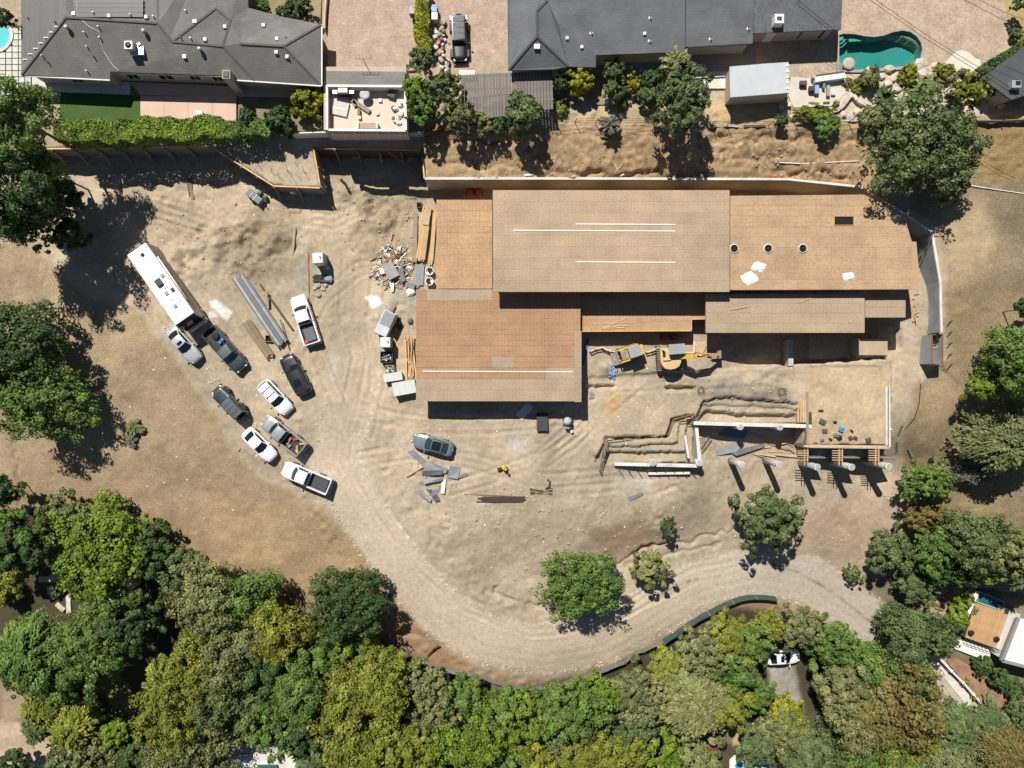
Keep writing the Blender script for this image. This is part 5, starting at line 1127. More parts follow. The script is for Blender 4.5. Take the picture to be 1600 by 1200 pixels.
# left wall: steel posts with timber lagging
wl_ = thing('lagging_wall', at(330, 240, 0), 'timber lagging wall on steel posts along the upper left edge of the yard', 'wall')
for k, (a, b) in enumerate(zip(WALL_L[:-1], WALL_L[1:])):
    A, B = at(*a), at(*b); d = Vector((B.x-A.x, B.y-A.y, 0)); L = d.length; u = d/L; nrm = Vector((u.y, -u.x, 0)); n = max(1, round(L/2.4))
    if a[0] < 0: A = A+u*(L-10*1.0) if L > 10 else A; d = Vector((B.x-A.x, B.y-A.y, 0)); L = d.length; n = max(1, round(L/2.4))
    lm = [M_LUMG, mat('grey_lagging', (0.20, 0.19, 0.185), 0.8, 0.15), M_DARKW][k % 2 if k < 5 else 2]
    for i in range(n):
        p, q_ = A+u*(L*i/n), A+u*(L*(i+1)/n); zt = (a[2]+b[2])/2
        for row in range(8):
            z = -0.4+row*(zt+0.4)/8; h = (zt+0.4)/8
            MB().bar((p.x+nrm.x*0.08, p.y+nrm.y*0.08, z+h/2), (q_.x+nrm.x*0.08, q_.y+nrm.y*0.08, z+h/2), 0.08+0.02*((row+i) % 2), h-0.015).build('lagging_board', lm, wl_)
        MB().box((p.x+nrm.x*0.2, p.y+nrm.y*0.2, zt/2-0.2), (0.18, 0.2, zt+0.4), rz=math.atan2(u.y, u.x)).build('steel_post', mat('post_steel', (0.16, 0.13, 0.11), 0.7, 0.2), wl_)
        f = p+nrm*1.1
        if k in (0, 1, 3, 5): MB().bar((p.x+nrm.x*0.25, p.y+nrm.y*0.25, zt*0.75), (f.x, f.y, 0.05), 0.12).build('raking_brace', M_LUMG, wl_)
    MB().bar((A.x+nrm.x*0.06, A.y+nrm.y*0.06, a[2]+0.06), (B.x+nrm.x*0.06, B.y+nrm.y*0.06, b[2]+0.06), 0.16, 0.1).build('top_plank', M_LUM, wl_)
# rebar stakes on the shelf inside the timber corner
for k, (x, y) in enumerate([(402, 272), (406, 262), (412, 276), (424, 270), (436, 278), (448, 268), (456, 274), (466, 262), (470, 280), (474, 268), (480, 276), (462, 284)]):
    g = gp(x, y); s_ = MB().bar((g.x, g.y, g.z-0.1), (g.x+random.uniform(-0.3, 0.3), g.y+0.3, g.z+0.9), 0.035)
    tag(s_.build('rebar_stake', mat('rusty_bar', (0.10, 0.06, 0.045), 0.8, 0.2)), 'thin rebar stake standing on the shelf inside the timber corner', 'stake', 'rebar stakes on the timber corner shelf')
a, b = at(605, 237, 3.2), gp(659, 273)
tag(MB().tube([a, (a+b)/2+Vector((0, 0, -0.1)), b+Vector((0, 0, 0.1))], 0.05, 6).build('brace_pipe', mat('red_pipe', (0.5, 0.16, 0.10), 0.6, 0.1)), 'long reddish pipe slanting across the dark bay of the lagging wall', 'pipe')
# ------------------------------------------------------------------ foundation works
M_STEEL = mat('dark_rebar', (0.075, 0.055, 0.048), 0.8, 0.2, 3); M_PIPEC = concm('column_concrete', (0.46, 0.46, 0.455)); M_PLY = mat('form_ply', (0.48, 0.34, 0.2), 0.85, 0.12, 1.5, rand=0.12)
M_GPAN = mat('grey_form_panel', (0.20, 0.21, 0.215), 0.7, 0.2, 1.2); M_RAIL = mat('rail_timber', (0.24, 0.13, 0.08), 0.8, 0.15); M_SHEET = mat('galvanised_sheet', (0.30, 0.32, 0.33), 0.45, 0.15, 1.2, metal=0.35, rand=0.2)
M_SHEETD = mat('dull_sheet', (0.17, 0.17, 0.175), 0.6, 0.2, 1.2, rand=0.15)
def gbeam(name, p, q_, zt, zb, wpx, label, m=None, cap=True):
    a, b = at(*p, zt), at(*q_, zt); t = thing(name, ((a.x+b.x)/2, (a.y+b.y)/2, zb), label, 'foundation wall')
    MB().bar((a.x, a.y, (zt+zb)/2), (b.x, b.y, (zt+zb)/2), wpx*S, zt-zb).build('wall_body', m or M_CONC, t)
    MB().bar((a.x, a.y, zt+0.015), (b.x, b.y, zt+0.015), wpx*S+0.02, 0.05).build('wall_top', M_CONCL, t)
    return t
gbeam('foundation_wall', (1084, 661), (1268, 666), -0.05, -3.9, 5.5, 'long pale-topped foundation wall left of the filled platform')
gbeam('foundation_wall', (1088, 665), (1093, 718), -0.6, -3.6, 5, 'short foundation wall joining the two long walls')
gbeam('foundation_wall', (960, 725), (1093, 728), -1.0, -3.2, 5, 'lower foundation wall with rebar stubs at its foot')
gbeam('grade_beam', (1012, 740), (1078, 739), -1.9, -3.4, 3.5, 'thin grade beam lying in the shade below the lower foundation wall')
gbeam('curb_wall', (1070, 680), (1076, 716), -0.5, -1.7, 3, 'short pale curb beside the foundation corner')
def column(base, zb, top, zt, r, label, cap=True, collar=False):
    A = at(*base, zb); t = thing('concrete_column', (A.x, A.y, zb), label, 'column', group='round concrete columns of the foundation')
    T_ = at(*top, zt)
    MB().lathe([(r, -0.8), (r, zt-zb-0.01), (r*0.96, zt-zb)], c=(A.x, A.y, zb), n=22).build('shaft', M_PIPEC, t, True)
    MB().lathe([(r*1.04, zt-zb-0.25), (r*1.04, zt-zb+0.03), (r*0.82, zt-zb+0.03), (r*0.8, zt-zb-0.02)], c=(A.x, A.y, zb), n=22).build('collar', M_CONCL, t, True)
    for k in range(6):
        a = k*math.pi/3; MB().tube([(A.x+math.cos(a)*r*0.6, A.y+math.sin(a)*r*0.6, zt-0.1), (A.x+math.cos(a)*r*0.6, A.y+math.sin(a)*r*0.6, zt+0.35)], 0.02, 5).build('rebar_end', M_STEEL, t)
    return t
def col_at(px, py, zt, r, label):
    A = at(px, py, zt); zb = hz(A.x, A.y); column((800+A.x/(S*(CH-zb)/CH), 600-A.y/(S*(CH-zb)/CH)), zb, (px, py), zt, r, label)
for px, py, zt, r, nm in [(1020, 723, -0.6, 0.4, 'in the middle of the lower foundation wall'), (1093, 723, -0.5, 0.4, 'at the corner of the lower foundation wall'), (1157, 667, 0.3, 0.36, 'along the long pale foundation wall'), (1219, 668, 0.2, 0.34, 'second along the long pale foundation wall'),
                          (1159, 726, 0.9, 0.36, 'standing alone left of the column row'), (1218, 726, 1.0, 0.36, 'between the lone column and the filled platform'), (1277, 730, 0.9, 0.38, 'below the platform, left of the three'), (1331, 730, 0.9, 0.38, 'below the platform, middle of the three'), (1389, 729, 0.9, 0.38, 'below the platform, right of the three')]:
    col_at(px, py, zt, r, 'round concrete column '+nm)
# filled platform: edge walls, timber formwork, shear panels
pf = thing('platform', at(1325, 640, -4), 'square filled earth platform held by formed walls above the columns', 'platform')
for p, q_, w_, m in (((1261, 612), (1262, 700), 4, M_LUMG), ((1387, 605), (1388, 698), 7, M_CONCL), ((1262, 697), (1388, 699), 5, M_CONC)):
    a, b = at(*p, 0.05), at(*q_, 0.05); MB().bar((a.x, a.y, -2.2), (b.x, b.y, -2.2), w_*S, 4.6).build('edge_wall', m, pf)
a, b = at(1387, 605, 0.2), at(1387, 698, 0.2); MB().bar((a.x+0.1, a.y, 0.16), (b.x+0.1, b.y, 0.16), 0.12, 0.1).build('edge_rail', M_GPAN, pf)
for k in range(4): a, b = at(1247+k*4, 625 if k else 640, 0.03), at(1247+k*4, 660, 0.03); MB().bar(a, b, 0.2, 0.06).build('form_plank', M_LUM, pf)
a, b = at(1256, 697, 0.08), at(1390, 699, 0.08); MB().bar(a, b, 0.2, 0.12).build('edge_plank', M_LUM, pf)
for k in range(46):
    p = at(1266+k*2.7, 695, 0.05); MB().tube([(p.x, p.y, -0.1), (p.x, p.y, 0.28)], 0.014, 4).build('rebar_end', M_STEEL, pf)
for i, x in enumerate((1272, 1326, 1383)):
    t = thing('shear_panel', at(x, 712, -4), f'grey wall panel with a timber ladder frame below the platform, {("left", "middle", "right")[i]} one', 'formwork', group='formwork panels below the platform')
    a, b = at(x-8, 715, 0.0), at(x+17, 715, 0.0)
    zg = -4.3
    MB().bar((a.x, a.y, -1.9), (b.x, b.y, -1.9), 0.12, 4.0).build('panel', M_GPAN, t)
    MB().box(((a.x+b.x)/2-0.9, a.y+0.6, -2.1), (0.12, 1.3, 3.6)).build('panel_return', M_GPAN, t)
    for dx in (-1.15, -0.78): MB().bar((a.x+dx+0.6, a.y+1.0, 0.06), (a.x+dx+0.6, a.y-0.9, 0.06), 0.09, 0.07).build('form_rail', M_LUM, t)
    for k in range(5): MB().bar((a.x-1.35, a.y+0.8-k*0.27, 0.0), (a.x-0.15, a.y+0.8-k*0.27, 0.0), 0.09, 0.05).build('form_rung', M_LUM, t)
# guard rails of the trench
def rail(pts, label, h=0.9):
    G = [gp(x, y) for x, y in pts]; t = thing('guard_rail', G[0], label, 'railing')
    for a, b in zip(G[:-1], G[1:]):
        n = max(1, round((b-a).length/1.9))
        for z in (h, h*0.55): MB().bar(a+Vector((0, 0, z)), b+Vector((0, 0, z)), 0.09, 0.05).build('rail', M_RAIL, t)
        for k in range(n+1):
            p = a+(b-a)*k/n; MB().box((p.x, p.y, p.z+h/2-0.1), (0.07, 0.07, h+0.2)).build('post', M_RAIL, t)
rail([(936, 735), (946, 681), (1042, 678), (1050, 655), (1083, 646)], 'brown timber guard rail stepping around the open trench')
# rebar stubs at the foot of the lower wall
for k in range(9):
    x = 966+k*14; a, b = at(x, 731, -1.3), gp(x+10, 748)
    tag(MB().bar(a, b, 0.06).build('brace_stake', M_STEEL), 'dark slanting stake at the foot of the lower foundation wall', 'stake', 'slanting stakes of the lower foundation wall')
for k in range(30):
    x = 962+k*4.1; p = at(x, 727, -0.95); tag(MB().tube([p-Vector((0, 0, 0.3)), p+Vector((0, -0.05, 0.4))], 0.016, 4).build('rebar_stub', M_STEEL), 'short rebar stub sticking out of the lower foundation wall top', 'rebar', 'rebar stubs on the lower foundation wall')
def cage(px, py, label, r=0.42, h=0.9):
    g = gp(px, py); t = thing('rebar_cage', g, label, 'rebar cage')
    for k in range(8):
        a = k*math.pi/4; MB().tube([g+Vector((math.cos(a)*r, math.sin(a)*r, -0.2)), g+Vector((math.cos(a)*r, math.sin(a)*r, h))], 0.025, 5).build('vertical_bar', M_STEEL, t)
    for z in (0.2, 0.5, 0.8):
        MB().tube([g+Vector((math.cos(q_)*r, math.sin(q_)*r, z)) for q_ in np.linspace(0, 6.28, 14)], 0.018, 4).build('hoop', M_STEEL, t)
cage(1220, 612, 'round rebar cage standing in a hole left of the filled platform'); cage(1094, 610, 'rebar cage in the ground at the end of the short trench', 0.35, 0.6)
# ladders
def ladder(p, q_, zp, zq, label, w=0.42, n=8):
    A, B = at(*p, zp), at(*q_, zq); t = thing('ladder', B if zq < zp else A, label, 'ladder'); d = (B-A).normalized(); s = Vector((-d.y, d.x, 0)).normalized()*w/2
    m = mat('ladder_wood', (0.22, 0.16, 0.10), 0.8, 0.2)
    for k in (1, -1): MB().bar(A+s*k, B+s*k, 0.06, 0.08).build('rail', m, t)
    for k in range(n): c = A+(B-A)*(k+0.5)/n; MB().bar(c-s, c+s, 0.05).build('rung', m, t)
g = gp(329, 292); ladder((336, 265), (330, 292), 1.2, hz(g.x, g.y)+0.06, 'wooden ladder leaning near the lagging wall, right of the two', 0.6)
g = gp(297, 305); ladder((294, 278), (300, 312), hz(g.x, g.y)+0.12, hz(g.x, g.y)+0.1, 'grey ladder lying flat on the yard, left of the two', 0.5, 10)
ladder((1094, 690), (1112, 684), -0.5, -2.6, 'dark ladder descending from the short foundation wall', 0.55, 7)
# loose sheets in the pit
def lie(name, pts, m, label, cat, th=0.04, dz=0.02, tilt=0.0):
    G = [gp(x, y) for x, y in pts]; z = max(g.z for g in G)*0.5+sum(g.z for g in G)/len(G)*0.5+dz
    P_ = [tuple(at(x, y, z))[:2] for x, y in pts]
    return tag(MB().prism(P_, z, z+th).build(name, m), label, cat)
lie('form_sheet', [(1131, 668), (1170, 672), (1162, 686), (1121, 680)], mat('blue_grey_sheet', (0.12, 0.17, 0.2), 0.6, 0.1), 'blue-grey sheet lying in the shade below the long foundation wall', 'sheet')
lie('form_sheet', [(1116, 704), (1150, 690), (1156, 700), (1150, 706), (1120, 712)], M_SHEET, 'crumpled pale metal sheet in the sunlit pit', 'sheet', 0.05)
lie('form_sheet', [(1140, 706), (1192, 693), (1195, 697), (1150, 712)], M_SHEETD, 'long dull metal sheet leaning in the pit', 'sheet', 0.3)
lie('form_sheet', [(980, 777), (1004, 769), (1006, 772), (984, 784)], mat('slate_sheet', (0.16, 0.18, 0.19), 0.6, 0.1), 'narrow slate-grey sheet lying alone below the trench', 'sheet', 0.05)
a = gp(1100, 700); b = gp(1245, 718)
for k in range(14):
    q = random.Random(k+300); x, y = q.uniform(1180, 1262), q.uniform(682, 712); g = gp(x, y, 0.06+k*0.02); an = q.uniform(-0.5, 0.5); d = Vector((math.cos(an), math.sin(an), 0))*q.uniform(0.5, 1.5)
    tag(MB().bar(g-d, g+d, 0.12, 0.05).build('form_board', M_LUM if k % 3 else M_LUMG), 'loose form board in the tangle left of the platform corner', 'board', 'form boards in the pit')
# small things on the platform
for (x, y, sx, sy, rz, c, nm, lab) in [(1285, 659, 0.75, 0.6, -0.5, (0.09, 0.10, 0.10), 'tool_case', 'dark grey tool case on the platform, largest one'), (1288, 673, 0.6, 0.45, 0, (0.10, 0.11, 0.12), 'tool_case', 'dark tool case below the largest case'), (1304, 659, 0.45, 0.2, 0.1, (0.07, 0.07, 0.06), 'tool_case', 'small dark tool case right of the largest case'),
                                       (1314, 671, 0.6, 0.6, -0.4, (0.06, 0.27, 0.48), 'blue_box', 'bright blue box on the filled platform'), (1282, 641, 0.6, 0.2, 0, (0.10, 0.11, 0.10), 'tool_case', 'narrow dark case at the upper left of the platform'), (1305, 680, 0.5, 0.45, 0, (0.2, 0.19, 0.2), 'tool_bag', 'grey tool bag below the blue box'), (1330, 673, 0.4, 0.15, -0.7, (0.05, 0.05, 0.05), 'tool_bag', 'small black tool bag in the middle of the platform'),
                                       (1284, 687, 0.45, 0.3, 0.3, (0.24, 0.25, 0.27), 'tool_bag', 'pale grey bag near the platform edge'), (1297, 686, 0.4, 0.2, -0.4, (0.06, 0.05, 0.05), 'tool_bag', 'black bag near the platform edge'), (1328, 684, 0.45, 0.4, 0.5, (0.16, 0.07, 0.05), 'tool_bag', 'rusty brown bag on the platform, left one'), (1336, 684, 0.45, 0.35, -0.5, (0.14, 0.06, 0.05), 'tool_bag', 'rusty brown bag on the platform, right one'), (1356, 687, 0.6, 0.5, 0.4, (0.12, 0.10, 0.08), 'tool_bag', 'bulky brown bag near the platform right end'), (1265, 653, 0.35, 1.4, 0, (0.06, 0.065, 0.065), 'tool_case', 'tall black case at the left edge of the platform')]:
    g = gp(x, y); t = thing(nm, g, lab, nm.split('_')[1]); m = mat('case_%d_%d' % (x, y), c, 0.7, 0.15)
    MB().box((g.x, g.y, g.z+0.13), (sx, sy, 0.26), rz=rz, taper=0.92).build('body', m, t, bevel=0.03); MB().box((g.x, g.y, g.z+0.29), (0.2, 0.06, 0.06), rz=rz).build('handle', M_TRIM, t)
g = gp(1311, 684)
tag(MB().lathe([(0.1, 0), (0.33, 0.02), (0.34, 0.1), (0.12, 0.18)], c=g, n=16).build('hose_coil', M_TRIM), 'round dark hose coil near the platform edge', 'hose')
# ------------------------------------------------------------------ machines
M_YEL = mat('machine_tan', (0.58, 0.40, 0.20), 0.5, 0.1, 2); M_YELB = mat('machine_yellow', (0.62, 0.38, 0.04), 0.5, 0.1, 2); M_CABR = mat('cab_roof', (0.29, 0.32, 0.34), 0.5, 0.1, 2); M_MTL = mat('machine_metal', (0.25, 0.22, 0.19), 0.6, 0.2, 3)
def crawler(t, L, w, gauge, h=0.75):
    for s in (1, -1):
        b = MB(); n = 10; pr = []
        for k in range(n+1): a = -math.pi/2+math.pi*k/n; pr.append((L/2-h/2+math.cos(a)*h/2, h/2+math.sin(a)*h/2))
        for k in range(n+1): a = math.pi/2+math.pi*k/n; pr.append((-L/2+h/2+math.cos(a)*h/2, h/2+math.sin(a)*h/2))
        m = len(pr); b.add([(x, s*gauge/2+e*w/2, z) for e in (-1, 1) for x, z in pr], [tuple(range(m)), tuple(range(2*m-1, m-1, -1))]+[(i, m+i, m+(i+1) % m, (i+1) % m) for i in range(m)])
        tr = b.build('track', M_TRIM, t, False, True)
        for k in range(14):
            MB().box((-L/2+h/2+(L-h)*k/13, s*gauge/2, h+0.015), (0.09, w, 0.05)).build('track_pad', M_MTL, tr, False, True)
def excavator():
    c = at(1046, 560, 1.2); t = thing('excavator', (c.x, c.y, hz(c.x, c.y)), 'tan excavator with grey cab roof, its arm stretched to the right', 'excavator', R(4))
    # tracks stand across the arm's direction
    u = bpy.data.objects.new('undercarriage', None); 
    for s in (-0.75, ): pass
    for x in (-1.2, 1.15):
        b = MB().box((x, 0.1, 0.4), (0.5, 3.0, 0.78)); tr = b.build('track', M_TRIM, t, False, True, 0.12)
        for k in range(12): MB().box((x, -1.3+k*0.255, 0.81), (0.5, 0.09, 0.06)).build('track_pad', M_MTL, tr, False, True)
    MB().box((0, 0.1, 0.6), (2.2, 1.4, 0.4)).build('track_frame', M_MTL, t, False, True)
    MB().lathe([(0.6, 0.78), (0.6, 1.0)], n=18).build('turntable', M_MTL, t, True, True)
    b = MB(); pts = [(1.1, 1.25), (1.1, -0.5), (0.85, -1.0), (0.4, -1.25), (-0.2, -1.32), (-0.8, -1.15), (-1.15, -0.7), (-1.25, 0.0), (-1.15, 1.25)]
    b.prism(pts, 1.0, 1.85); b.build('house_body', M_YEL, t, False, True, 0.08)
    MB().box((-0.55, 0.35, 1.95), (0.9, 1.2, 0.2)).build('engine_cover', M_YEL, t, False, True, 0.05)
    MB().box((-0.85, 0.5, 2.07), (0.3, 0.7, 0.06)).build('grille', M_TRIM, t, False, True)
    cb = MB().box((0.55, 0.95, 2.0), (1.75, 1.05, 1.4), taper=0.92).build('cab', M_GLASS, t, False, True, 0.06)
    MB().box((0.5, 0.95, 2.74), (1.85, 1.15, 0.1)).build('cab_roof', M_CABR, cb, False, True, 0.04)
    for x in (-0.28, 1.36):
        for y in (0.45, 1.45): MB().box((x, y, 2.0), (0.1, 0.1, 1.42)).build('cab_post', M_YEL, cb, False, True)
    MB().tube([(-1.0, 0.9, 1.9), (-1.0, 0.9, 2.5)], 0.06, 8).build('exhaust', M_TRIM, t, True, True)
    MB().tube([(1.0, -0.3, 1.5), (1.35, -0.1, 2.0), (1.0, 0.0, 1.7)], 0.1, 8).build('hose', M_TRIM, t, True, True)
    y = 0.05
    bo = MB(); bo.bar((0.9, y, 1.6), (2.3, y, 3.0), 0.36, 0.5, up=Vector((0, 1, 0))); bo.bar((2.2, y, 2.95), (4.2, y, 2.35), 0.32, 0.4, up=Vector((0, 1, 0))); bo.build('boom', M_YELB, t, False, True)
    MB().bar((3.9, y, 2.6), (5.6, y, 1.2), 0.28, 0.34, up=Vector((0, 1, 0))).build('stick', M_YEL, t, False, True)
    MB().tube([(2.6, y, 3.2), (4.0, y, 2.95)], 0.08, 8).build('hydraulic_ram', M_RIM, t, True, True)
    for s in (-0.2, 0.2): MB().tube([(1.2, y+s, 1.4), (2.3, y+s, 2.5)], 0.06, 8).build('hydraulic_ram', M_RIM, t, True, True)
    bk = MB(); pr = [(5.5, 1.3), (5.9, 1.2), (6.05, 0.7), (5.8, 0.15), (5.2, 0.05), (5.0, 0.35), (5.3, 0.3), (5.65, 0.45), (5.7, 0.8), (5.45, 0.95)]
    m = len(pr); bk.add([(x, y+e*0.45, z) for e in (-1, 1) for x, z in pr], [tuple(range(m)), tuple(range(2*m-1, m-1, -1))]+[(i, m+i, m+(i+1) % m, (i+1) % m) for i in range(m)])
    o = bk.build('bucket', M_MTL, t, False, True)
    for k in range(4): MB().box((4.95, y-0.33+k*0.22, 0.3), (0.2, 0.08, 0.06)).build('bucket_tooth', M_RIM, o, False, True)
excavator()
g = gp(1118, 552); tag(MB().box((g.x, g.y, g.z+0.28), (0.9, 0.5, 0.5), rz=0.1, taper=0.8).build('spare_bucket', M_MTL, bevel=0.05), 'small digging bucket set down above the excavator arm', 'bucket')
def dozer():
    c = at(984, 552, 1.2); t = thing('skid_loader', (c.x, c.y, hz(c.x, c.y)), 'yellow tracked skid loader with grey cab roof beside the excavator', 'loader', R(18))
    crawler(t, 2.6, 0.4, 1.5, 0.7)
    MB().box((0.1, 0, 0.95), (2.4, 1.2, 0.7)).build('chassis', M_YELB, t, False, True, 0.06)
    cb = MB().box((0.35, 0, 1.55), (1.35, 1.1, 1.0), taper=0.92).build('cab', M_GLASS, t, False, True, 0.05)
    MB().box((0.42, 0, 2.08), (1.45, 1.2, 0.09)).build('cab_roof', M_CABR, cb, False, True, 0.03)
    MB().box((1.2, 0, 1.3), (0.7, 1.15, 0.55)).build('engine_hood', M_YELB, t, False, True, 0.06)
    for s in (1, -1):
        MB().bar((1.1, s*0.72, 1.6), (-1.35, s*0.72, 1.15), 0.16, 0.26).build('lift_arm', M_YELB, t, False, True)
        MB().tube([(0.2, s*0.7, 0.9), (-0.8, s*0.7, 1.15)], 0.05, 6).build('hydraulic_ram', M_RIM, t, True, True)
    bk = MB(); pr = [(-1.4, 1.2), (-1.3, 0.4), (-1.9, 0.2), (-2.1, 0.22), (-2.1, 0.3), (-1.5, 0.5), (-1.55, 1.15)]
    m = len(pr); bk.add([(x, e*0.85, z) for e in (-1, 1) for x, z in pr], [tuple(range(m)), tuple(range(2*m-1, m-1, -1))]+[(i, m+i, m+(i+1) % m, (i+1) % m) for i in range(m)]); bk.build('bucket', M_MTL, t, False, True)
    MB().box((-0.75, 0, 1.34), (0.7, 1.0, 0.05)).build('foot_plate', M_MTL, t, False, True)
dozer()
g = gp(1042, 535)
for k, x in enumerate((1038, 1053)):
    g = gp(x, 527); t = thing('red_machine', g, f"red plate machine in the shade above the excavator, {('left', 'right')[k]} one", 'machine'); MB().box((g.x, g.y, g.z+0.35), (0.8, 0.55, 0.5)).build('body', mat('red_paint', (0.35, 0.03, 0.025), 0.5, 0.1), t, bevel=0.05); MB().box((g.x, g.y, g.z+0.06), (0.95, 0.6, 0.1)).build('base_plate', M_TRIM, t)
    MB().bar((g.x+0.3, g.y, g.z+0.5), (g.x+0.8, g.y, g.z+0.95), 0.05).build('handle', M_TRIM, t)
# compressor on wheels near the timber corner
def compressor():
    c = at(399, 310, 0.5); t = thing('towed_compressor', (c.x, c.y, hz(c.x, c.y)), 'green-grey towed machine with drums near the timber corner', 'machine', R(-40))
    MB().box((0, 0.1, 0.55), (2.2, 0.9, 0.7), taper=0.9).build('hood', mat('teal_grey', (0.15, 0.18, 0.19), 0.5, 0.2), t, False, True, 0.08)
    for x in (0.0, 0.5): MB().box((x-0.3, 0.1, 0.93), (0.1, 0.85, 0.05)).build('hood_rib', M_SHEET, t, False, True)
    for s in (1, -1): wheel(t, 0.1, 0.1+s*0.55, 0.3, 0.18, s > 0)
    MB().tube([(1.0, 0.1, 0.35), (1.7, 0.1, 0.35)], 0.05, 6).build('tow_bar', M_TRIM, t, True, True)
    for x in (0.15, 0.9): MB().lathe([(0.22, 0), (0.26, 0.1), (0.26, 0.6), (0.2, 0.68)], c=(x, 0.85, 0), n=14).build('drum', mat('green_drum', (0.12, 0.14, 0.09), 0.6, 0.2), t, True, True)
compressor()
# portable toilet, cooler and barrels
def toilet(px, py, label, h=2.2, s=1.1, c=(0.66, 0.70, 0.62), rz=0.05):
    q_ = at(px, py, h); g = Vector((q_.x, q_.y, hz(q_.x, q_.y))); t = thing('portable_toilet', g, label, 'portable toilet', rz)
    m = mat('toilet_shell_%d' % px, c, 0.5, 0.06); md = mat('toilet_side', (0.30, 0.33, 0.27), 0.6, 0.08)
    MB().box((0, 0, h*0.46), (s, s, h*0.92)).build('cabin', md, t, False, True, 0.03)
    MB().box((0, 0, h*0.95), (s+0.08, s+0.08, 0.16), taper=0.88).build('roof', m, t, False, True, 0.05)
    MB().box((0, -s/2-0.015, h*0.47), (s*0.7, 0.03, h*0.8)).build('door', m, t, False, True)
    MB().lathe([(0.06, 0), (0.06, 0.25)], c=(s*0.25, 0.1, h), n=10).build('vent_pipe', M_TRIM, t, True, True)
    MB().box((0, 0, 0.05), (s+0.1, s+0.1, 0.1)).build('skid', M_TRIM, t, False, True)
toilet(496, 403, 'pale portable toilet standing alone in the left yard', 2.2, 1.2)
toilet(602, 535, 'pale grey portable toilet between the trailer and debris bin', 2.0, 1.15, (0.62, 0.65, 0.64), 0.0)
g = gp(513, 419); t = thing('water_cooler', g, 'small white bucket beside the lone portable toilet', 'bucket'); MB().lathe([(0.16, 0), (0.2, 0.36), (0.17, 0.36)], c=g, n=14).build('shell', M_WHT, t, True); MB().lathe([(0.2, 0.36), (0.2, 0.4)], c=g, n=14).build('lid', M_WHT, t, True)
for k in range(7):
    q = random.Random(k+70); a = gp(488+q.uniform(0, 4), 430+k*1.6, 0.06+k*0.02); b = a+Vector((1.5+q.uniform(0, 0.4), q.uniform(-0.2, 0.3), 0)); tag(MB().tube([a, b], 0.06, 6).build('dark_pole', M_STEEL), 'dark pole in the small bundle below the lone portable toilet', 'pole', 'dark poles below the toilet')
g = gp(514, 437); tag(MB().rock((g.x, g.y, g.z+0.25), (0.62, 0.5), 8, 0.9).build('tarp_bundle', mat('blue_tarp', (0.22, 0.30, 0.42), 0.6, 0.15, 4, fine=0.2)), 'crumpled blue tarp bundle at the end of the dark poles', 'tarp')
for k, (x, y, r) in enumerate([(497, 447, 0.4), (505, 452, 0.35), (510, 446, 0.3), (498, 461, 0.45), (492, 451, 0.3)]):
    g = gp(x, y); tag(MB().rock((g.x, g.y, g.z+0.08), r, k+40).build('rubble_stone', mat('rubble', (0.42, 0.37, 0.30), 0.9, 0.2, 3)), ['pale rubble lump below the blue tarp, at the left', 'pale rubble lump in the middle below the blue tarp', 'pale rubble lump touching the blue tarp', 'largest pale rubble lump, lowest below the blue tarp', 'pale rubble lump nearest the dark poles'][k], 'stone')
# trailer, skip bins and the grey boxes by the west roof
def trailer():
    c = at(602, 505, 1.9); t = thing('box_trailer', (c.x, c.y, hz(c.x, c.y)), 'grey and white box trailer left of the west roof', 'trailer', R(65))
    MB().box((0, 0, 1.15), (2.9, 1.5, 1.5)).build('box', mat('trailer_grey', (0.50, 0.53, 0.54), 0.5, 0.1), t, False, True, 0.05)
    MB().box((0.55, -0.05, 1.93), (1.6, 1.3, 0.08)).build('roof_panel', mat('trailer_panel', (0.27, 0.27, 0.29), 0.7, 0.2, 2), t, False, True, 0.02)
    MB().box((-1.5, 0, 1.0), (0.05, 1.3, 1.2)).build('rear_door', mat('trailer_grey', (0.5, 0.53, 0.54)), t, False, True)
    for s in (1, -1): wheel(t, -0.3, s*0.75, 0.34, 0.2, s > 0)
    MB().bar((1.4, 0, 0.45), (2.3, 0, 0.45), 0.1).build('tow_bar', M_TRIM, t, False, True)
trailer()
def bin_(px, py, sx, sy, h, label, fill, m, rz=0.0):
    c = at(px, py, h); g = Vector((c.x, c.y, hz(c.x, c.y))); t = thing('debris_bin', g, label, 'bin', rz)
    for x, y, w_, d_ in ((0, sy/2, sx, 0.08), (0, -sy/2, sx, 0.08), (sx/2, 0, 0.08, sy-0.08), (-sx/2, 0, 0.08, sy-0.08)): MB().box((x, y, h/2), (w_, d_, h)).build('side_wall', m, t, False, True)
    MB().box((0, 0, 0.06), (sx-0.1, sy-0.1, 0.1)).build('floor', m, t, False, True)
    q = random.Random(px)
    for k in range(22): MB().box((q.uniform(-sx, sx)*0.36, q.uniform(-sy, sy)*0.36, h*0.45+k*0.02), (q.uniform(0.15, 0.4), q.uniform(0.1, 0.3), 0.16), rz=q.uniform(0, 3), taper=0.7).build('scrap_piece', fill[k % len(fill)], t, False, True)
MC = [mat('rubble_grey', (0.34, 0.34, 0.36), 0.8, 0.2), mat('rubble_lilac', (0.25, 0.25, 0.30), 0.8, 0.2), mat('rubble_pale', (0.5, 0.5, 0.5), 0.8, 0.2)]
bin_(604, 558, 1.35, 1.25, 0.9, 'square dark bin filled with grey scrap left of the west roof', MC, mat('bin_dark', (0.05, 0.05, 0.045), 0.7, 0.2)); bin_(609, 577, 1.0, 0.9, 0.6, 'smaller bin of pale scrap below the square dark bin', [mat('rubble', (0.42, 0.37, 0.3)), MC[2]], M_LUMG)
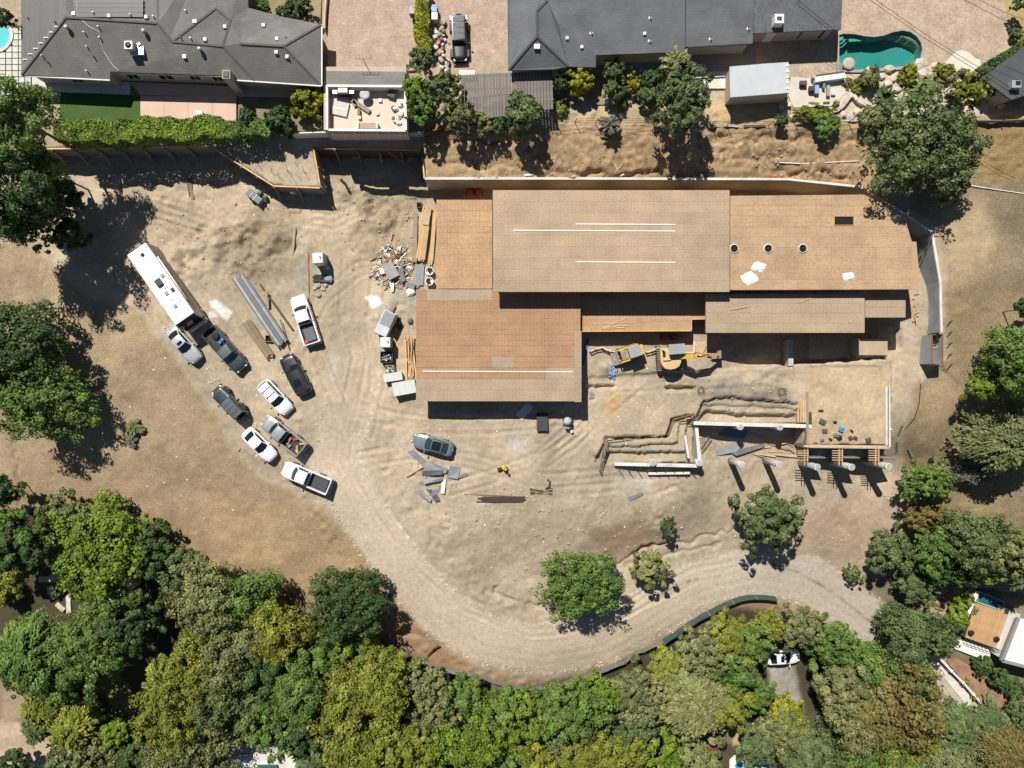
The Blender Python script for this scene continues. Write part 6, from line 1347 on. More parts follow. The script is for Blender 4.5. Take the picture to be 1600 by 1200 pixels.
def boxu(px, py, sx, sy, h, label, rz=0.0, name='storage_crate'):
    c = at(px, py, h); g = Vector((c.x, c.y, hz(c.x, c.y))); t = thing(name, g, label, 'crate', rz); m = mat('crate_grey', (0.52, 0.56, 0.54), 0.6, 0.1, 2)
    MB().box((0, 0, h/2), (sx, sy, h)).build('box', m, t, False, True, 0.03); MB().box((0, 0, h+0.03), (sx+0.06, sy+0.06, 0.07)).build('lid', m, t, False, True, 0.02)
    for s in (1, -1): MB().box((s*sx*0.3, -sy/2-0.02, h*0.8), (0.12, 0.04, 0.1)).build('latch', M_TRIM, t, False, True)
boxu(614, 589, 2.1, 0.9, 0.9, 'pale green-grey storage crate, upper of the two at the west roof corner', 0.15); boxu(632, 606, 2.6, 1.5, 1.0, 'larger pale storage crate at the west roof lower corner', 0.18)
# lumber stacks and debris by the west roofs
def stack(name, p, q_, n, wpx, m, label, cat, layers=2, bw=0.14, seed=1, z0=0.1, spread=0.0):
    A, B = gp(*p), gp(*q_); q = random.Random(seed); d = Vector((B.x-A.x, B.y-A.y, 0)); L = d.length; u = d/L; s = Vector((-u.y, u.x, 0)); zb = max(hz(A.x+(B.x-A.x)*f/8+s.x*e*wpx*S/2, A.y+(B.y-A.y)*f/8+s.y*e*wpx*S/2) for f in range(9) for e in (-1, 0, 1))+z0
    t = thing(name, Vector(((A.x+B.x)/2, (A.y+B.y)/2, min(A.z, B.z))), label, cat)
    for f in (0.15, 0.85): c = A+u*L*f; MB().bar(Vector((c.x, c.y, zb-0.05))-s*wpx*S/2, Vector((c.x, c.y, zb-0.05))+s*wpx*S/2, 0.1, 0.1).build('bearer', M_LUMG, t)
    W_ = wpx*S; 
    for ly in range(layers):
        for k in range(n):
            o = (k+0.5)/n*W_-W_/2; e0, e1 = q.uniform(-0.25, 0.25), q.uniform(-0.25, 0.25); a = A+s*(o+q.uniform(-1, 1)*spread)+u*e0; b = B+s*(o+q.uniform(-1, 1)*spread)+u*e1
            MB().bar((a.x, a.y, zb+ly*0.1+0.05), (b.x, b.y, zb+ly*0.1+0.05), min(bw, W_/n*0.93), 0.085).build('board', m[k % len(m)] if hasattr(m, '__len__') else m, t)
    return t
stack('lumber_stack', (668, 327), (658, 407), 9, 14, M_LUM, 'tall stack of fresh orange lumber left of the north-west roof', 'lumber stack', 4, 0.14, 1)
stack('lumber_stack', (680, 330), (674, 412), 4, 6, M_LUM, 'narrow row of fresh boards between the stack and roof', 'lumber stack', 2, 0.12, 2)
stack('lumber_stack', (650, 333), (648, 412), 4, 7, M_LUMG, 'weathered grey boards left of the orange lumber stack', 'lumber stack', 1, 0.13, 3)
stack('lumber_stack', (640, 527), (644, 590), 8, 14, M_LUM, 'loose sheaf of fresh lumber along the west roof edge', 'lumber stack', 2, 0.12, 4, spread=0.35)
lie('plywood_offcut', [(662, 336), (672, 336), (670, 352), (660, 351)], mat('ply_grey', (0.44, 0.37, 0.28), 0.8, 0.1), 'grey plywood sheet lying on the orange lumber stack', 'plywood', 0.05, 0.62)
a, b = gp(609, 517, 0.9), gp(641, 568, 0.5); tag(MB().bar(a, b, 0.12, 0.05).build('long_stud', M_LUM), 'single long stud leaning from the trailer to the lumber sheaf', 'lumber')
stack('roofing_bundle', (657, 412), (655, 448), 6, 13, mat('corrugated', (0.21, 0.225, 0.235), 0.5, 0.1, metal=0.3), 'bundle of dark grey corrugated sheets below the lumber stack', 'metal sheets', 1, 0.16, 5)
for k, y in enumerate((425, 441)):
    g = gp(672, y); t = thing('white_bin', g, f"round white drum full of dark scrap beside the roof, {('upper', 'lower')[k]} one", 'drum'); b = MB().lathe([(0.42, 0), (0.5, 0.8), (0.45, 0.8), (0.4, 0.5)], c=g, n=18); b.build('shell', M_WHT, t, True)
    q = random.Random(k)
    for i in range(7): MB().box((g.x+q.uniform(-0.22, 0.22), g.y+q.uniform(-0.22, 0.22), g.z+0.66), (q.uniform(0.15, 0.35), 0.12, 0.3), rz=q.uniform(0, 3)).build('scrap_piece', M_DARKW if i % 2 else M_TRIM, t)
for k, (x, y, rz, m, lab) in enumerate([(641, 323, 0.3, mat('green_bin', (0.10, 0.16, 0.12), 0.6, 0.1), 'dark green open box at the head of the lumber stack')]):
    g = gp(x+15, y-1); t = thing('open_box', g, lab, 'box'); 
    for dx, dy, sx, sy in ((0.28, 0, 0.04, 0.6), (-0.28, 0, 0.04, 0.6), (0, 0.28, 0.6, 0.04), (0, -0.28, 0.6, 0.04)): MB().box((g.x+dx, g.y+dy, g.z+0.3), (sx, sy, 0.6)).build('side', m, t)
# debris heap: each plank and sheet is a piece of its own
q = random.Random(77)
MD_ = [M_LUM, M_LUM, M_LUMG, mat('raw_wood', (0.45, 0.30, 0.17)), mat('grey_board', (0.30, 0.29, 0.28), 0.7, 0.15), mat('pale_board', (0.66, 0.64, 0.60), 0.7, 0.1), M_DARKW]
hp = thing('debris_heap', gp(612, 420), 'sprawling heap of scrap wood and sheets left of the lumber stack', 'debris heap')
for k in range(190):
    th = q.uniform(0, 6.28); rr = math.sqrt(q.random()); x, y = 614+math.cos(th)*rr*31+(-rr*6 if y_ else 0) if (y_ := False) else 614+math.cos(th)*rr*31, 416+math.sin(th)*rr*36
    g = gp(x, y); z = g.z+0.05+0.75*(1-rr)*q.uniform(0.5, 1.0)
    if k % 7 == 0: MB().box((g.x, g.y, z), (q.uniform(0.3, 0.7), q.uniform(0.25, 0.5), 0.03), m=(Matrix.Rotation(q.uniform(0, 3), 4, 'Z') @ Matrix.Rotation(q.uniform(-0.3, 0.3), 4, 'X'))).build('scrap_sheet', MD_[4 if k % 2 else 5], hp)
    else:
        d = Vector((math.cos(q.uniform(0, 6.28)), math.sin(q.uniform(0, 6.28)), q.uniform(-0.2, 0.2))).normalized()*q.uniform(0.25, 0.9 if k % 5 else 1.5); MB().bar((g.x-d.x, g.y-d.y, z-d.z*0.3), (g.x+d.x, g.y+d.y, z+d.z), q.uniform(0.06, 0.14), 0.045).build('scrap_board', MD_[k % 7], hp)
for pts, z, m, lab in [([(597, 413), (612, 408), (624, 430), (608, 438)], 0.75, mat('grey_board', (0.3, 0.29, 0.28)), 'large'), ([(634, 441), (650, 444), (646, 452), (632, 447)], 0.4, M_SHEETD, ''), ([(618, 428), (628, 416), (634, 438), (628, 442)], 0.5, M_SHEETD, ''), ([(592, 420), (598, 418), (602, 427), (595, 429)], 0.5, MD_[5], ''), ([(609, 442), (616, 442), (615, 456), (611, 456)], 0.35, MD_[5], '')]:
    P_ = [tuple(at(x, y, z))[:2] for x, y in pts]; MB().prism(P_, z, z+0.04).build('scrap_sheet', m, hp)
g = gp(642, 457); tag(MB().rock((g.x, g.y, g.z+0.2), (0.62, 0.6), 12, 0.7).build('white_sack', M_WHT), 'crumpled white sack at the north corner of the west roof', 'sack')
g = gp(641, 501); tag(MB().rock((g.x, g.y, g.z+0.2), 0.4, 13, 0.8).build('dark_sack', mat('slate_sack', (0.14, 0.16, 0.18), 0.7, 0.2)), 'dark slate sack at the west roof edge', 'sack')
q = random.Random(9)
for k in range(9):
    g = gp(q.uniform(618, 632), q.uniform(498, 516)); d = Vector((q.uniform(-1, 1), q.uniform(-1, 1), 0))*0.4
    tag(MB().bar(g+Vector((0, 0, 0.1))-d, g+Vector((0, 0, 0.16))+d, 0.14, 0.1).build('dark_scrap', M_DARKW if k % 3 else M_LUMG), 'dark scrap piece scattered right of the box trailer', 'scrap', 'dark scraps beside the box trailer')
# long bundles by the parked trucks
stack('metal_bundle', (374, 434), (443, 536), 7, 20, [M_SHEETD, M_SHEET, M_SHEETD, mat('slate_sheet', (0.16, 0.18, 0.19))], 'long bundle of grey metal channels left of the single-cab pickup', 'metal bundle', 2, 0.2, 6, spread=0.05)
stack('beam_stack', (366, 436), (412, 504), 1, 4, mat('rust', (0.26, 0.10, 0.05)), 'rusty steel beam along the left side of the metal bundle', 'steel beam', 1, 0.25, 7)
stack('beam_stack', (408, 446), (456, 512), 1, 4, M_DARKW, 'dark timber beam along the right side of the metal bundle', 'beam', 1, 0.22, 8)
stack('timber_bundle', (388, 505), (424, 558), 5, 14, mat('tan_timber', (0.25, 0.185, 0.12), 0.8, 0.15, 1.5, rand=0.12), 'short bundle of tan timbers beside the dark pickup', 'timber bundle', 3, 0.2, 9)
a, b = gp(447, 478, 0.1), gp(452, 548, 0.12); 
a, b = gp(418, 455, 0.55), gp(420, 480, 0.5); tag(MB().bar(a, b, 0.3, 0.06).build('loose_plank', M_LUMG), 'grey plank lying across the metal bundle', 'plank')
tag(MB().bar(gp(440, 500, 0.5), gp(453, 547, 0.12), 0.1, 0.06).build('loose_plank', M_DARKW), 'thin dark plank sticking out of the metal bundle lower end', 'plank')
g = gp(422, 529); t = thing('open_crate', g, 'small open dark crate right of the tan timber bundle', 'crate')
for dx, dy, sx, sy in ((0.42, 0, 0.05, 0.7), (-0.42, 0, 0.05, 0.7), (0, 0.36, 0.9, 0.05), (0, -0.36, 0.9, 0.05)): MB().box((g.x+dx, g.y+dy, g.z+0.2), (sx, sy, 0.4)).build('side', M_LUMG, t)
MB().box((g.x, g.y, g.z+0.05), (0.8, 0.66, 0.04)).build('bottom', M_BLK, t)
for p, q_, lab in [((461, 355), (457, 400), 'long board lying by the pale strip in the left yard'), ((438, 362), (445, 376), 'short board on the dark soil mound'), ((450, 331), (470, 332), 'thin board lying below the timber corner'), ((633, 310), (650, 308), 'thin board left of the weathered boards')]:
    tag(MB().bar(gp(*p, 0.04), gp(*q_, 0.04), 0.26, 0.05).build('loose_board', M_LUMG), lab, 'board')
tag(MB().tube([gp(533, 281, 0.12), gp(540, 288, 0.12), gp(546, 300, 0.12)], 0.16, 8).build('dark_pipe', M_TRIM), 'short black bent pipe right of the timber corner', 'pipe')
a = gp(482, 395, 0.05); b = gp(483, 470, 0.05); tag(MB().bar(a, b, 0.07, 0.05).build('steel_bar', mat('rust', (0.26, 0.10, 0.05))), 'thin rusty bar lying left of the lone portable toilet', 'bar')
# sheets dumped below the grey sedan
SHT = [([(636, 706), (645, 703), (667, 721), (660, 728)], 0.25, M_SHEETD, 'bent dark sheet lying nearest to the grey sedan nose'), ([(660, 728), (668, 720), (700, 733), (697, 740), (664, 736)], 0.3, M_SHEET, 'long grey sheet fanning to the right below the sedan'), ([(659, 736), (691, 735), (691, 742), (659, 744)], 0.38, mat('charcoal_sheet', (0.085, 0.085, 0.088), 0.6, 0.15), 'charcoal sheet in the middle of the dumped sheets'), ([(661, 750), (691, 745), (691, 751), (663, 757)], 0.2, M_SHEET, 'pale sheet under the charcoal sheet'),
       ([(703, 728), (720, 730), (715, 749), (698, 746)], 0.15, M_SHEET, 'square galvanised sheet at the right of the dumped sheets'), ([(715, 742), (728, 739), (734, 743), (715, 748)], 0.06, M_SHEETD, 'thin grey strip right of the square galvanised sheet'), ([(690, 749), (697, 749), (694, 772), (688, 771)], 0.3, mat('pale_board', (0.66, 0.64, 0.60)), 'pale upright board among the dumped sheets'), ([(665, 766), (678, 755), (687, 760), (671, 771)], 0.35, mat('charcoal_sheet', (0.085, 0.085, 0.088)), 'small charcoal sheet above the lowest dumped sheet'),
       ([(670, 773), (688, 757), (690, 764), (676, 777)], 0.25, M_SHEETD, 'narrow grey sheet beside the pale upright board'), ([(646, 768), (655, 765), (675, 780), (672, 785)], 0.28, M_SHEET, 'lowest dumped sheet pointing to the left'), ([(674, 777), (683, 773), (687, 782), (680, 785)], 0.3, mat('charcoal_sheet', (0.085, 0.085, 0.088)), 'small black square at the bottom of the dumped sheets')]
for k, (pts, z, m, lab) in enumerate(SHT):
    g = gp(pts[0][0], pts[0][1]); P_ = [at(x, y, g.z+z) for x, y in pts]; n = len(P_); b = MB(); tl = [0.06*((i+k) % 2) for i in range(n)]
    b.prism([(p.x, p.y) for p in P_], [g.z+z*0.25+t_ for t_ in tl], [g.z+z*0.25+0.035+t_ for t_ in tl]); tag(b.build('metal_sheet', m), lab, 'metal sheet', 'metal sheets dumped below the grey sedan')
tag(MB().bar(gp(636, 746, 0.05), gp(662, 730, 0.3), 0.09).build('steel_bar', M_STEEL), 'dark bar slanting left of the dumped sheets', 'bar')
# rebar bundles
for k in range(14):
    q = random.Random(k+500); y = 776+k*0.65; tag(MB().tube([gp(752+q.uniform(-8, 6), y, 0.06+0.02*(k % 3)), gp(819+q.uniform(-4, 4), y, 0.06+0.02*(k % 3))], 0.035, 5).build('rebar_rod', M_STEEL), 'dark rebar rod in the long bundle on the bare yard', 'rebar', 'rods of the long rebar bundle')
tag(MB().tube([gp(725, 772, 0.05), gp(815, 776, 0.05)], 0.035, 5).build('rebar_rod', mat('rust', (0.26, 0.10, 0.05))), 'lone thin rod just above the long rebar bundle', 'rebar')
for k in range(10):
    q = random.Random(k+600); a = gp(828, 762+q.uniform(0, 12), 0.07); b = gp(863, 762+q.uniform(0, 11), 0.07); tag(MB().tube([a, (a+b)/2, b], 0.035, 5).build('rebar_rod', M_STEEL), 'dark rod in the short crossed rebar bundle', 'rebar', 'rods of the short rebar bundle')
tag(MB().tube([gp(852, 764, 0.1), gp(858, 760, 0.2), gp(859, 752, 0.15), gp(855, 749, 0.1)], 0.1, 6).build('wire_coil', M_STEEL), 'bent coil of tie wire above the short rebar bundle', 'wire')
# things in front of the west roof
lie('white_board', [(805, 648), (824, 628), (834, 636), (816, 657)], mat('white_panel', (0.66, 0.68, 0.70), 0.5, 0.08), 'white panel lying half in the shade of the west roof', 'panel', 0.05)
g = gp(847, 659); t = thing('flat_cart', g, 'black flat cart in front of the west roof', 'cart'); MB().box((g.x, g.y, g.z+0.4), (1.3, 2.1, 0.12)).build('deck', mat('cart_deck', (0.05, 0.052, 0.055), 0.8, 0.2, 4, fine=0.2), t)
for sx in (-0.5, 0.5):
    for sy in (-0.8, 0.8): MB().box((g.x+sx, g.y+sy, g.z+0.17), (0.12, 0.26, 0.34)).build('wheel', M_TYRE, t)
MB().bar((g.x+0.7, g.y+0.9, g.z+0.4), (g.x+1.2, g.y+1.2, g.z+0.9), 0.06).build('handle', M_STEEL, t)
g = gp(886, 659); t = thing('concrete_mixer', g, 'pale concrete mixer with its frame at the corner of the west roof', 'mixer'); 
MB().lathe([(0.2, 0), (0.5, 0.25), (0.5, 0.6), (0.25, 0.95)], c=g+Vector((0, 0.1, 0.35)), n=16).build('drum', mat('mixer_drum', (0.42, 0.45, 0.47), 0.6, 0.2), t, True)
for sx in (-0.45, 0.45): MB().bar((g.x+sx, g.y-0.5, g.z), (g.x+sx*0.8, g.y+0.3, g.z+0.9), 0.08).build('frame', M_TRIM, t); 
for sx in (-0.5, 0.5): MB().lathe([(0.25, -0.06), (0.25, 0.06)], c=(g.x+sx, g.y+0.4, g.z+0.25), n=14, m=Matrix.Rotation(R(90), 4, 'Y')).build('wheel', M_TYRE, t)
MB().box((g.x, g.y-0.6, g.z+0.4), (0.5, 0.4, 0.5)).build('motor_box', M_SHEET, t)
g = gp(893, 674); tag(MB().lathe([(0.15, 0), (0.19, 0.36), (0.16, 0.36)], c=g, n=14).build('bucket', mat('pale_blue', (0.5, 0.58, 0.62), 0.5, 0.1), None, True), 'pale blue bucket beside the concrete mixer', 'bucket')
for k in range(2): g = gp(880+k*6, 632); tag(MB().bar(g, g+Vector((0.1, 0.7, 2.6)), 0.08).build('scaffold_pole', M_SHEET), f"{('left', 'right')[k]} scaffold pole in the shade behind the concrete mixer", 'pole')
lie('blue_board', [(907, 567), (917, 528), (921, 530), (912, 570)], mat('blue_board', (0.05, 0.13, 0.26), 0.6, 0.1), 'long blue sheet in the shade right of the west roof', 'sheet', 0.08)
lie('white_bag', [(922, 612), (928, 614), (928, 622), (921, 623)], M_SHEET, 'pale grey sheet at the end of the shallow trench', 'sheet', 0.12)
q = random.Random(31); bl = [mat('blue_bottle', (0.12, 0.24, 0.50), 0.4, 0.1), mat('pale_bottle', (0.35, 0.45, 0.6), 0.4, 0.1)]
for k in range(34):
    th = q.uniform(0, 6.28); rr = math.sqrt(q.random()); g = gp(957+math.cos(th)*rr*6.5, 581+math.sin(th)*rr*12); tag(MB().box((g.x, g.y, g.z+0.1), (q.uniform(0.18, 0.34), q.uniform(0.14, 0.26), 0.2), rz=q.uniform(0, 3), taper=0.75).build('blue_bag', bl[k % 2]), 'small blue bag in the scattered blue pile', 'bag', 'blue bags scattered near the skid loader')
def fencing(pts, label, name='plank_barrier', m=None, h=0.7):
    G = [gp(x, y) for x, y in pts]; t = thing(name, G[0], label, 'barrier'); m = m or mat('pale_timber', (0.62, 0.50, 0.36), 0.8, 0.12)
    for a, b in zip(G[:-1], G[1:]):
        for z in (0.3, h): MB().bar(a+Vector((0, 0, z)), b+Vector((0, 0, z)), 0.13, 0.06).build('rail', m, t)
        MB().box((a.x, a.y, a.z+h/2-0.05), (0.1, 0.1, h+0.1)).build('post', m, t)
fencing([(921, 549), (930, 545), (940, 543), (950, 548), (963, 551)], 'pale plank barrier running into the skid loader'); fencing([(1008, 550), (1018, 548), (1028, 543)], 'short pale plank barrier between loader and excavator'); fencing([(1067, 551), (1083, 551), (1083, 534)], 'pale plank corner barrier right of the excavator cab')
lie('plywood_sheet', [(1084, 535), (1102, 533), (1104, 540), (1098, 552), (1085, 550)], M_PLY, 'plywood sheet lying above the excavator arm', 'plywood', 0.1)
# blocks and posts in the undercroft of the south roof
for k, (x0, y0, x1, y1, z, lab) in enumerate([(1232, 530, 1240, 572, 0.3, 'narrow concrete footing pier below the south roof, left'), (1338, 529, 1387, 555, 0.4, 'pale earth block below the south-east roof')]):
    P_ = [tuple(at(x, y, z))[:2] for x, y in ((x0, y0), (x1, y0), (x1, y1), (x0, y1))]; tag(MB().prism(P_, -1.4, z).build('footing_block', mat('earth_block', (0.42, 0.33, 0.22), 0.95, 0.15, 1) if k else M_CONC, bevel=0.04), lab, 'footing')
q = random.Random(88)
for k in range(60):
    x = 1265+k*1.9; g = gp(x, 571+q.uniform(-1, 1)); tag(MB().tube([g-Vector((0, 0, 0.05)), g+Vector((0, -0.05, 0.3))], 0.015, 4).build('rebar_dowel', M_STEEL), 'rebar dowel in the row along the upper platform edge', 'rebar', 'rebar dowels along the platform')
g = gp(1234, 541); tag(MB().lathe([(0.1, 0), (0.3, 0.1), (0.32, 0.4), (0.2, 0.5)], c=g, n=14).build('grey_drum', M_SHEET, None, True), 'shiny grey drum in the shade below the south roof', 'drum')
# right of platform: rails, hoses and sheets on the slope
for k, (p, q_, lab) in enumerate([((1410, 665), (1404, 680), 'grey plastic strip on the slope right of the platform'), ((1402, 690), (1402, 705), 'dark narrow plank right of the platform corner'), ((1420, 700), (1426, 714), 'dark mesh strip below the grey plastic strip')]):
    tag(MB().bar(gp(*p, 0.05), gp(*q_, 0.05), 0.35, 0.05).build('plank_strip', M_SHEETD), lab, 'strip')
tag(MB().tube([gp(1438, 600, 0.05), gp(1436, 630, 0.05), gp(1428, 655, 0.05), gp(1414, 670, 0.05)], 0.05, 6).build('black_hose', M_TRIM), 'black hose curving down the slope right of the platform', 'hose')
for k in range(5):
    y = 505+k*17; g = gp(1480, y); tag(MB().bar(g+Vector((-0.2, 0, 0.5)), g+Vector((0.9, 0.5, 0.0)), 0.07).build('prop_stake', M_STEEL), 'slanting stake propping the outer side of the curved wall', 'stake', 'stakes outside the curved wall')
# ------------------------------------------------------------------ crouching worker
def worker():
    g = gp(786, 729); t = thing('person', g, 'person crouching on the bare yard in a yellow and orange vest', 'person', R(-35))
    me = bpy.data.meshes.new('body'); J = [(0, 0, 0.36), (0.06, 0, 0.5), (0.2, 0, 0.72), (0.27, 0, 0.84), (0.34, 0, 0.97), (0.38, 0, 1.04), (-0.02, 0.13, 0.34), (0.34, 0.2, 0.46), (0.14, 0.17, 0.07), (0.30, 0.18, 0.04), (-0.02, -0.13, 0.34), (0.34, -0.2, 0.46), (0.14, -0.17, 0.07), (0.30, -0.18, 0.04), (0.24, 0.2, 0.76), (0.42, 0.24, 0.52), (0.56, 0.12, 0.34), (0.62, 0.1, 0.27), (0.24, -0.2, 0.76), (0.42, -0.24, 0.52), (0.56, -0.12, 0.34), (0.62, -0.1, 0.27)]
    E = [(0, 1), (1, 2), (2, 3), (3, 4), (4, 5), (0, 6), (6, 7), (7, 8), (8, 9), (0, 10), (10, 11), (11, 12), (12, 13), (3, 14), (14, 15), (15, 16), (16, 17), (3, 18), (18, 19), (19, 20), (20, 21)]
    rad = [0.16, 0.16, 0.17, 0.12, 0.06, 0.06, 0.11, 0.085, 0.055, 0.04, 0.11, 0.085, 0.055, 0.04, 0.075, 0.055, 0.04, 0.03, 0.075, 0.055, 0.04, 0.03]
    me.from_pydata(J, E, []); ob = bpy.data.objects.new('body', me); COL.objects.link(ob); ob.parent = t
    md = ob.modifiers.new('skin', 'SKIN'); sv = me.skin_vertices[0].data if me.skin_vertices else None
    if sv is None:
        bm = bmesh.new(); bm.from_mesh(me); bm.verts.layers.skin.verify(); bm.to_mesh(me); bm.free(); sv = me.skin_vertices[0].data
    for k, r_ in enumerate(rad): sv[k].radius = (r_, r_)
    sv[0].use_root = True; ob.modifiers.new('sub', 'SUBSURF').levels = 1; ob.modifiers['sub'].render_levels = 2
    me.materials.append(mat('work_clothes', (0.03, 0.032, 0.045), 0.85, 0.2, 4))
    mv = mat('hi_vis_vest', (0.85, 0.50, 0.03), 0.7, 0.1, 4)
    b = MB(); n = 14; rows = []
    for s_, (cx, cz, ra, rb) in enumerate([(0.03, 0.42, 0.2, 0.22), (0.1, 0.55, 0.2, 0.23), (0.2, 0.7, 0.2, 0.24), (0.27, 0.82, 0.15, 0.22), (0.3, 0.89, 0.08, 0.12)]):
        rows.append([(cx+math.cos(2*math.pi*k/n)*ra*0.85, math.sin(2*math.pi*k/n)*rb, cz-math.cos(2*math.pi*k/n)*ra*0.45) for k in range(n)])
    b.add([p for r_ in rows for p in r_], [(i*n+k, i*n+(k+1) % n, (i+1)*n+(k+1) % n, (i+1)*n+k) for i in range(4) for k in range(n)]); v = b.build('vest', mv, t, True, True)
    for s in (1, -1): MB().bar((0.02, s*0.12, 0.63), (0.2, s*0.12, 0.93), 0.06, 0.02).build('reflective_stripe', mat('vest_red', (0.75, 0.07, 0.03), 0.6, 0.1), v, False, True)
    h = MB().lathe([(0.03, -0.13), (0.075, -0.1), (0.095, -0.02), (0.1, 0.05), (0.08, 0.11), (0.02, 0.135)], c=(0.41, 0, 1.1), n=16).build('head', mat('skin', (0.38, 0.22, 0.15), 0.6, 0.05), t, True, True)
    MB().lathe([(0.16, 0.0), (0.155, 0.015), (0.125, 0.02), (0.12, 0.07), (0.08, 0.12), (0.02, 0.135)], c=(0.41, 0, 1.13), n=18).build('hard_hat', mat('hat_yellow', (0.8, 0.5, 0.04), 0.4, 0.05), t, True, True)
    MB().lathe([(0.005, 0.03), (0.018, 0.0), (0.004, -0.03)], c=(0.515, 0, 1.07), n=8).build('nose', mat('skin', (0.38, 0.22, 0.15)), t, True, True)
    for s in (1, -1):
        MB().lathe([(0.004, -0.012), (0.013, 0), (0.004, 0.012)], c=(0.5, s*0.035, 1.1), n=8).build('eye', M_TRIM, t, True, True); MB().lathe([(0.006, -0.03), (0.018, 0), (0.006, 0.03)], c=(0.41, s*0.1, 1.08), n=8).build('ear', mat('skin', (0.38, 0.22, 0.15)), t, True, True)
        hd = MB().box((0.635, s*0.095, 0.24), (0.08, 0.075, 0.03)).build('hand', mat('skin', (0.38, 0.22, 0.15)), t, False, True, 0.01)
        for f in range(4): MB().tube([(0.67, s*(0.068+f*0.018), 0.24), (0.71+0.008*(f % 3), s*(0.068+f*0.018), 0.225), (0.725, s*(0.068+f*0.018), 0.19)], [0.009, 0.008, 0.007], 6).build('finger', mat('skin', (0.38, 0.22, 0.15)), hd, True, True)
        MB().tube([(0.61, s*0.06, 0.24), (0.645, s*0.035, 0.225), (0.665, s*0.03, 0.2)], [0.011, 0.01, 0.008], 6).build('thumb', mat('skin', (0.38, 0.22, 0.15)), hd, True, True)
        MB().box((0.24, s*0.175, 0.045), (0.3, 0.11, 0.09), taper=0.8).build('boot', M_TRIM, t, False, True, 0.02)
worker()
g = gp(781, 733); t = thing('tool_bag', g, 'black tool bag on the ground beside the crouching person', 'bag'); MB().box((g.x, g.y, g.z+0.17), (0.6, 0.42, 0.34), rz=0.3, taper=0.8).build('body', mat('bag_black', (0.02, 0.02, 0.028), 0.8, 0.2), t, bevel=0.06); MB().tube([(g.x-0.15, g.y, g.z+0.32), (g.x, g.y, g.z+0.45), (g.x+0.15, g.y, g.z+0.32)], 0.02, 5).build('handle', mat('bag_pink', (0.4, 0.15, 0.18)), t)
# ------------------------------------------------------------------ silt fence, verge stones, litter
def silt(pts, h, m, label, lean=0.35):
    G = []
    pts = [p for a_, b_ in zip(pts[:-1], pts[1:]) for p in (a_, ((a_[0]+b_[0])/2, (a_[1]+b_[1])/2-0.8))]+[pts[-1]]
    for (x, y) in pts: G.append(gp(x, y))
    t = thing('silt_fence', G[len(G)//2], label, 'silt fence')
    for i, (a, b) in enumerate(zip(G[:-1], G[1:])):
        d = (b-a).normalized(); s = Vector((d.y, -d.x, 0))*lean*h if True else 0
        MB().add([a+Vector((0, 0, -0.05)), b+Vector((0, 0, -0.05)), b+s+Vector((0, 0, h)), a+s+Vector((0, 0, h)), a+Vector((0.02, 0.02, -0.05)), b+Vector((0.02, 0.02, -0.05)), b+s+Vector((0.02, 0.02, h)), a+s+Vector((0.02, 0.02, h))], [(0, 1, 2, 3), (7, 6, 5, 4), (3, 2, 6, 7), (0, 4, 5, 1)]).build('fabric_panel', m, t)
        if i % 3 == 0: MB().bar(a+Vector((0, 0, -0.1)), a+s*1.05+Vector((0, 0, h+0.12)), 0.05).build('stake', M_LUMG, t)
silt([(1034, 1000), (1055, 986), (1078, 970), (1105, 955), (1130, 942), (1155, 932), (1180, 929), (1212, 932)], 0.85, mat('green_fabric', (0.04, 0.068, 0.058), 0.8, 0.15, 2), 'dark green fabric silt fence along the outer road bend', 0.45)
silt([(800, 1070), (830, 1074), (860, 1072), (900, 1060), (945, 1044), (975, 1032), (990, 1018), (1004, 1014), (1034, 1000)], 0.7, mat('grey_fabric', (0.15, 0.145, 0.13), 0.8, 0.2, 2), 'sagging grey silt fence at the lowest road bend', 0.3)
silt([(648, 1024), (665, 1034), (690, 1044), (745, 1052), (775, 1062), (800, 1070)], 0.5, mat('grey_fabric', (0.15, 0.145, 0.13)), 'low collapsed silt fence below the dome-shaped tree', 0.8)
for k, (p, q_) in enumerate((((672, 1020), (686, 1006)), ((668, 1025), (680, 1010)))): tag(MB().bar(gp(*p, 0.1), gp(*q_, 0.5), 0.18, 0.1).build('fallen_post', M_DARKW), f"{('left', 'right')[k]} dark fallen fence post on the orange slope", 'post')
# countless loose stones and clods
b = MB(); q = random.Random(123); nst = 0
def strew(poly, n, r0, r1):
    global nst
    xs = [p[0] for p in poly]; ys = [p[1] for p in poly]; P_ = np.array([(q.uniform(min(xs), max(xs)), q.uniform(min(ys), max(ys))) for _ in range(n)])
    ok = sdist(poly, P_[:, 0], P_[:, 1]) > 0
    for (x, y) in P_[ok]:
        p = at(x, y, 0); g = gp(x, y); r_ = r0+(r1-r0)*q.random()**3; b.rock((g.x, g.y, g.z+r_*0.1), r_, nst, 0.8); nst += 1
strew([(230, 300), (480, 320), (480, 440), (330, 460), (240, 380)], 330, 0.04, 0.17)
strew([(520, 290), (655, 300), (640, 440), (540, 420)], 260, 0.05, 0.2)
strew([(640, 720), (860, 780), (1000, 800), (1120, 830), (950, 900), (850, 930), (740, 900), (660, 800)], 700, 0.05, 0.2)
strew([(1100, 740), (1400, 760), (1380, 880), (1150, 860)], 260, 0.05, 0.18)
strew([(670, 240), (1350, 230), (1400, 320), (1340, 285), (670, 276)], 420, 0.05, 0.2)
strew([(1090, 590), (1250, 600), (1250, 645), (1090, 640)], 120, 0.05, 0.2)
strew([(200, 480), (480, 780), (600, 900), (500, 900), (150, 700), (60, 700), (120, 500)], 300, 0.04, 0.14)
tag(b.build('loose_stones', mat('clod', (0.40, 0.32, 0.22), 0.95, 0.3, 0.8, obj=False), loc=(0, 0, 0)), 'loose stones and clods strewn over the bare ground', 'stones', kind='stuff')
b = MB(); n0 = nst
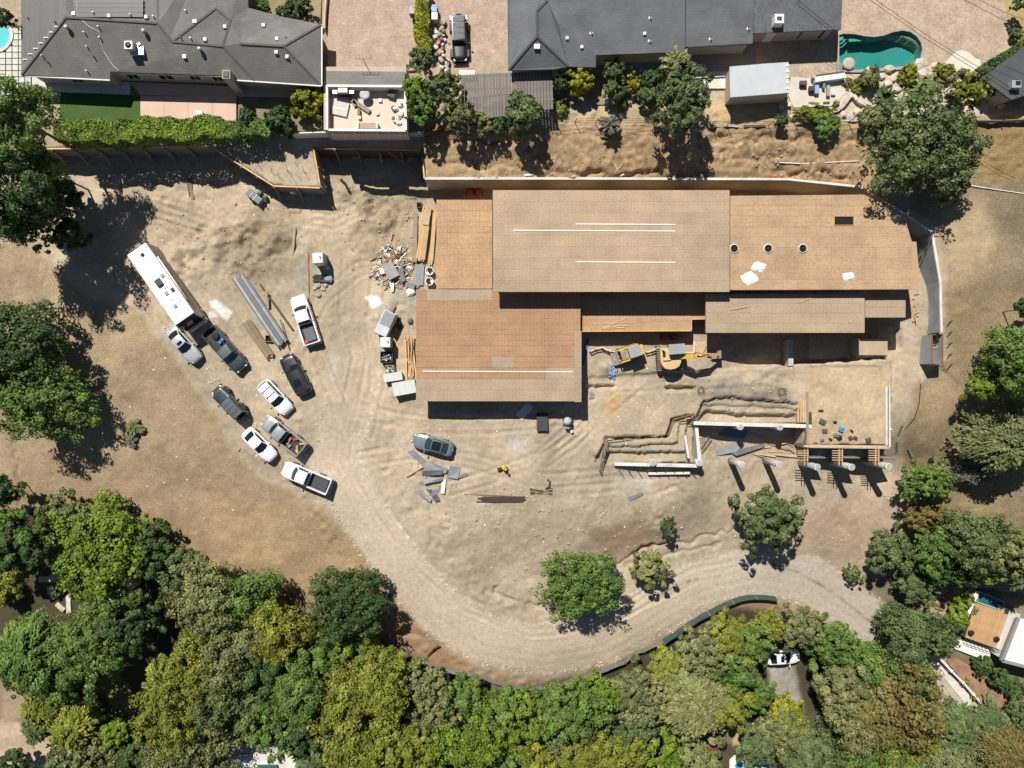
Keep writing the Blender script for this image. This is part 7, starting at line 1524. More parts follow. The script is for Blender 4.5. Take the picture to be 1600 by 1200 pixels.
for i in range(len(ROADLINE)-1):
    (ax, ay), (bx, by) = ROADLINE[i], ROADLINE[i+1]; L = math.hypot(bx-ax, by-ay)
    if ax > 1360 or ay < 600: continue
    for s in (1, -1):
        for k in range(int(L*0.5)):
            f = q.random(); d = 37+q.gauss(0, 3.2); x, y = ax+(bx-ax)*f-(by-ay)/L*d*s, ay+(by-ay)*f+(bx-ax)/L*d*s
            if s < 0 and q.random() < 0.75: continue
            g = gp(x, y); b.rock((g.x, g.y, g.z+0.02), 0.04+0.13*q.random()**3, nst, 0.7); nst += 1
for k in range(130):
    f = q.random(); x, y = 235+f*235+q.gauss(0, 3), 490+f*285+q.gauss(0, 5)+(-25*math.sin(f*3.1)); g = gp(x, y); b.rock((g.x, g.y, g.z+0.02), 0.04+0.13*q.random()**3, nst, 0.7); nst += 1
tag(b.build('verge_stones', mat('pale_stone', (0.50, 0.44, 0.36), 0.9, 0.2, 2, obj=False), loc=(0, 0, 0)), 'pale stones lining the verge of the dirt road', 'stones', kind='stuff')
b = MB(); q = random.Random(321)
for k in range(170):
    x, y = q.choice(((q.uniform(240, 650), q.uniform(300, 640)), (q.uniform(640, 1100), q.uniform(640, 860)), (q.uniform(200, 500), q.uniform(560, 860)), (q.uniform(900, 1400), q.uniform(560, 720)))); g = gp(x, y, 0.03); w_ = q.uniform(0.06, 0.2)
    b.box(g, (w_, w_*q.uniform(0.4, 1), 0.04), rz=q.uniform(0, 3))
tag(b.build('site_litter', mat('litter_white', (0.68, 0.67, 0.64), 0.7, 0.15, 3, obj=False), loc=(0, 0, 0)), 'tiny pale litter scattered over the bare site', 'litter', kind='stuff')
# ------------------------------------------------------------------ the neighbouring plots
def paverm(name, c1, c2, sc=3.0, mort=(0.3, 0.25, 0.2)):
    if name in MATS: return MATS[name]
    m, ns, ls, b = newmat(name); g = ns.new('ShaderNodeNewGeometry'); P = g.outputs['Position']
    br = ns.new('ShaderNodeTexBrick'); ls.new(P, br.inputs['Vector']); br.inputs['Scale'].default_value = sc
    br.inputs['Color1'].default_value = (*c1, 1); br.inputs['Color2'].default_value = (*c2, 1); br.inputs['Mortar'].default_value = (*mort, 1); br.inputs['Mortar Size'].default_value = 0.012
    n1 = N(ns, 'ShaderNodeTexNoise', Scale=0.8, Detail=6.0, Roughness=0.65); ls.new(P, n1.inputs['Vector'])
    n2 = N(ns, 'ShaderNodeTexNoise', Scale=4.0, Detail=3.0); ls.new(P, n2.inputs['Vector'])
    c = mulcol(ns, ls, br.outputs['Color'], ramp(ns, ls, n1.outputs['Fac'], [(0.3, 0.8), (0.7, 1.18)])); c = mulcol(ns, ls, c, ramp(ns, ls, n2.outputs['Fac'], [(0.35, 0.86), (0.65, 1.12)]))
    ls.new(c, b.inputs['Base Color']); b.inputs['Roughness'].default_value = 0.85; MATS[name] = m; return m
def shinglem(name, col):
    if name in MATS: return MATS[name]
    m, ns, ls, b = newmat(name); g = ns.new('ShaderNodeNewGeometry'); P = g.outputs['Position']
    br = ns.new('ShaderNodeTexBrick'); ls.new(P, br.inputs['Vector']); br.inputs['Scale'].default_value = 1.0; br.inputs['Brick Width'].default_value = 0.42; br.inputs['Row Height'].default_value = 0.18; br.inputs['Mortar Size'].default_value = 0.018
    br.inputs['Color1'].default_value = (*[x*1.07 for x in col], 1); br.inputs['Color2'].default_value = (*[x*0.93 for x in col], 1); br.inputs['Mortar'].default_value = (*[x*0.74 for x in col], 1)
    n1 = N(ns, 'ShaderNodeTexNoise', Scale=0.5, Detail=5.0); ls.new(P, n1.inputs['Vector'])
    c = mulcol(ns, ls, br.outputs['Color'], ramp(ns, ls, n1.outputs['Fac'], [(0.3, 0.86), (0.7, 1.14)])); ls.new(c, b.inputs['Base Color']); b.inputs['Roughness'].default_value = 0.9; b.inputs['Specular IOR Level'].default_value = 0.2
    MATS[name] = m; return m
M_SH1 = shinglem('grey_shingle', (0.19, 0.182, 0.168)); M_SH2 = shinglem('slate_shingle', (0.15, 0.155, 0.165)); M_DRIVE = paverm('driveway_paver', (0.46, 0.33, 0.25), (0.40, 0.29, 0.22)); M_POOLD = paverm('pool_deck_paver', (0.47, 0.36, 0.26), (0.38, 0.29, 0.215), 2.4)
M_STUC = mat('stucco', (0.46, 0.38, 0.30), 0.9, 0.08, 1, obj=False); M_PINK = mat('pink_concrete', (0.58, 0.42, 0.32), 0.85, 0.06, 0.8, obj=False); M_TURF = mat('artificial_turf', (0.05, 0.10, 0.018), 0.9, 0.12, 0.7, fine=0.25, fscale=9, obj=False); M_PAVW = mat('white_paver', (0.58, 0.56, 0.51), 0.85, 0.08, 1, rand=0.08)
M_WATER = mat('pool_water', (0.06, 0.27, 0.25), 0.5, 0.12, 0.4, obj=False, spec=0.5); M_WATERB = mat('bright_pool_water', (0.3, 0.66, 0.72), 0.5, 0.1, 0.5, obj=False); M_WATERD = mat('dark_pool_water', (0.06, 0.15, 0.17), 0.5, 0.1, 0.5, obj=False)
M_WPAINT = mat('white_paint', (0.72, 0.70, 0.67), 0.6, 0.06, 2); M_VENTM = mat('vent_metal', (0.5, 0.51, 0.52), 0.4, 0.1, 3, metal=0.5); M_STONE = mat('garden_stone', (0.52, 0.46, 0.38), 0.9, 0.2, 1.5, rand=0.12, fine=0.15, fscale=6)
def slab(name, pts, m, lift=0.1, th=0.5, z=None, kind='structure'):
    if z is None:
        G = [gp(min(max(x, 2), 1598), max(y, 2)) for x, y in pts]; z = max(g.z for g in G)+lift
    P_ = [tuple(at(x, y, z))[:2] for x, y in pts]
    o = MB().prism(P_, z-th, z).build(name, m)
    if kind: tag(o, kind=kind)
    return o, z
def polyroof(t, name, V, F, m, th=0.16):
    """faceted roof from photo pixels with heights above sea level"""
    P_ = [at(*v) for v in V]; b = MB()
    n = len(P_); b.add([tuple(p) for p in P_]+[(p.x, p.y, p.z-th) for p in P_], [])
    ed = {}
    def tri(f):
        P3 = [P_[i] for i in f]
        A = sum(P3[i].x*P3[(i+1) % len(f)].y-P3[(i+1) % len(f)].x*P3[i].y for i in range(len(f)))
        return f if A > 0 else f[::-1]
    for f in F:
        f = tuple(tri(f)); b.f.append(f); b.f.append(tuple(i+n for i in f[::-1]))
        for i in range(len(f)): a, c = f[i], f[(i+1) % len(f)]; ed[(a, c)] = ed.get((a, c), 0)+1
    for (a, c) in list(ed):
        if (c, a) not in ed: b.f.append((a, a+n, c+n, c))
    return b.build(name, m, t)
def ridge(t, a, b, m, w=0.22): MB().bar(at(*a)+Vector((0, 0, 0.03)), at(*b)+Vector((0, 0, 0.03)), w, 0.05).build('ridge_cap', m, t)
def wallseg(t, pts, zt, zb, m, name='wall', th=0.2):
    for a, b in zip(pts[:-1], pts[1:]): A, B = at(*a, zt), at(*b, zt); MB().bar((A.x, A.y, (zt+zb)/2), (B.x, B.y, (zt+zb)/2), th, zt-zb).build(name, m, t)
# ---- house with grey hip roofs, top left
E, B0 = 4.4, 4.5
zE = B0+2.9
h1 = thing('hip_roof_house', at(270, 60, B0), 'long grey shingled hip-roof house along the top left', 'house')
V = [(33, -90, zE), (33, 117, zE), (103, 27, zE+2.1), (108, -90, zE+2.3), (172, 124, zE-0.15), (172, 112, zE+0.1), (350, 118, zE), (245, 36, zE+2.0), (269, 65, zE+1.35), (348, 72, zE+1.35), (368, 124, zE-0.15), (400, 128, zE-0.2), (245, -90, zE+0.8), (337, 13, zE+1.9), (330, -90, zE+1.9), (360, 32, zE+1.6), (375, 68, zE+1.5), (443, 72, zE+1.5), (502, 133, zE-0.2), (502, 38, zE-0.1), (388, 12, zE+0.6), (385, -60, zE+0.6), (440, 26, zE)]
F = [(0, 1, 2, 3), (1, 4, 5, 6, 9, 8, 7, 2), (2, 7, 12, 3), (7, 8, 13, 14, 12), (8, 9, 15, 13), (6, 10, 11, 16, 9), (9, 16, 15), (13, 15, 20, 21, 14), (15, 16, 17, 22, 20), (16, 11, 18, 17), (17, 18, 19, 22)]
rf = polyroof(h1, 'roof', V, F, M_SH1)
M_RID = mat('ridge_shingle', (0.11, 0.105, 0.098), 0.9, 0.1, 2)
for a, b in ((1, 2), (2, 7), (7, 8), (8, 9), (9, 15), (8, 13), (16, 17), (17, 18), (17, 19), (15, 13), (9, 11)): ridge(rf, V[a], V[b], M_RID)
wallseg(h1, [(45, 112), (168, 118), (168, 108), (345, 113), (365, 119), (492, 128)], zE-0.2, B0-0.3, M_STUC); wallseg(h1, [(492, 128), (492, 40)], zE-0.2, B0-0.3, M_STUC); wallseg(h1, [(45, 112), (45, -60)], zE-0.2, B0-0.3, M_STUC)
for k, (x0, x1, y) in enumerate([(105, 125, 119), (193, 214, 113.5), (243, 268, 114.5), (292, 310, 115.5), (328, 346, 117), (395, 412, 123)]):
    a, b = at(x0, y, zE-0.9), at(x1, y, zE-0.9); dy = -0.12-0.02
    w_ = MB().bar((a.x, a.y+dy, B0+1.4), (b.x, b.y+dy, B0+1.4), 0.06, 1.2).build('window_frame', M_WPAINT, h1)
    for f in (0.27, 0.73): c = a+(b-a)*f; MB().box((c.x, c.y+dy-0.03, B0+1.4), ((b-a).length*0.4, 0.03, 1.0)).build('pane', M_GLASS, w_)
# gutters
for a, b in (((33, 118.5), (172, 125.5)), ((172, 113.5), (350, 119.5)), ((368, 125.5), (502, 134.5)), ((503, 134), (503, 38))): MB().bar(at(*a, zE-0.16), at(*b, zE-0.16), 0.12, 0.1).build('gutter', M_WPAINT, rf)
# chimney
c = at(352, 117, zE+0.7); ch = MB().box((c.x+0.25, c.y-0.1, B0+1.9), (0.85, 0.9, 4.2)).build('chimney', M_STUC, h1); MB().box((c.x+0.25, c.y-0.1, B0+4.05), (0.6, 0.6, 0.14)).build('chimney_cap', M_TRIM, ch)
def roofz(px, py):
    return None
from mathutils.bvhtree import BVHTree
def topz(o, px, py):
    """height of a roof seen at a photo pixel"""
    me = o.data; bv = BVHTree.FromPolygons([v.co+WLOC[o.name] for v in me.vertices], [p.vertices[:] for p in me.polygons])
    c = Vector((0, 0, CH)); d = (at(px, py, 0)-c).normalized(); r_ = bv.ray_cast(c, d)
    return r_[0] if r_[0] else at(px, py, zE)
bvc = {}
def topp(o, px, py):
    if o.name not in bvc: bvc[o.name] = BVHTree.FromPolygons([v.co+WLOC[o.name] for v in o.data.vertices], [p.vertices[:] for p in o.data.polygons])
    c = Vector((0, 0, CH)); r_ = bvc[o.name].ray_cast(c, (at(px, py, 0)-c).normalized())
    return r_[0] if r_[0] else at(px, py, 7.5)
for x, y in [(107, 45), (227, 51), (314, 79)]: p = topp(rf, x, y); MB().lathe([(0.16, -0.1), (0.16, 0.35), (0.24, 0.38), (0.24, 0.5), (0.06, 0.58)], c=p, n=14).build('turbine_vent', M_VENTM, rf, True)
for x, y in [(116, 22), (171, 25), (229, 27), (321, 62), (352, 42), (289, 89), (305, 34), (433, 61), (432, 82), (449, 89), (412, 40)]: p = topp(rf, x, y); MB().box(p+Vector((0, 0, 0.07)), (0.42, 0.42, 0.2), taper=0.8).build('box_vent', M_WPAINT if (x+y) % 3 else M_VENTM, rf)
for x, y in [(137, 74), (67, 88), (148, 90), (147, 21), (155, 43), (205, 24), (241, 27), (299, 61), (284, 61), (448, 60), (451, 91), (76, 98), (137, 112), (133, 52), (88, 36), (46, 30), (291, 18), (157, 60)]: p = topp(rf, x, y); MB().lathe([(0.07, -0.1), (0.07, 0.35), (0.05, 0.35)], c=p, n=8).build('pipe_vent', M_VENTM if x % 2 else M_TRIM, rf, True)
p = topp(rf, 208, 77); ac = thing('roof_air_conditioner', p, 'square air conditioner with a round fan on the grey hip roof', 'air conditioner'); MB().box(p+Vector((0, 0, 0.6)), (0.85, 0.85, 0.75)).build('case', M_VENTM, ac, bevel=0.03); MB().lathe([(0.32, 0), (0.32, 0.06), (0.1, 0.08)], c=p+Vector((0, 0, 0.98)), n=18).build('fan', M_TRIM, ac, True)
MB().box(p+Vector((0.5, -0.2, 0.05)), (1.4, 0.9, 0.3)).build('stand', M_VENTM, ac); MB().bar(p+Vector((0.6, 0.3, 0.3)), p+Vector((0.9, 0.5, 0.25)), 0.3, 0.2).build('duct', M_WPAINT, ac)
# pool heating mats on the west and north planes: panel strips
MP = mat('solar_mat', (0.085, 0.082, 0.08), 0.5, 0.1, 1, rand=0.1)
sp = thing('solar_mat_array', topp(rf, 70, 40), 'dark stepped solar heating mats on the left roof plane', 'solar mats')
for k in range(7):
    x = 37+k*8.2; y1 = 92-k*8.5; a, b = topp(rf, x+3, 1), topp(rf, x+3, y1)
    if a and b: MB().bar(a+Vector((0, 0, 0.05)), b+Vector((0, 0, 0.05)), 0.53, 0.05).build('mat_strip', MP, sp); MB().box(b+Vector((0, -0.08, 0.06)), (0.5, 0.1, 0.1)).build('end_pipe', M_WPAINT, sp)
sp = thing('solar_mat_array', topp(rf, 170, 10), 'dark rectangular solar heating mats on the top edge roof plane', 'solar mats')
for k in range(4):
    y = 2+k*7.2; a, b = topp(rf, 115+k*0.6, y), topp(rf, 224, y); MB().bar(a+Vector((0, 0, 0.05)), b+Vector((0, 0, 0.05)), 0.46, 0.05).build('mat_strip', MP, sp)
tag(MB().tube([topp(rf, x, y)+Vector((0, 0, 0.05)) for x, y in [(120, 2), (121, 25), (140, 42), (155, 50), (162, 80), (178, 104), (186, 110)]], 0.03, 5).build('roof_cable', M_WPAINT), 'pale cable running down across the grey hip roof', 'cable')
# terrace: concrete walk, lawn, pink patio, pavers
slab('concrete_walk', [(50, 120), (202, 128), (202, 148), (95, 144), (50, 135)], M_CONCL, z=B0+0.06)
slab('side_path', [(50, 135), (95, 144), (95, 190), (78, 186)], mat('earth_path', (0.33, 0.27, 0.19), 0.9, 0.15, 1), z=B0+0.02)
slab('lawn', [(95, 145), (219, 150), (219, 192), (92, 192)], M_TURF, z=B0+0.075)
slab('patio_walk', [(202, 128), (500, 140), (480, 152), (220, 149)], M_PINK, z=B0+0.05)
for k in range(4): x0 = 219.3+k*37.5; slab('patio', [(x0, 150), (x0+37.1, 150.5), (x0+37.1, 192), (x0, 192)], M_PINK, z=B0+0.085)
slab('garden_soil', [(372, 150), (500, 150), (505, 205), (372, 205)], mat('garden_earth', (0.2, 0.17, 0.11), 0.95, 0.2, 1), z=B0+0.02)
jt = slab('paver_bed', [(-70, 30), (33, 40), (48, 120), (48, 160), (-70, 160)], mat('joint_grass', (0.07, 0.09, 0.03), 0.95, 0.2, 2), z=B0+0.02)[0]
pm = None
for i in range(-6, 5):
    for j in range(0, 12):
        x, y = 4+i*10.0, 48+j*9.6
        if x > 44-(6 if y < 118 else 0)*1.2 or math.hypot(x+2, y-58) < 22: continue
        p = at(x, y, B0+0.045)
        if pm is None: o = MB().box((p.x, p.y, B0+0.045), (0.60, 0.58, 0.06)).build('paver', M_PAVW, jt); pm = o.data
        else: o = bpy.data.objects.new('paver', pm); COL.objects.link(o); o.parent = jt; o.location = Vector((p.x, p.y, B0+0.015))-WLOC[jt.name]
# small round pool in the top left corner
def clearwater():
    if 'clear_water' in MATS: return MATS['clear_water']
    m, ns, ls, b = newmat('clear_water'); ns.remove(b)
    tr = ns.new('ShaderNodeBsdfTransparent'); tr.inputs[0].default_value = (0.62, 0.9, 0.88, 1); gl = ns.new('ShaderNodeBsdfGlossy'); gl.inputs['Roughness'].default_value = 0.05
    fr = N(ns, 'ShaderNodeFresnel', IOR=1.33); mx = ns.new('ShaderNodeMixShader'); ls.new(fr.outputs[0], mx.inputs[0]); ls.new(tr.outputs[0], mx.inputs[1]); ls.new(gl.outputs[0], mx.inputs[2]); ls.new(mx.outputs[0], ns['Material Output'].inputs['Surface']); MATS['clear_water'] = m; return m
def pool(name, pts, z, mw, mc, label, cop=0.35, depth=1.5):
    P_ = [at(x, y, z) for x, y in pts]; t = thing(name, sum(P_, Vector())/len(P_), label, 'pool'); c = sum(P_, Vector())/len(P_)
    MB().prism([(p.x, p.y) for p in P_], z-depth-0.2, z-depth).build('basin_floor', mw, t)
    b = MB(); nn = len(P_); b.add([(p.x, p.y, z-depth) for p in P_]+[(p.x, p.y, z) for p in P_], [(i, nn+i, nn+(i+1) % nn, (i+1) % nn) for i in range(nn)]); b.build('basin_wall', mw, t)
    MB().add([(p.x, p.y, z-min(0.1, depth*0.4)) for p in P_], [tuple(range(nn))]).build('water', clearwater(), t)
    n = len(P_); o = []
    for i, p in enumerate(P_):
        d = (P_[(i+1) % n]-P_[i-1]).normalized(); nrm = Vector((d.y, -d.x, 0))
        if nrm.dot(p-c) < 0: nrm = -nrm
        o.append(p+nrm*cop)
    vs = [(p.x, p.y, z-0.3) for p in P_]+[(p.x, p.y, z+0.06) for p in P_]+[(p.x, p.y, z+0.06) for p in o]+[(p.x, p.y, z-0.3) for p in o]
    MB().add(vs, [(i, (i+1) % n, n+(i+1) % n, n+i) for i in range(n)]+[(n+i, n+(i+1) % n, 2*n+(i+1) % n, 2*n+i) for i in range(n)]+[(2*n+i, 2*n+(i+1) % n, 3*n+(i+1) % n, 3*n+i) for i in range(n)]).build('coping', mc, t)
    return t
pool('swimming_pool', [(-12+28*math.cos(a), 55+24*math.sin(a)) for a in np.linspace(0, 6.28, 25)[:-1]], B0+0.12, M_WATERB, M_CONCL, 'turquoise round pool cut by the left edge', depth=0.07)
g = at(311, 176, B0+0.4); t = thing('sun_lounger', (g.x, g.y, B0+0.085), 'pale cushion seat standing on the pink patio', 'lounger'); MB().box((g.x, g.y, B0+0.42), (0.8, 0.5, 0.14)).build('cushion', M_WPAINT, t, bevel=0.04)
for sx in (-0.3, 0.3):
    for sy in (-0.2, 0.2): MB().box((g.x+sx, g.y+sy, B0+0.22), (0.05, 0.05, 0.28)).build('leg', M_TRIM, t)
MB().box((g.x+0.3, g.y-0.3, B0+0.3), (0.4, 0.25, 0.4)).build('side_table', mat('brown_wicker', (0.16, 0.10, 0.06), 0.8, 0.2), t)
slab('back_yard', [(400, -60), (505, -60), (500, 40), (440, 28), (390, 10)], mat('dry_lawn', (0.27, 0.22, 0.13), 0.95, 0.2, 0.8), z=B0+0.03)
# ---- driveway and roof deck
slab('driveway', [(512, -60), (640, -60), (652, 20), (655, 110), (512, 112)], M_DRIVE, z=4.72)
wallseg(thing('garden_wall', at(508, 20, 4.5), 'low pink garden wall between the hip-roof house and the driveway', 'wall'), [(512, -40), (507, 20), (506, 44)], 5.3, 4.3, M_PINK)
dk = thing('roof_deck_garage', at(571, 160, 4.5), 'garage with a sunken roof deck and a grey shingled strip', 'garage')
DZ = 6.6
def rpoly(pts, z): return [tuple(at(x, y, z))[:2] for x, y in pts]
MB().prism(rpoly([(513, 137), (634, 137), (634, 203), (513, 203)], DZ), 3.0, DZ).build('deck_floor', mat('deck_cream', (0.60, 0.52, 0.42), 0.85, 0.06, 0.6), dk)
polyroof(dk, 'shingle_strip', [(510, 111, DZ+0.5), (633, 112, DZ+0.5), (632, 134, DZ+1.15), (510, 133, DZ+1.15)], [(0, 1, 2, 3)], M_SH1, 0.5)
for a, b, hh, m in (((511, 134), (633, 135), 1.1, M_WPAINT), ((511, 134), (511, 203), 1.0, M_PINK), ((633, 135), (634, 203), 1.0, M_WPAINT), ((511, 203), (634, 204), 0.9, mat('salmon_wall', (0.36, 0.22, 0.17), 0.85, 0.1))):
    A, B = at(*a, DZ+hh), at(*b, DZ+hh); MB().bar((A.x, A.y, DZ+hh/2), (B.x, B.y, DZ+hh/2), 0.16, hh).build('parapet', m, dk); MB().bar((A.x, A.y, DZ+hh+0.03), (B.x, B.y, DZ+hh+0.03), 0.24, 0.06).build('parapet_cap', M_WPAINT, dk)
for k in range(7): p = at(520+k*17.5, 205.5, DZ+0.5); MB().bar((p.x, p.y, DZ+0.9), (p.x, p.y-0.55, DZ-0.2), 0.07).build('wall_brace', M_WPAINT, dk)
MB().box((at(572, 136.6, DZ).x, at(572, 138, DZ).y, DZ+0.5), (0.01, 0.01, 0.01)).build('bolt', M_TRIM, dk)
MB().prism(rpoly([(508, 108), (636, 108), (636, 206), (508, 206)], DZ-0.6)[::1], 3.2, DZ-0.02).build('garage_wall', M_STUC, dk)
p = at(567, 92, DZ+2.2); an = thing('tv_antenna', at(577, 110, DZ+0.5), 'dark television antenna on a mast above the garage roof strip', 'antenna'); q0 = at(577, 111, DZ+0.4)
MB().tube([q0, p], 0.035, 6).build('mast', M_TRIM, an); MB().bar(p+Vector((-0.8, 0, 0)), p+Vector((0.8, 0.03, 0)), 0.035).build('boom', M_TRIM, an)
for k in range(5): MB().bar(p+Vector((-0.8+k*0.4, -0.06, 0)), p+Vector((-0.78+k*0.4, 0.45-0.05*(k % 2), 0)), 0.03).build('element', M_TRIM, an)
# furniture on the roof deck
p = at(570, 148, DZ+0.7); t = thing('round_table', (p.x, p.y, DZ), 'round grey table on the roof deck', 'table'); MB().lathe([(0.52, 0.7), (0.55, 0.72), (0.55, 0.76), (0.3, 0.77)], c=(p.x, p.y, DZ), n=24).build('top', mat('grey_plastic', (0.42, 0.43, 0.44), 0.6, 0.1), t, True); MB().lathe([(0.3, 0), (0.08, 0.06), (0.06, 0.7)], c=(p.x, p.y, DZ), n=12).build('pedestal', M_TRIM, t, True)
p = at(536, 142, DZ+0.9); t = thing('barbecue', (p.x, p.y, DZ), 'wide barbecue with a pale lid on the roof deck', 'barbecue'); MB().box((p.x, p.y, DZ+0.45), (1.3, 0.6, 0.8)).build('cabinet', M_TRIM, t); MB().box((p.x, p.y, DZ+0.98), (1.2, 0.62, 0.26), taper=0.85).build('lid', mat('pale_steel', (0.5, 0.51, 0.47), 0.4, 0.1), t, bevel=0.05)
for s in (-0.9, 0.9): MB().box((p.x+s, p.y, DZ+0.8), (0.45, 0.5, 0.06)).build('side_shelf', M_VENTM, t)
p = at(532, 170, DZ+0.15); t = thing('mattress', (p.x, p.y, DZ), 'pale mattress lying tilted on the roof deck', 'mattress'); MB().box((p.x, p.y, DZ+0.12), (1.7, 1.5, 0.22), rz=-0.22).build('pad', mat('mattress_cloth', (0.55, 0.53, 0.48), 0.9, 0.08, 3), t, bevel=0.06); MB().box((p.x, p.y, DZ+0.24), (1.3, 0.03, 0.01), rz=-0.22).build('seam', M_VENTM, t)
q = random.Random(14)
for k, (a, b, w_) in enumerate((((552, 158), (578, 175), 0.42), ((548, 152), (556, 166), 0.4))): tag(MB().bar(at(*a, DZ+0.15), at(*b, DZ+0.15), w_, 0.25).build('folded_cover', mat('cover_grey', (0.27, 0.24, 0.2), 0.9, 0.25, 4, fine=0.2)), f"{('long', 'short')[k]} crumpled grey cover on the roof deck", 'cover')
for k, (x, y, sx, sy, h, c, nm, lab) in enumerate([(612, 148, 0.8, 0.7, 0.5, (0.09, 0.09, 0.09), 'planter_box', 'dark square planter on the roof deck'), (617, 144, 0.7, 0.5, 0.4, (0.30, 0.22, 0.13), 'planter_box', 'wooden planter behind the dark planter on the roof deck'), (594, 157, 0.4, 0.4, 0.2, (0.6, 0.58, 0.55), 'stool', 'small white stool on the roof deck'), (590, 178, 0.35, 0.3, 0.2, (0.6, 0.55, 0.5), 'box', 'little pale box in the middle of the roof deck'), (561, 175, 0.3, 0.7, 0.4, (0.25, 0.19, 0.13), 'chair', 'narrow brown chair on the roof deck'), (562, 184, 0.35, 0.35, 0.3, (0.62, 0.55, 0.45), 'stool', 'pale stool below the narrow brown chair')]):
    p = at(x, y, DZ+h/2); t = thing(nm, (p.x, p.y, DZ), lab, nm.split('_')[0]); m = mat('deckitem_%d' % k, c, 0.8, 0.1)
    MB().box((p.x, p.y, DZ+h*0.75), (sx, sy, h*0.5), rz=-0.35 if k < 2 else 0).build('top', m, t, bevel=0.03); MB().box((p.x, p.y, DZ+h*0.25), (sx*0.7, sy*0.7, h*0.5), rz=-0.35 if k < 2 else 0).build('base', m, t)
p = at(575, 197, DZ+0.3); t = thing('sofa', (p.x, p.y, DZ), 'wooden sofa bench along the lower wall of the roof deck', 'sofa'); MB().box((p.x, p.y, DZ+0.28), (1.9, 0.6, 0.3)).build('seat', mat('sofa_tan', (0.42, 0.32, 0.2), 0.85, 0.1), t)
for s in (-1.02, 1.02): MB().box((p.x+s, p.y, DZ+0.35), (0.16, 0.7, 0.6)).build('armrest', M_WPAINT, t)
for k in range(14):
    x, y = q.uniform(614, 629), q.uniform(160, 196); p = at(x, y, DZ+0.2); tag(MB().rock((p.x, p.y, DZ+0.18), (q.uniform(0.2, 0.42), q.uniform(0.2, 0.4)), k+60, 0.8).build('plastic_bag', M_WHT if k % 3 else mat('bag_brown', (0.18, 0.13, 0.09), 0.8, 0.2)), 'bag in the junk row along the right wall of the roof deck', 'bag', 'bags on the roof deck')
# fence of the plot below the roof deck
fw = thing('boundary_wall', at(580, 212, 3.5), 'low boundary wall and fence below the roof deck', 'wall'); wallseg(fw, [(455, 208), (515, 206)], 4.9, 3.3, M_WPAINT, 'wall', 0.12); wallseg(fw, [(634, 207), (662, 206)], 4.8, 3.3, M_CONC, 'wall', 0.15); wallseg(fw, [(660, 207), (705, 203)], 5.0, 3.6, M_DARKW, 'wall', 0.1)
# ---- second driveway, junk row, slatted canopy
slab('driveway', [(668, -60), (800, -60), (796, 114), (700, 122), (668, 118)], M_DRIVE, z=5.14)
def wbin(px, py, c1, c2, label):
    g = at(px, py, 6.1); t = thing('wheeled_bin', (g.x, g.y, 5.1), label, 'bin'); MB().box((g.x, g.y, 5.6), (0.6, 0.75, 0.98), taper=1.08).build('body', mat('bin_%d' % px, c1, 0.5, 0.1), t, bevel=0.04); MB().box((g.x, g.y, 6.13), (0.66, 0.8, 0.08)).build('lid', mat('binlid_%d' % px, c2, 0.4, 0.1), t, bevel=0.03)
    for s in (-0.28, 0.28): MB().lathe([(0.12, -0.04), (0.12, 0.04)], c=(g.x+s, g.y+0.34, 5.24), n=12, m=Matrix.Rotation(R(90), 4, 'Y')).build('wheel', M_TYRE, t)
wbin(644, 16, (0.05, 0.055, 0.06), (0.2, 0.21, 0.22), 'black wheeled bin left of the upright hedge'); wbin(678, 13, (0.03, 0.10, 0.38), (0.12, 0.26, 0.6), 'blue wheeled bin right of the upright hedge'); wbin(679, 25, (0.5, 0.5, 0.52), (0.66, 0.66, 0.7), 'white wheeled bin below the blue bin')
q = random.Random(41); JC = [(0.55, 0.53, 0.5), (0.35, 0.33, 0.3), (0.2, 0.15, 0.1), (0.62, 0.6, 0.6), (0.35, 0.08, 0.08), (0.25, 0.28, 0.2), (0.45, 0.35, 0.25)]
for k in range(46):
    y = 32+k*1.72; x = 688+q.uniform(-9, 7)+(8 if y > 88 else 0); h = q.uniform(0.2, 0.7); p = at(x, y, 5.2+h); m = mat('junk_%d' % (k % 7), JC[k % 7], 0.7, 0.15)
    o = MB().box((p.x, p.y, 5.14+h/2), (q.uniform(0.2, 0.6), q.uniform(0.2, 0.55), h), rz=q.uniform(0, 3), taper=0.8).build('junk_item', m, bevel=0.03) if k % 3 else MB().lathe([(0.15, 0), (q.uniform(0.2, 0.36), h*0.9), (0.12, h)], c=(p.x, p.y, 5.14), n=14).build('junk_pot', m, None, True)
    tag(o, 'item in the cluttered row of junk between hedge and off-roader' if k % 3 else 'round pot in the junk row between hedge and off-roader', 'junk' if k % 3 else 'pot', 'junk row along the upright hedge')
p = at(730, 114, 5.8); tag(MB().box((p.x, p.y, 5.5), (1.7, 0.55, 0.7)).build('white_chest', M_WPAINT, bevel=0.05), 'white chest at the top edge of the slatted canopy', 'chest')
cz = 7.4; cn = thing('slatted_canopy', at(795, 145, 5), 'brown-grey slatted shade canopy between the trees and the dark house', 'canopy'); M_SLAT = mat('canopy_slat', (0.17, 0.15, 0.135), 0.8, 0.15, 1, rand=0.1)
for k in range(30):
    x = 722+k*4.95; y0 = 117-(k*0.22); y1 = 186-max(0, (k-7))*0.75 if k > 7 else 160+k*3.4
    if x > 864: break
    MB().bar(at(x, y0, cz), at(x+1.5, y1, cz), 0.30, 0.05).build('slat', M_SLAT, cn)
for y in (120, 140, 160): MB().bar(at(721, y, cz-0.1), at(865, y-5, cz-0.1), 0.12, 0.14).build('beam', M_LUMG, cn)
for x, y in ((724, 122), (862, 114), (862, 164), (766, 178)): p = at(x, y, cz); MB().box((p.x, p.y, (cz+4.9)/2), (0.14, 0.14, cz-4.9)).build('post', M_LUMG, cn)
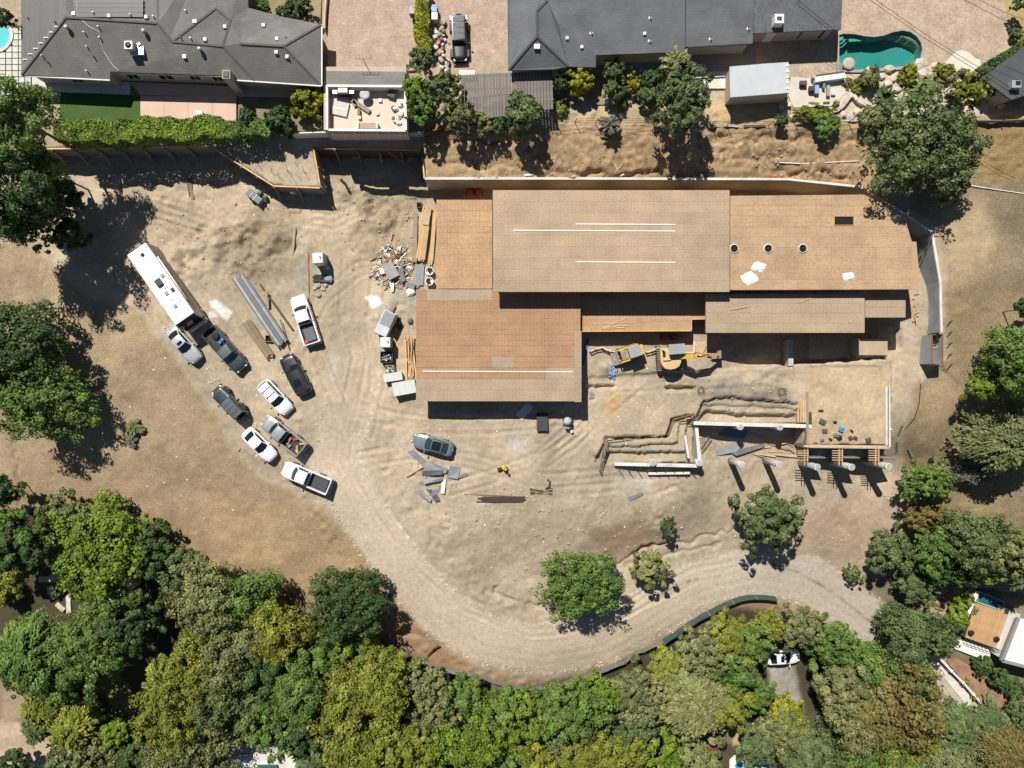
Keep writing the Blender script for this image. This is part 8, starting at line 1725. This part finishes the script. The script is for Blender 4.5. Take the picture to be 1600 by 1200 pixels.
# ---- dark slate roofed house, top right of centre
Hz = 5.5; zz = Hz+3.0
h2 = thing('slate_roof_house', at(1050, 40, Hz), 'long dark slate-roofed house along the top centre', 'house')
V = [(792, -90, zz), (794, 110, zz), (839, 57, zz+1.5), (839, 17, zz+1.5), (865, 108, zz), (888, 104, zz), (931, 105, zz-0.1), (931, 86, zz+0.3), (872, 36, zz+1.2), (872, -90, zz+2.4), (800, -90, zz+1.2), (1070, 81, zz+0.3), (1072, -90, zz+2.6), (855, 0, zz+1.2), (855, -90, zz+1.2)]
F = [(0, 1, 2, 3, 10), (1, 4, 5, 2), (2, 5, 8, 13, 3), (3, 13, 14, 10), (5, 6, 7, 8), (13, 8, 9, 14), (8, 7, 11, 12, 9)]
r2_ = polyroof(h2, 'roof', V, F, M_SH2); M_RID2 = mat('ridge_slate', (0.075, 0.078, 0.085), 0.9, 0.1, 2)
for a, b in ((1, 2), (2, 3), (2, 5), (3, 13)): ridge(r2_, V[a], V[b], M_RID2)
r3 = polyroof(h2, 'middle_roof', [(1071, -90, zz+2.1), (1178, -90, zz+2.1), (1176, 68, zz), (1070, 73, zz)], [(0, 1, 2, 3)], M_SH2); r4 = polyroof(h2, 'east_roof', [(1178, -90, zz+1.8), (1321, -90, zz+1.8), (1314, 46, zz+0.1), (1177, 52, zz+0.1)], [(0, 1, 2, 3)], mat('slate_shingle2', (0.12, 0.125, 0.135), 0.9, 0.12, 1, fine=0.15, fscale=4, obj=False))
wallseg(h2, [(800, 104), (925, 100), (925, 82), (1064, 75), (1064, 66), (1172, 62), (1172, 44), (1306, 40), (1306, -60)], zz-0.1, Hz-0.2, M_STUC)
for o, L in ((r2_, [(886, 60), (909, 74), (1007, 53)]), (r3, [])):
    for x, y in L: p = topp(o, x, y); MB().box(p+Vector((0, 0, 0.07)), (0.36, 0.36, 0.22), taper=0.8).build('box_vent', M_WPAINT, o)
for o, L in ((r2_, [(924, 52), (1016, 28), (1015, 64)]), (r3, [(1110, 61), (1169, 45)])):
    for x, y in L: p = topp(o, x, y); MB().lathe([(0.06, -0.1), (0.06, 0.4), (0.04, 0.4)], c=p, n=8).build('pipe_vent', M_TRIM, o, True); MB().lathe([(0.2, 0), (0.2, 0.02), (0.08, 0.06)], c=p, n=10).build('flashing', M_WPAINT, o, True)
p = topp(r2_, 839, 73); MB().box(p+Vector((0, 0, 0.05)), (0.6, 0.5, 0.15)).build('skylight', M_WPAINT, r2_)
p = at(1217, 36, zz+1.0); ch = MB().box((p.x, p.y+0.4, Hz+2.0), (0.95, 0.95, 4.3)).build('chimney', M_WPAINT, h2); MB().box((p.x, p.y+0.4, Hz+4.17), (0.5, 0.35, 0.08)).build('flue', mat('flue_brown', (0.1, 0.05, 0.04), 0.8, 0.1), ch)
for a, b in (((940, 86), (1066, 81)), ((1075, 74), (1172, 69))): MB().bar(at(*a, zz+0.1), at(*b, zz+0.1), 0.12, 0.12).build('gutter', M_TRIM, h2)
for x0, x1, y in ((960, 985, 79), (1010, 1035, 77), (1090, 1110, 64.5), (1130, 1150, 63.5), (1230, 1260, 43), (1275, 1295, 42)):
    a, b = at(x0, y, zz-0.5), at(x1, y, zz-0.5); w_ = MB().bar((a.x, a.y-0.14, Hz+1.3), (b.x, b.y-0.14, Hz+1.3), 0.06, 1.9).build('sliding_door', M_WPAINT, h2); MB().bar((a.x+0.1, a.y-0.18, Hz+1.3), (b.x-0.1, b.y-0.18, Hz+1.3), 0.03, 1.7).build('pane', M_GLASS, w_)
slab('back_patio', [(865, 84), (1185, 62), (1185, 112), (870, 116)], mat('grey_patio', (0.30, 0.28, 0.26), 0.85, 0.12, 0.8, obj=False), z=Hz+0.05)
slab('back_patio', [(1078, 112), (1140, 112), (1138, 138), (1100, 138)], M_CONCL, z=Hz+0.07)
slab('garden_bed', [(868, 116), (1100, 112), (1098, 160), (870, 165)], mat('bed_soil', (0.30, 0.23, 0.15), 0.95, 0.2, 1.2, obj=False), z=Hz+0.03)
q = random.Random(51)
for k, (x, y) in enumerate([(1045, 108), (1040, 117), (1050, 121), (978, 113), (985, 108), (1000, 112), (932, 155), (968, 158), (946, 166)]):
    g = gp(x, y); tag(MB().lathe([(0.13, 0), (0.2, 0.35), (0.15, 0.35)], c=(g.x, g.y, max(g.z, Hz+0.03)), n=12).build('flower_pot', [mat('terracotta', (0.36, 0.16, 0.10), 0.8, 0.1), M_WPAINT, M_STONE][k % 3], None, True), ['terracotta', 'white', 'stone'][k % 3]+' pot among the shrubs '+['right of the dark rounded shrub', 'by the slope tree', 'next to the slope tree trunk', 'under the eave', 'right of the fig shrub', 'below the small lime bush', 'at the bed edge left', 'at the bed edge middle', 'on the bed edge weeds'][k], 'pot')
# garden edging along the bed and slope
for k in range(12): x = 925+k*15; g = gp(x, 158+3*math.sin(k)); tag(MB().rock((g.x, g.y, g.z+0.12), (0.45, 0.2), k+90, 0.6).build('edging_stone', M_STONE), 'pale edging stone along the shrub bed above the slope', 'stone', 'edging stones of the shrub bed')
# shed
sz = Hz+2.5; sd_ = thing('garden_shed', at(1185, 128, Hz), 'pale flat-roofed garden shed above the slope', 'shed'); MB().prism(rpoly([(1144, 103), (1231, 99), (1232, 146), (1144, 149)], sz), Hz-0.3, sz-0.14).build('wall', M_STUC, sd_)
rfs = MB().prism(rpoly([(1140, 104), (1200, 99), (1232, 97), (1233, 145), (1141, 152)], sz), sz-0.12, sz).build('roof', mat('shed_roof', (0.47, 0.49, 0.51), 0.5, 0.06, 0.8), sd_)
for k in range(5): MB().bar(at(1228, 102+k*9, sz+0.03), at(1233, 102+k*9, sz+0.03), 0.2, 0.06).build('roof_clip', M_WPAINT, rfs)
p = at(1136, 122, Hz+1.2); MB().box((p.x+0.6, p.y, Hz+1.0), (0.06, 0.9, 1.9)).build('door', M_WPAINT, sd_)
# ---- pool terrace on the right
kid = [(1311, 55), (1318, 53), (1335, 53.5), (1352, 57), (1366, 58), (1380, 56), (1395, 50.5), (1410, 48), (1422, 50), (1432, 57), (1439, 67), (1441, 78), (1438, 90), (1432, 99), (1420, 103), (1400, 105), (1370, 107), (1340, 109), (1311, 110)]
slab('pool_deck', [(1322, -60), (1548, -60), (1592, 72), (1530, 110), (1440, 112)]+kid[13:0:-1]+[(1311, 55), (1310.5, 110), (1300, 122), (1236, 122), (1182, 112), (1182, 60), (1312, 47)], M_POOLD, z=Hz+0.06)
pl = pool('swimming_pool', kid, Hz+0.15, M_WATER, mat('pool_coping', (0.36, 0.30, 0.25), 0.8, 0.1), 'kidney-shaped green swimming pool with curved corner steps', 0.32)
zw = Hz+0.15
for k, rr in enumerate((7, 11.5, 16)):
    P_ = [tuple(at(1311.5, 55, zw))[:2]]+[tuple(at(1311.5+rr*1.1*math.cos(a), 55+rr*math.sin(a)*0.95+1, zw))[:2] for a in np.linspace(0, 1.57, 8)]
    MB().prism(P_, zw-1.5, zw-0.2-0.25*k).build('pool_step', mat('step_%d' % k, [(0.36, 0.42, 0.36), (0.22, 0.36, 0.31), (0.12, 0.28, 0.25)][k], 0.3, 0.05), pl)
MB().bar(at(1326, 63, zw-0.45), at(1345, 62, zw-0.45), 0.35, 0.1).build('pool_step', mat('step_1', (0.22, 0.36, 0.31)), pl)
p = at(1327, 99, zw+0.25); t = thing('pool_plinth', (p.x, p.y, zw-1.5), 'round stone plinth standing in the left end of the green pool', 'plinth'); MB().lathe([(0.5, -1.5), (0.5, 0.12)], c=(p.x, p.y, zw), n=24).build('drum', M_CONC, t, True); MB().lathe([(0.66, 0.12), (0.68, 0.16), (0.66, 0.24), (0.3, 0.245)], c=(p.x, p.y, zw), n=28).build('top', mat('plinth_top', (0.42, 0.37, 0.31), 0.8, 0.1, 3), t, True)
slab('spa_deck', [(1472, 106), (1482, 92), (1494, 81), (1504, 78), (1514, 82), (1524, 91), (1532, 94), (1532, 106), (1518, 115), (1500, 118), (1478, 112)], mat('pale_deck', (0.60, 0.56, 0.49), 0.8, 0.06, 1), z=Hz+0.12)
slab('stone_patio', [(1236, 120), (1262, 122), (1320, 118), (1330, 140), (1316, 150), (1304, 165), (1240, 168), (1232, 150)], mat('cream_patio', (0.56, 0.51, 0.44), 0.85, 0.08, 0.9, obj=False), z=Hz+0.09)
slab('garden_terrace', [(1320, 116), (1440, 108), (1480, 114), (1545, 135), (1560, 180), (1420, 190), (1250, 190), (1304, 166)], mat('garden_gravel', (0.50, 0.43, 0.33), 0.9, 0.15, 0.9, fine=0.2, fscale=4, obj=False), z=Hz+0.03)
t = thing('pool_cover_reel', at(1297, 120, Hz), 'white pool cover box beside the green pool', 'cover box'); a, b = at(1274, 124, Hz+0.8), at(1321, 117.5, Hz+0.8); MB().bar((a.x, a.y, Hz+0.45), (b.x, b.y, Hz+0.45), 0.55, 0.7).build('box', M_WPAINT, t); MB().bar((a.x, a.y+0.5, Hz+0.3), (b.x, b.y+0.5, Hz+0.3), 0.2, 0.4).build('base_rail', M_DARKW, t)
q = random.Random(61)
for k, (x, y, sx, sy, h, c, nm, lab) in enumerate([(1275, 141, 0.5, 1.0, 0.5, (0.25, 0.38, 0.62), 'pool_float', 'pale blue pool float on the stone patio'), (1267, 140, 0.6, 0.6, 0.6, (0.05, 0.05, 0.055), 'fire_pit', 'round dark fire bowl beside the blue float'), (1293, 143, 0.4, 1.3, 0.4, (0.28, 0.28, 0.26), 'patio_chair', 'grey reclined chair on the stone patio'), (1254, 131, 0.8, 0.5, 0.6, (0.08, 0.08, 0.08), 'barbecue', 'dark grill on the stone patio'), (1286, 135, 0.25, 0.7, 0.5, (0.2, 0.19, 0.2), 'patio_chair', 'small folding chair above the reclined chair'), (1301, 147, 0.5, 0.4, 0.3, (0.62, 0.55, 0.6), 'towel_pile', 'pale towel heap right of the reclined chair'), (1270, 122, 0.4, 0.4, 0.7, (0.5, 0.35, 0.25), 'garden_figure', 'small pinkish pedestal left of the cover box'), (1232, 164, 0.5, 0.5, 0.4, (0.6, 0.56, 0.48), 'stone_block', 'square pale block below the shed corner')]):
    p = at(x, y, Hz+h/2); t = thing(nm, (p.x, p.y, Hz+0.09), lab, nm.split('_')[-1]); m = mat('patioitem_%d' % k, c, 0.7, 0.12)
    MB().box((p.x, p.y, Hz+0.09+h*0.7), (sx, sy, h*0.5), taper=0.9).build('top', m, t, bevel=0.04); MB().box((p.x, p.y, Hz+0.09+h*0.22), (sx*0.75, sy*0.75, h*0.44)).build('base', M_TRIM if k == 3 else m, t)
for k in range(4): p = at(1334+k*3.3, 126, Hz+0.1); tag(MB().box((p.x, p.y, Hz+0.14), (0.18, 0.18, 0.06)).build('brick_tile', mat('brick_red', (0.42, 0.14, 0.10), 0.8, 0.1)), ('leftmost', 'second', 'third', 'rightmost')[k]+' small red tile in the row beside the green pool', 'tile')
# curved garden wall and boulders
cw = thing('curved_garden_wall', at(1330, 160, Hz), 'curved pale stone garden wall between patio and palms', 'wall'); PT = [(1302, 174), (1312, 170), (1320, 162), (1328, 150), (1334, 148), (1340, 156), (1350, 162), (1362, 164)]
for a, b in zip(PT[:-1], PT[1:]): A, B = at(*a, Hz+0.5), at(*b, Hz+0.5); MB().bar((A.x, A.y, Hz+0.25), (B.x, B.y, Hz+0.25), 0.42, 0.56).build('wall_block', M_STONE, cw, bevel=0.06)
BO = [(1359, 108, 7, 'beside the cream-flowered bush'), (1389, 108, 9, 'upright at the pool edge'), (1378, 120, 6, 'left of the dry stream'), (1386, 131, 7, 'in the middle of the rock garden'), (1396, 124, 6, 'below the upright pool boulder'), (1402, 140, 6, 'right in the rock garden'), (1376, 134, 5, 'above the spiky plant'), (1440, 101, 12, 'longest at the pool right end'), (1444, 116, 14, 'broad and pink-cream right of the yellow bush'), (1456, 118, 9, 'whitest beside the broad one'), (1462, 104, 8, 'between pool and spa deck'), (1424, 122, 8, 'below the yellow bush'), (1462, 152, 8, 'left of the agaves'), (1353, 172, 8, 'below the spiky plant'), (1340, 175, 7, 'by the fence below the garden wall'), (1372, 175, 6, 'right below the spiky plant'), (1404, 160, 7, 'left of the banana clump'), (1398, 171, 6, 'at the fence left of the large tree'), (1470, 168, 7, 'below the agaves'), (1552, 158, 8, 'right of the cypress'), (1564, 165, 6, 'near the dark corner roof'), (1228, 176, 6, 'below the square block'), (1222, 168, 5, 'left below the shed'), (1240, 183, 6, 'left of the long clipped shrub'), (1300, 182, 6, 'at the right end of the long clipped shrub'), (1318, 178, 7, 'between clipped shrub and curved wall')]
for k, (x, y, r_, nm) in enumerate(BO): g = at(x, y, Hz+0.2); tag(MB().rock((g.x, g.y, Hz+0.15), (r_*S*1.15, r_*S*0.95), k+200, 0.65).build('boulder', M_STONE), 'pale garden boulder '+nm, 'boulder')
# dark roofed building at the right edge
bz = Hz+2.8; bd = thing('flat_roof_building', at(1580, 110, Hz), 'dark flat-roofed building at the right edge below the paved yard', 'building'); r_ = MB().prism(rpoly([(1534, 122), (1610, 66), (1660, 100), (1660, 130), (1580, 156)], bz), bz-0.2, bz).build('roof', mat('dark_roofing', (0.075, 0.078, 0.085), 0.8, 0.15, 0.6, obj=False), bd); MB().prism(rpoly([(1540, 122), (1612, 70), (1655, 100), (1655, 126), (1582, 150)], bz), Hz-0.3, bz-0.2).build('wall', M_STUC, bd)
p = at(1586, 133, bz+0.4); ac = thing('roof_unit', (p.x, p.y, bz), 'grey box unit on the dark flat roof at the right edge', 'roof unit'); MB().box((p.x, p.y, bz+0.35), (0.95, 0.8, 0.7)).build('case', M_VENTM, ac, bevel=0.04); MB().box((p.x+0.1, p.y+0.1, bz+0.73), (0.5, 0.4, 0.06)).build('cover', M_TRIM, ac)
p = at(1545, 121, Hz+1.2); t = thing('equipment_box', (p.x, p.y, Hz), 'white equipment box between cypress and dark roof', 'box'); MB().box((p.x, p.y, Hz+0.55), (1.1, 0.8, 1.1), rz=0.5).build('case', M_WPAINT, t); MB().box((p.x, p.y, Hz+1.13), (1.2, 0.9, 0.06), rz=0.5).build('lid', M_WPAINT, t)
# chain-link fence on the slope edge and board fence on the right
cf = thing('chain_link_fence', at(1100, 195, 5), 'long wire fence with leaning posts along the slope edge', 'fence')
PX = [(855, 192), (868, 190), (898, 191), (930, 192), (1020, 192), (1110, 196), (1135, 196), (1200, 196), (1240, 192), (1290, 191), (1325, 190), (1362, 190)]
GP = [gp(*p) for p in PX]
for g in GP: MB().bar(g-Vector((0, 0, 0.3)), g+Vector((0.12, -0.1, 1.5)), 0.06).build('post', M_STEEL, cf)
for a, b in zip(GP[:-1], GP[1:]):
    for z in (0.3, 0.9, 1.45): MB().tube([a+Vector((0.1, -0.08, z)), b+Vector((0.1, -0.08, z))], 0.018, 4).build('wire', M_STEEL, cf)
bf = thing('mesh_fence', at(1560, 192, 5), 'translucent mesh fence along the upper right slope', 'fence')
for a, b in zip([(1450, 190), (1480, 191), (1515, 192), (1560, 192)], [(1480, 191), (1515, 192), (1560, 192), (1625, 190)]):
    A, B = gp(min(a[0], 1599), a[1]), gp(min(b[0], 1599), b[1]); MB().bar(A+Vector((0, 0, 0.4)), B+Vector((0, 0, 0.4)), 0.04, 0.8).build('panel', mat('tan_mesh', (0.42, 0.33, 0.22), 0.9, 0.15), bf); MB().bar(B-Vector((0, 0, 0.2)), B+Vector((0, 0, 1.2)), 0.08).build('post', M_STEEL, bf)
# timber edging and white pipes lying on the slope
for p, q_, w_, m, lab in [((847, 174), (882, 178), 0.16, M_WPAINT, 'long white plank at the corner of the slatted canopy'), ((1110, 199), (1123, 197), 0.22, M_STONE, 'short log in the edge row right of the slope tree'), ((1131, 196), (1154, 198), 0.26, M_STONE, 'pale driftwood log in the edge row'), ((1162, 198), (1196, 197), 0.22, M_DARKW, 'long dark log in the edge row'), ((889, 266), (893, 280), 0.14, M_WPAINT, 'white plank leaning at the retaining wall top'), ((819, 274), (834, 273), 0.18, M_WPAINT, 'short white board on the retaining wall top'), ((908, 252), (920, 260), 0.06, M_LUM, 'thin stick on the eroded slope, left'), ((960, 255), (965, 267), 0.06, M_WPAINT, 'thin pale stick on the eroded slope, middle'), ((975, 254), (967, 265), 0.06, M_LUM, 'thin stick crossing the pale stick on the slope'), ((946, 278), (956, 268), 0.08, M_LUM, 'stake at the retaining wall edge below the sticks'), ((968, 275), (975, 272), 0.16, M_WPAINT, 'crumpled white scrap at the retaining wall edge'), ((1217, 254), (1250, 256), 0.09, M_WPAINT, 'white pipe on the slope, left length'), ((1252, 256), (1338, 252), 0.08, M_WPAINT, 'white pipe on the slope, right length'), ((1508, 289), (1600, 303), 0.07, M_WPAINT, 'thin white pipe crossing the hillside at the right edge'), ((1519, 237), (1535, 230), 0.5, M_DARKW, 'small dark pallet on the hillside right of the large tree'), ((1203, 276), (1230, 276), 0.14, mat('orange_plastic', (0.6, 0.09, 0.03)), 'orange netting strip on top of the retaining wall'), ((361, 688), (375, 703), 0.5, M_LUMG, 'weathered pallet on the dry grass beside the white sedan')]:
    tag(MB().bar(gp(*p, 0.06), gp(*q_, 0.08), w_, 0.08).build('loose_length', m), lab, 'debris')
# power lines across the upper right, strung between poles outside the frame
for k, (a, b, lab) in enumerate([((1360, -6), (1540, 112), 'upper power line crossing over the green pool'), ((1357, -2), (1536, 116), 'lower power line crossing over the green pool'), ((1500, -4), (1620, 52), 'power line over the top right corner, upper'), ((1514, -8), (1630, 42), 'power line over the top right corner, lower')]):
    A, B = at(*a, 13), at(*b, 12.6); d = B-A; tag(MB().tube([A-d*0.6, A, (A+B)/2-Vector((0, 0, 0.25)), B, B+d*0.5], 0.022, 5).build('power_line', M_TRIM), lab, 'power line')
# ---- lower right house, deck and ramp
LZ = -6.6; lz2 = LZ+0.1
wd_ = thing('wooden_deck', at(1545, 965, LZ), 'wooden terrace deck beside the small dark pool', 'deck'); M_DECKB = mat('deck_board', (0.45, 0.28, 0.14), 0.7, 0.12, 1.2, rand=0.12)
A0, A1, A2, A3 = at(1524, 942, LZ), at(1576, 958, LZ), at(1556, 1013, LZ), at(1508, 996, LZ)
for k in range(24):
    f0, f1 = k/24, (k+0.94)/24; a, b = A0+(A1-A0)*f0, A3+(A2-A3)*f0; c, d = A0+(A1-A0)*f1, A3+(A2-A3)*f1; MB().prism([(a.x, a.y), (b.x, b.y), (d.x, d.y), (c.x, c.y)], LZ-0.06, LZ).build('deck_board', M_DECKB, wd_)
MB().prism([(p.x, p.y) for p in (A0, A1, A2, A3)], LZ-2.2, LZ-0.08).build('deck_base', M_DARKW, wd_)
pool('plunge_pool', [(1530, 925), (1568, 941), (1566, 953), (1527, 940)], LZ+0.05, M_WATERD, M_CONC, 'small dark rectangular pool at the upper end of the wooden deck', 0.12, 0.3)
t = thing('deck_wall', at(1515, 950, LZ), 'white wall along the left side of the wooden deck', 'wall'); wallseg(t, [(1528, 924), (1505, 975)], LZ+0.6, LZ-2.4, M_WPAINT, 'wall', 0.5)
rl = thing('deck_railing', A3, 'dark thin railing at the lower edge of the wooden deck', 'railing')
for k in range(9): p = A3+(A2-A3)*k/8; MB().box((p.x, p.y, LZ+0.45), (0.05, 0.05, 0.95)).build('baluster', M_TRIM, rl)
for z in (0.5, 0.95): MB().bar(A3+Vector((0, 0, z)), A2+Vector((0, 0, z)), 0.05).build('rail', M_TRIM, rl)
q_ = at(1511, 968, LZ)
for k, (x, y) in enumerate(((1518, 989), (1558, 999))):
    p = at(x, y, LZ+0.4); t = thing('deck_chair', (p.x, p.y, LZ), f"round dark {('chair at the left corner', 'pot at the right corner')[k]} of the wooden deck", 'chair' if k == 0 else 'pot'); MB().lathe([(0.2, 0), (0.34, 0.3), (0.34, 0.42), (0.25, 0.42)], c=(p.x, p.y, LZ), n=16).build('bowl', M_TRIM, t, True); MB().lathe([(0.15, 0.36), (0.15, 0.4)], c=(p.x, p.y, LZ), n=12).build('seat', M_DARKW, t, True)
hw = thing('white_roof_house', at(1590, 1010, LZ), 'white flat-roofed house cut by the right edge', 'house'); wz = LZ+1.3
MB().prism(rpoly([(1592, 966), (1700, 990), (1690, 1060), (1566, 1032)], wz), wz-0.25, wz).build('roof', mat('white_roof', (0.68, 0.68, 0.67), 0.6, 0.06, 0.9, fine=0.08, fscale=3), hw); MB().prism(rpoly([(1590, 968), (1700, 992), (1690, 1056), (1567, 1030)], wz), LZ-2.5, wz-0.26).build('wall', M_WPAINT, hw)
for a, b in (((1591, 965), (1565, 1032)), ((1565, 1032), (1660, 1056))): MB().bar(at(*a, wz+0.1), at(*b, wz+0.1), 0.35, 0.4).build('parapet', mat('grey_parapet', (0.25, 0.24, 0.23), 0.8, 0.1), hw)
slab('side_yard', [(1560, 945), (1595, 960), (1570, 1030), (1552, 1015)], M_CONC, z=LZ-0.02, th=2.0)
slab('white_terrace', [(1490, 1004), (1508, 998), (1550, 1014), (1545, 1034), (1492, 1014)], mat('white_plaster', (0.66, 0.64, 0.58), 0.8, 0.05, 1), z=LZ-1.2, th=2.0)
# planting bed, ramp and its white railing
slab('planting_bed', [(1478, 1032), (1495, 1028), (1580, 1080), (1600, 1110), (1545, 1105), (1525, 1090)], mat('bark_mulch', (0.28, 0.16, 0.11), 0.95, 0.25, 1.5, obj=False), lift=0.12, th=1.0)
rp = thing('ramp_railing', gp(1500, 1065), 'white railing stepping down along the narrow ramp', 'railing')
PR = [gp(x, y) for x, y in ((1462, 1025), (1480, 1044), (1498, 1062), (1514, 1080), (1528, 1096))]
for a, b in zip(PR[:-1], PR[1:]):
    MB().bar(a+Vector((0, 0, 0.9)), b+Vector((0, 0, 0.9)), 0.22, 0.1).build('top_rail', M_WPAINT, rp); MB().bar(a+Vector((0, 0, 0.35)), b+Vector((0, 0, 0.35)), 0.12, 0.7).build('panel', M_WPAINT, rp); MB().box((a.x, a.y, a.z+0.5), (0.3, 0.3, 1.05)).build('post', M_WPAINT, rp)
P_ = [gp(x, y) for x, y in ((1448, 1026), (1460, 1022), (1520, 1092), (1512, 1104))]
b = MB(); n = 12
for k in range(n): 
    f0, f1 = k/n, (k+1)/n; a, c = P_[0]+(P_[3]-P_[0])*f0, P_[1]+(P_[2]-P_[1])*f0; d, e = P_[0]+(P_[3]-P_[0])*f1, P_[1]+(P_[2]-P_[1])*f1
    z0 = [hz(v.x, v.y)+0.1 for v in (a, c, e, d)]; b.add([(v.x, v.y, z) for v, z in zip((a, c, e, d), z0)]+[(v.x, v.y, z-0.5) for v, z in zip((a, c, e, d), z0)], [(0, 3, 2, 1), (4, 5, 6, 7), (0, 1, 5, 4), (2, 3, 7, 6), (1, 2, 6, 5), (3, 0, 4, 7)])
tag(b.build('ramp', M_CONCL), kind='structure')
st_ = thing('timber_steps', gp(1474, 935), 'reddish timber steps above the hedge left of the deck', 'steps'); a, b = gp(1486, 917), gp(1466, 950)
for k in range(7): p = a+(b-a)*k/6; p.z = hz(p.x, p.y)+0.12; MB().bar(p+Vector((-0.5, 0.15, 0)), p+Vector((0.55, -0.15, 0)), 0.3, 0.2).build('step', mat('red_timber', (0.33, 0.17, 0.10), 0.8, 0.15), st_)
for k in range(5): p = gp(1461+k*5.5, 944-k*8); MB().bar(p-Vector((0, 0, 0.1)), p+Vector((0.35, -0.12, 0.7)), 0.05).build('stake', M_DARKW, st_)
# ---- bits of gardens along the bottom
pool('swimming_pool', [(1168, 1194), (1180, 1187), (1198, 1190), (1210, 1210), (1180, 1225), (1165, 1215)], hz(*gp(1170, 1190)[:2])+0.35, M_WATERB, M_WPAINT, 'bright turquoise pool corner at the bottom edge', 0.3, 0.15)
slab('pool_terrace', [(1140, 1188), (1150, 1178), (1190, 1172), (1202, 1190), (1205, 1230), (1140, 1230)], M_CONCL, lift=0.1)
g = gp(1153, 1193, 0.2); t = thing('sun_lounger', g, 'bright blue lounger beside the turquoise pool corner', 'lounger'); MB().box((g.x, g.y, g.z+0.35), (1.1, 0.6, 0.12), rz=0.35).build('cushion', mat('lounger_blue', (0.03, 0.30, 0.65), 0.6, 0.05), t, bevel=0.03); MB().box((g.x, g.y, g.z+0.15), (1.0, 0.5, 0.3), rz=0.35).build('frame', M_WPAINT, t)
slab('terrace', [(370, 1182), (400, 1176), (468, 1182), (468, 1230), (360, 1230)], M_CONCL, lift=0.1)
g = gp(420, 1196, 0.2); tag(MB().box((g.x, g.y, g.z+0.2), (2.6, 0.5, 0.4)).build('planter', mat('green_planter', (0.03, 0.10, 0.08), 0.6, 0.1), bevel=0.03), 'dark green planter trough on the pale terrace at the bottom edge', 'planter')
for k, (x, y, sx, sy) in enumerate([(75, 905, 2.2, 0.7), (82, 925, 0.8, 1.8), (105, 915, 2.0, 0.7), (120, 925, 0.8, 1.2), (108, 943, 2.4, 0.6), (88, 898, 0.7, 1.4), (95, 948, 1.3, 0.6)]):
    g = gp(x, y); tag(MB().box((g.x, g.y, g.z+0.05), (sx, sy, 0.3), rz=k*0.4).build('path_stone', M_STONE, bevel=0.05), 'pale path slab in the left garden, '+['topmost left', 'left middle', 'top right', 'right middle', 'longest lower', 'small top', 'small lowest'][k], 'path slab')
for k, (x, y) in enumerate(((203, 918), (186, 925), (215, 905))): g = gp(x, y); t = thing('garden_planter', g, ['slanting white planter trough behind the bright round tree', 'white planter left of the slanting trough', 'pale planter right of the slanting trough'][k], 'planter'); MB().box((g.x, g.y, g.z+2.0), (0.6, 1.6, 0.5), rz=0.6).build('trough', M_WPAINT, t); MB().box((g.x, g.y, g.z+0.9), (0.5, 1.4, 1.8), rz=0.6).build('base', M_STONE, t)
g = gp(45, 795); t = thing('junk_box', g, 'dark metal box at the lower edge of the dry field', 'box'); MB().box((g.x, g.y, g.z+0.3), (1.3, 0.8, 0.6), rz=-0.4).build('case', M_SHEETD, t, bevel=0.04); MB().box((g.x+0.1, g.y, g.z+0.64), (0.7, 0.5, 0.1), rz=-0.4).build('lid', M_SHEET, t)
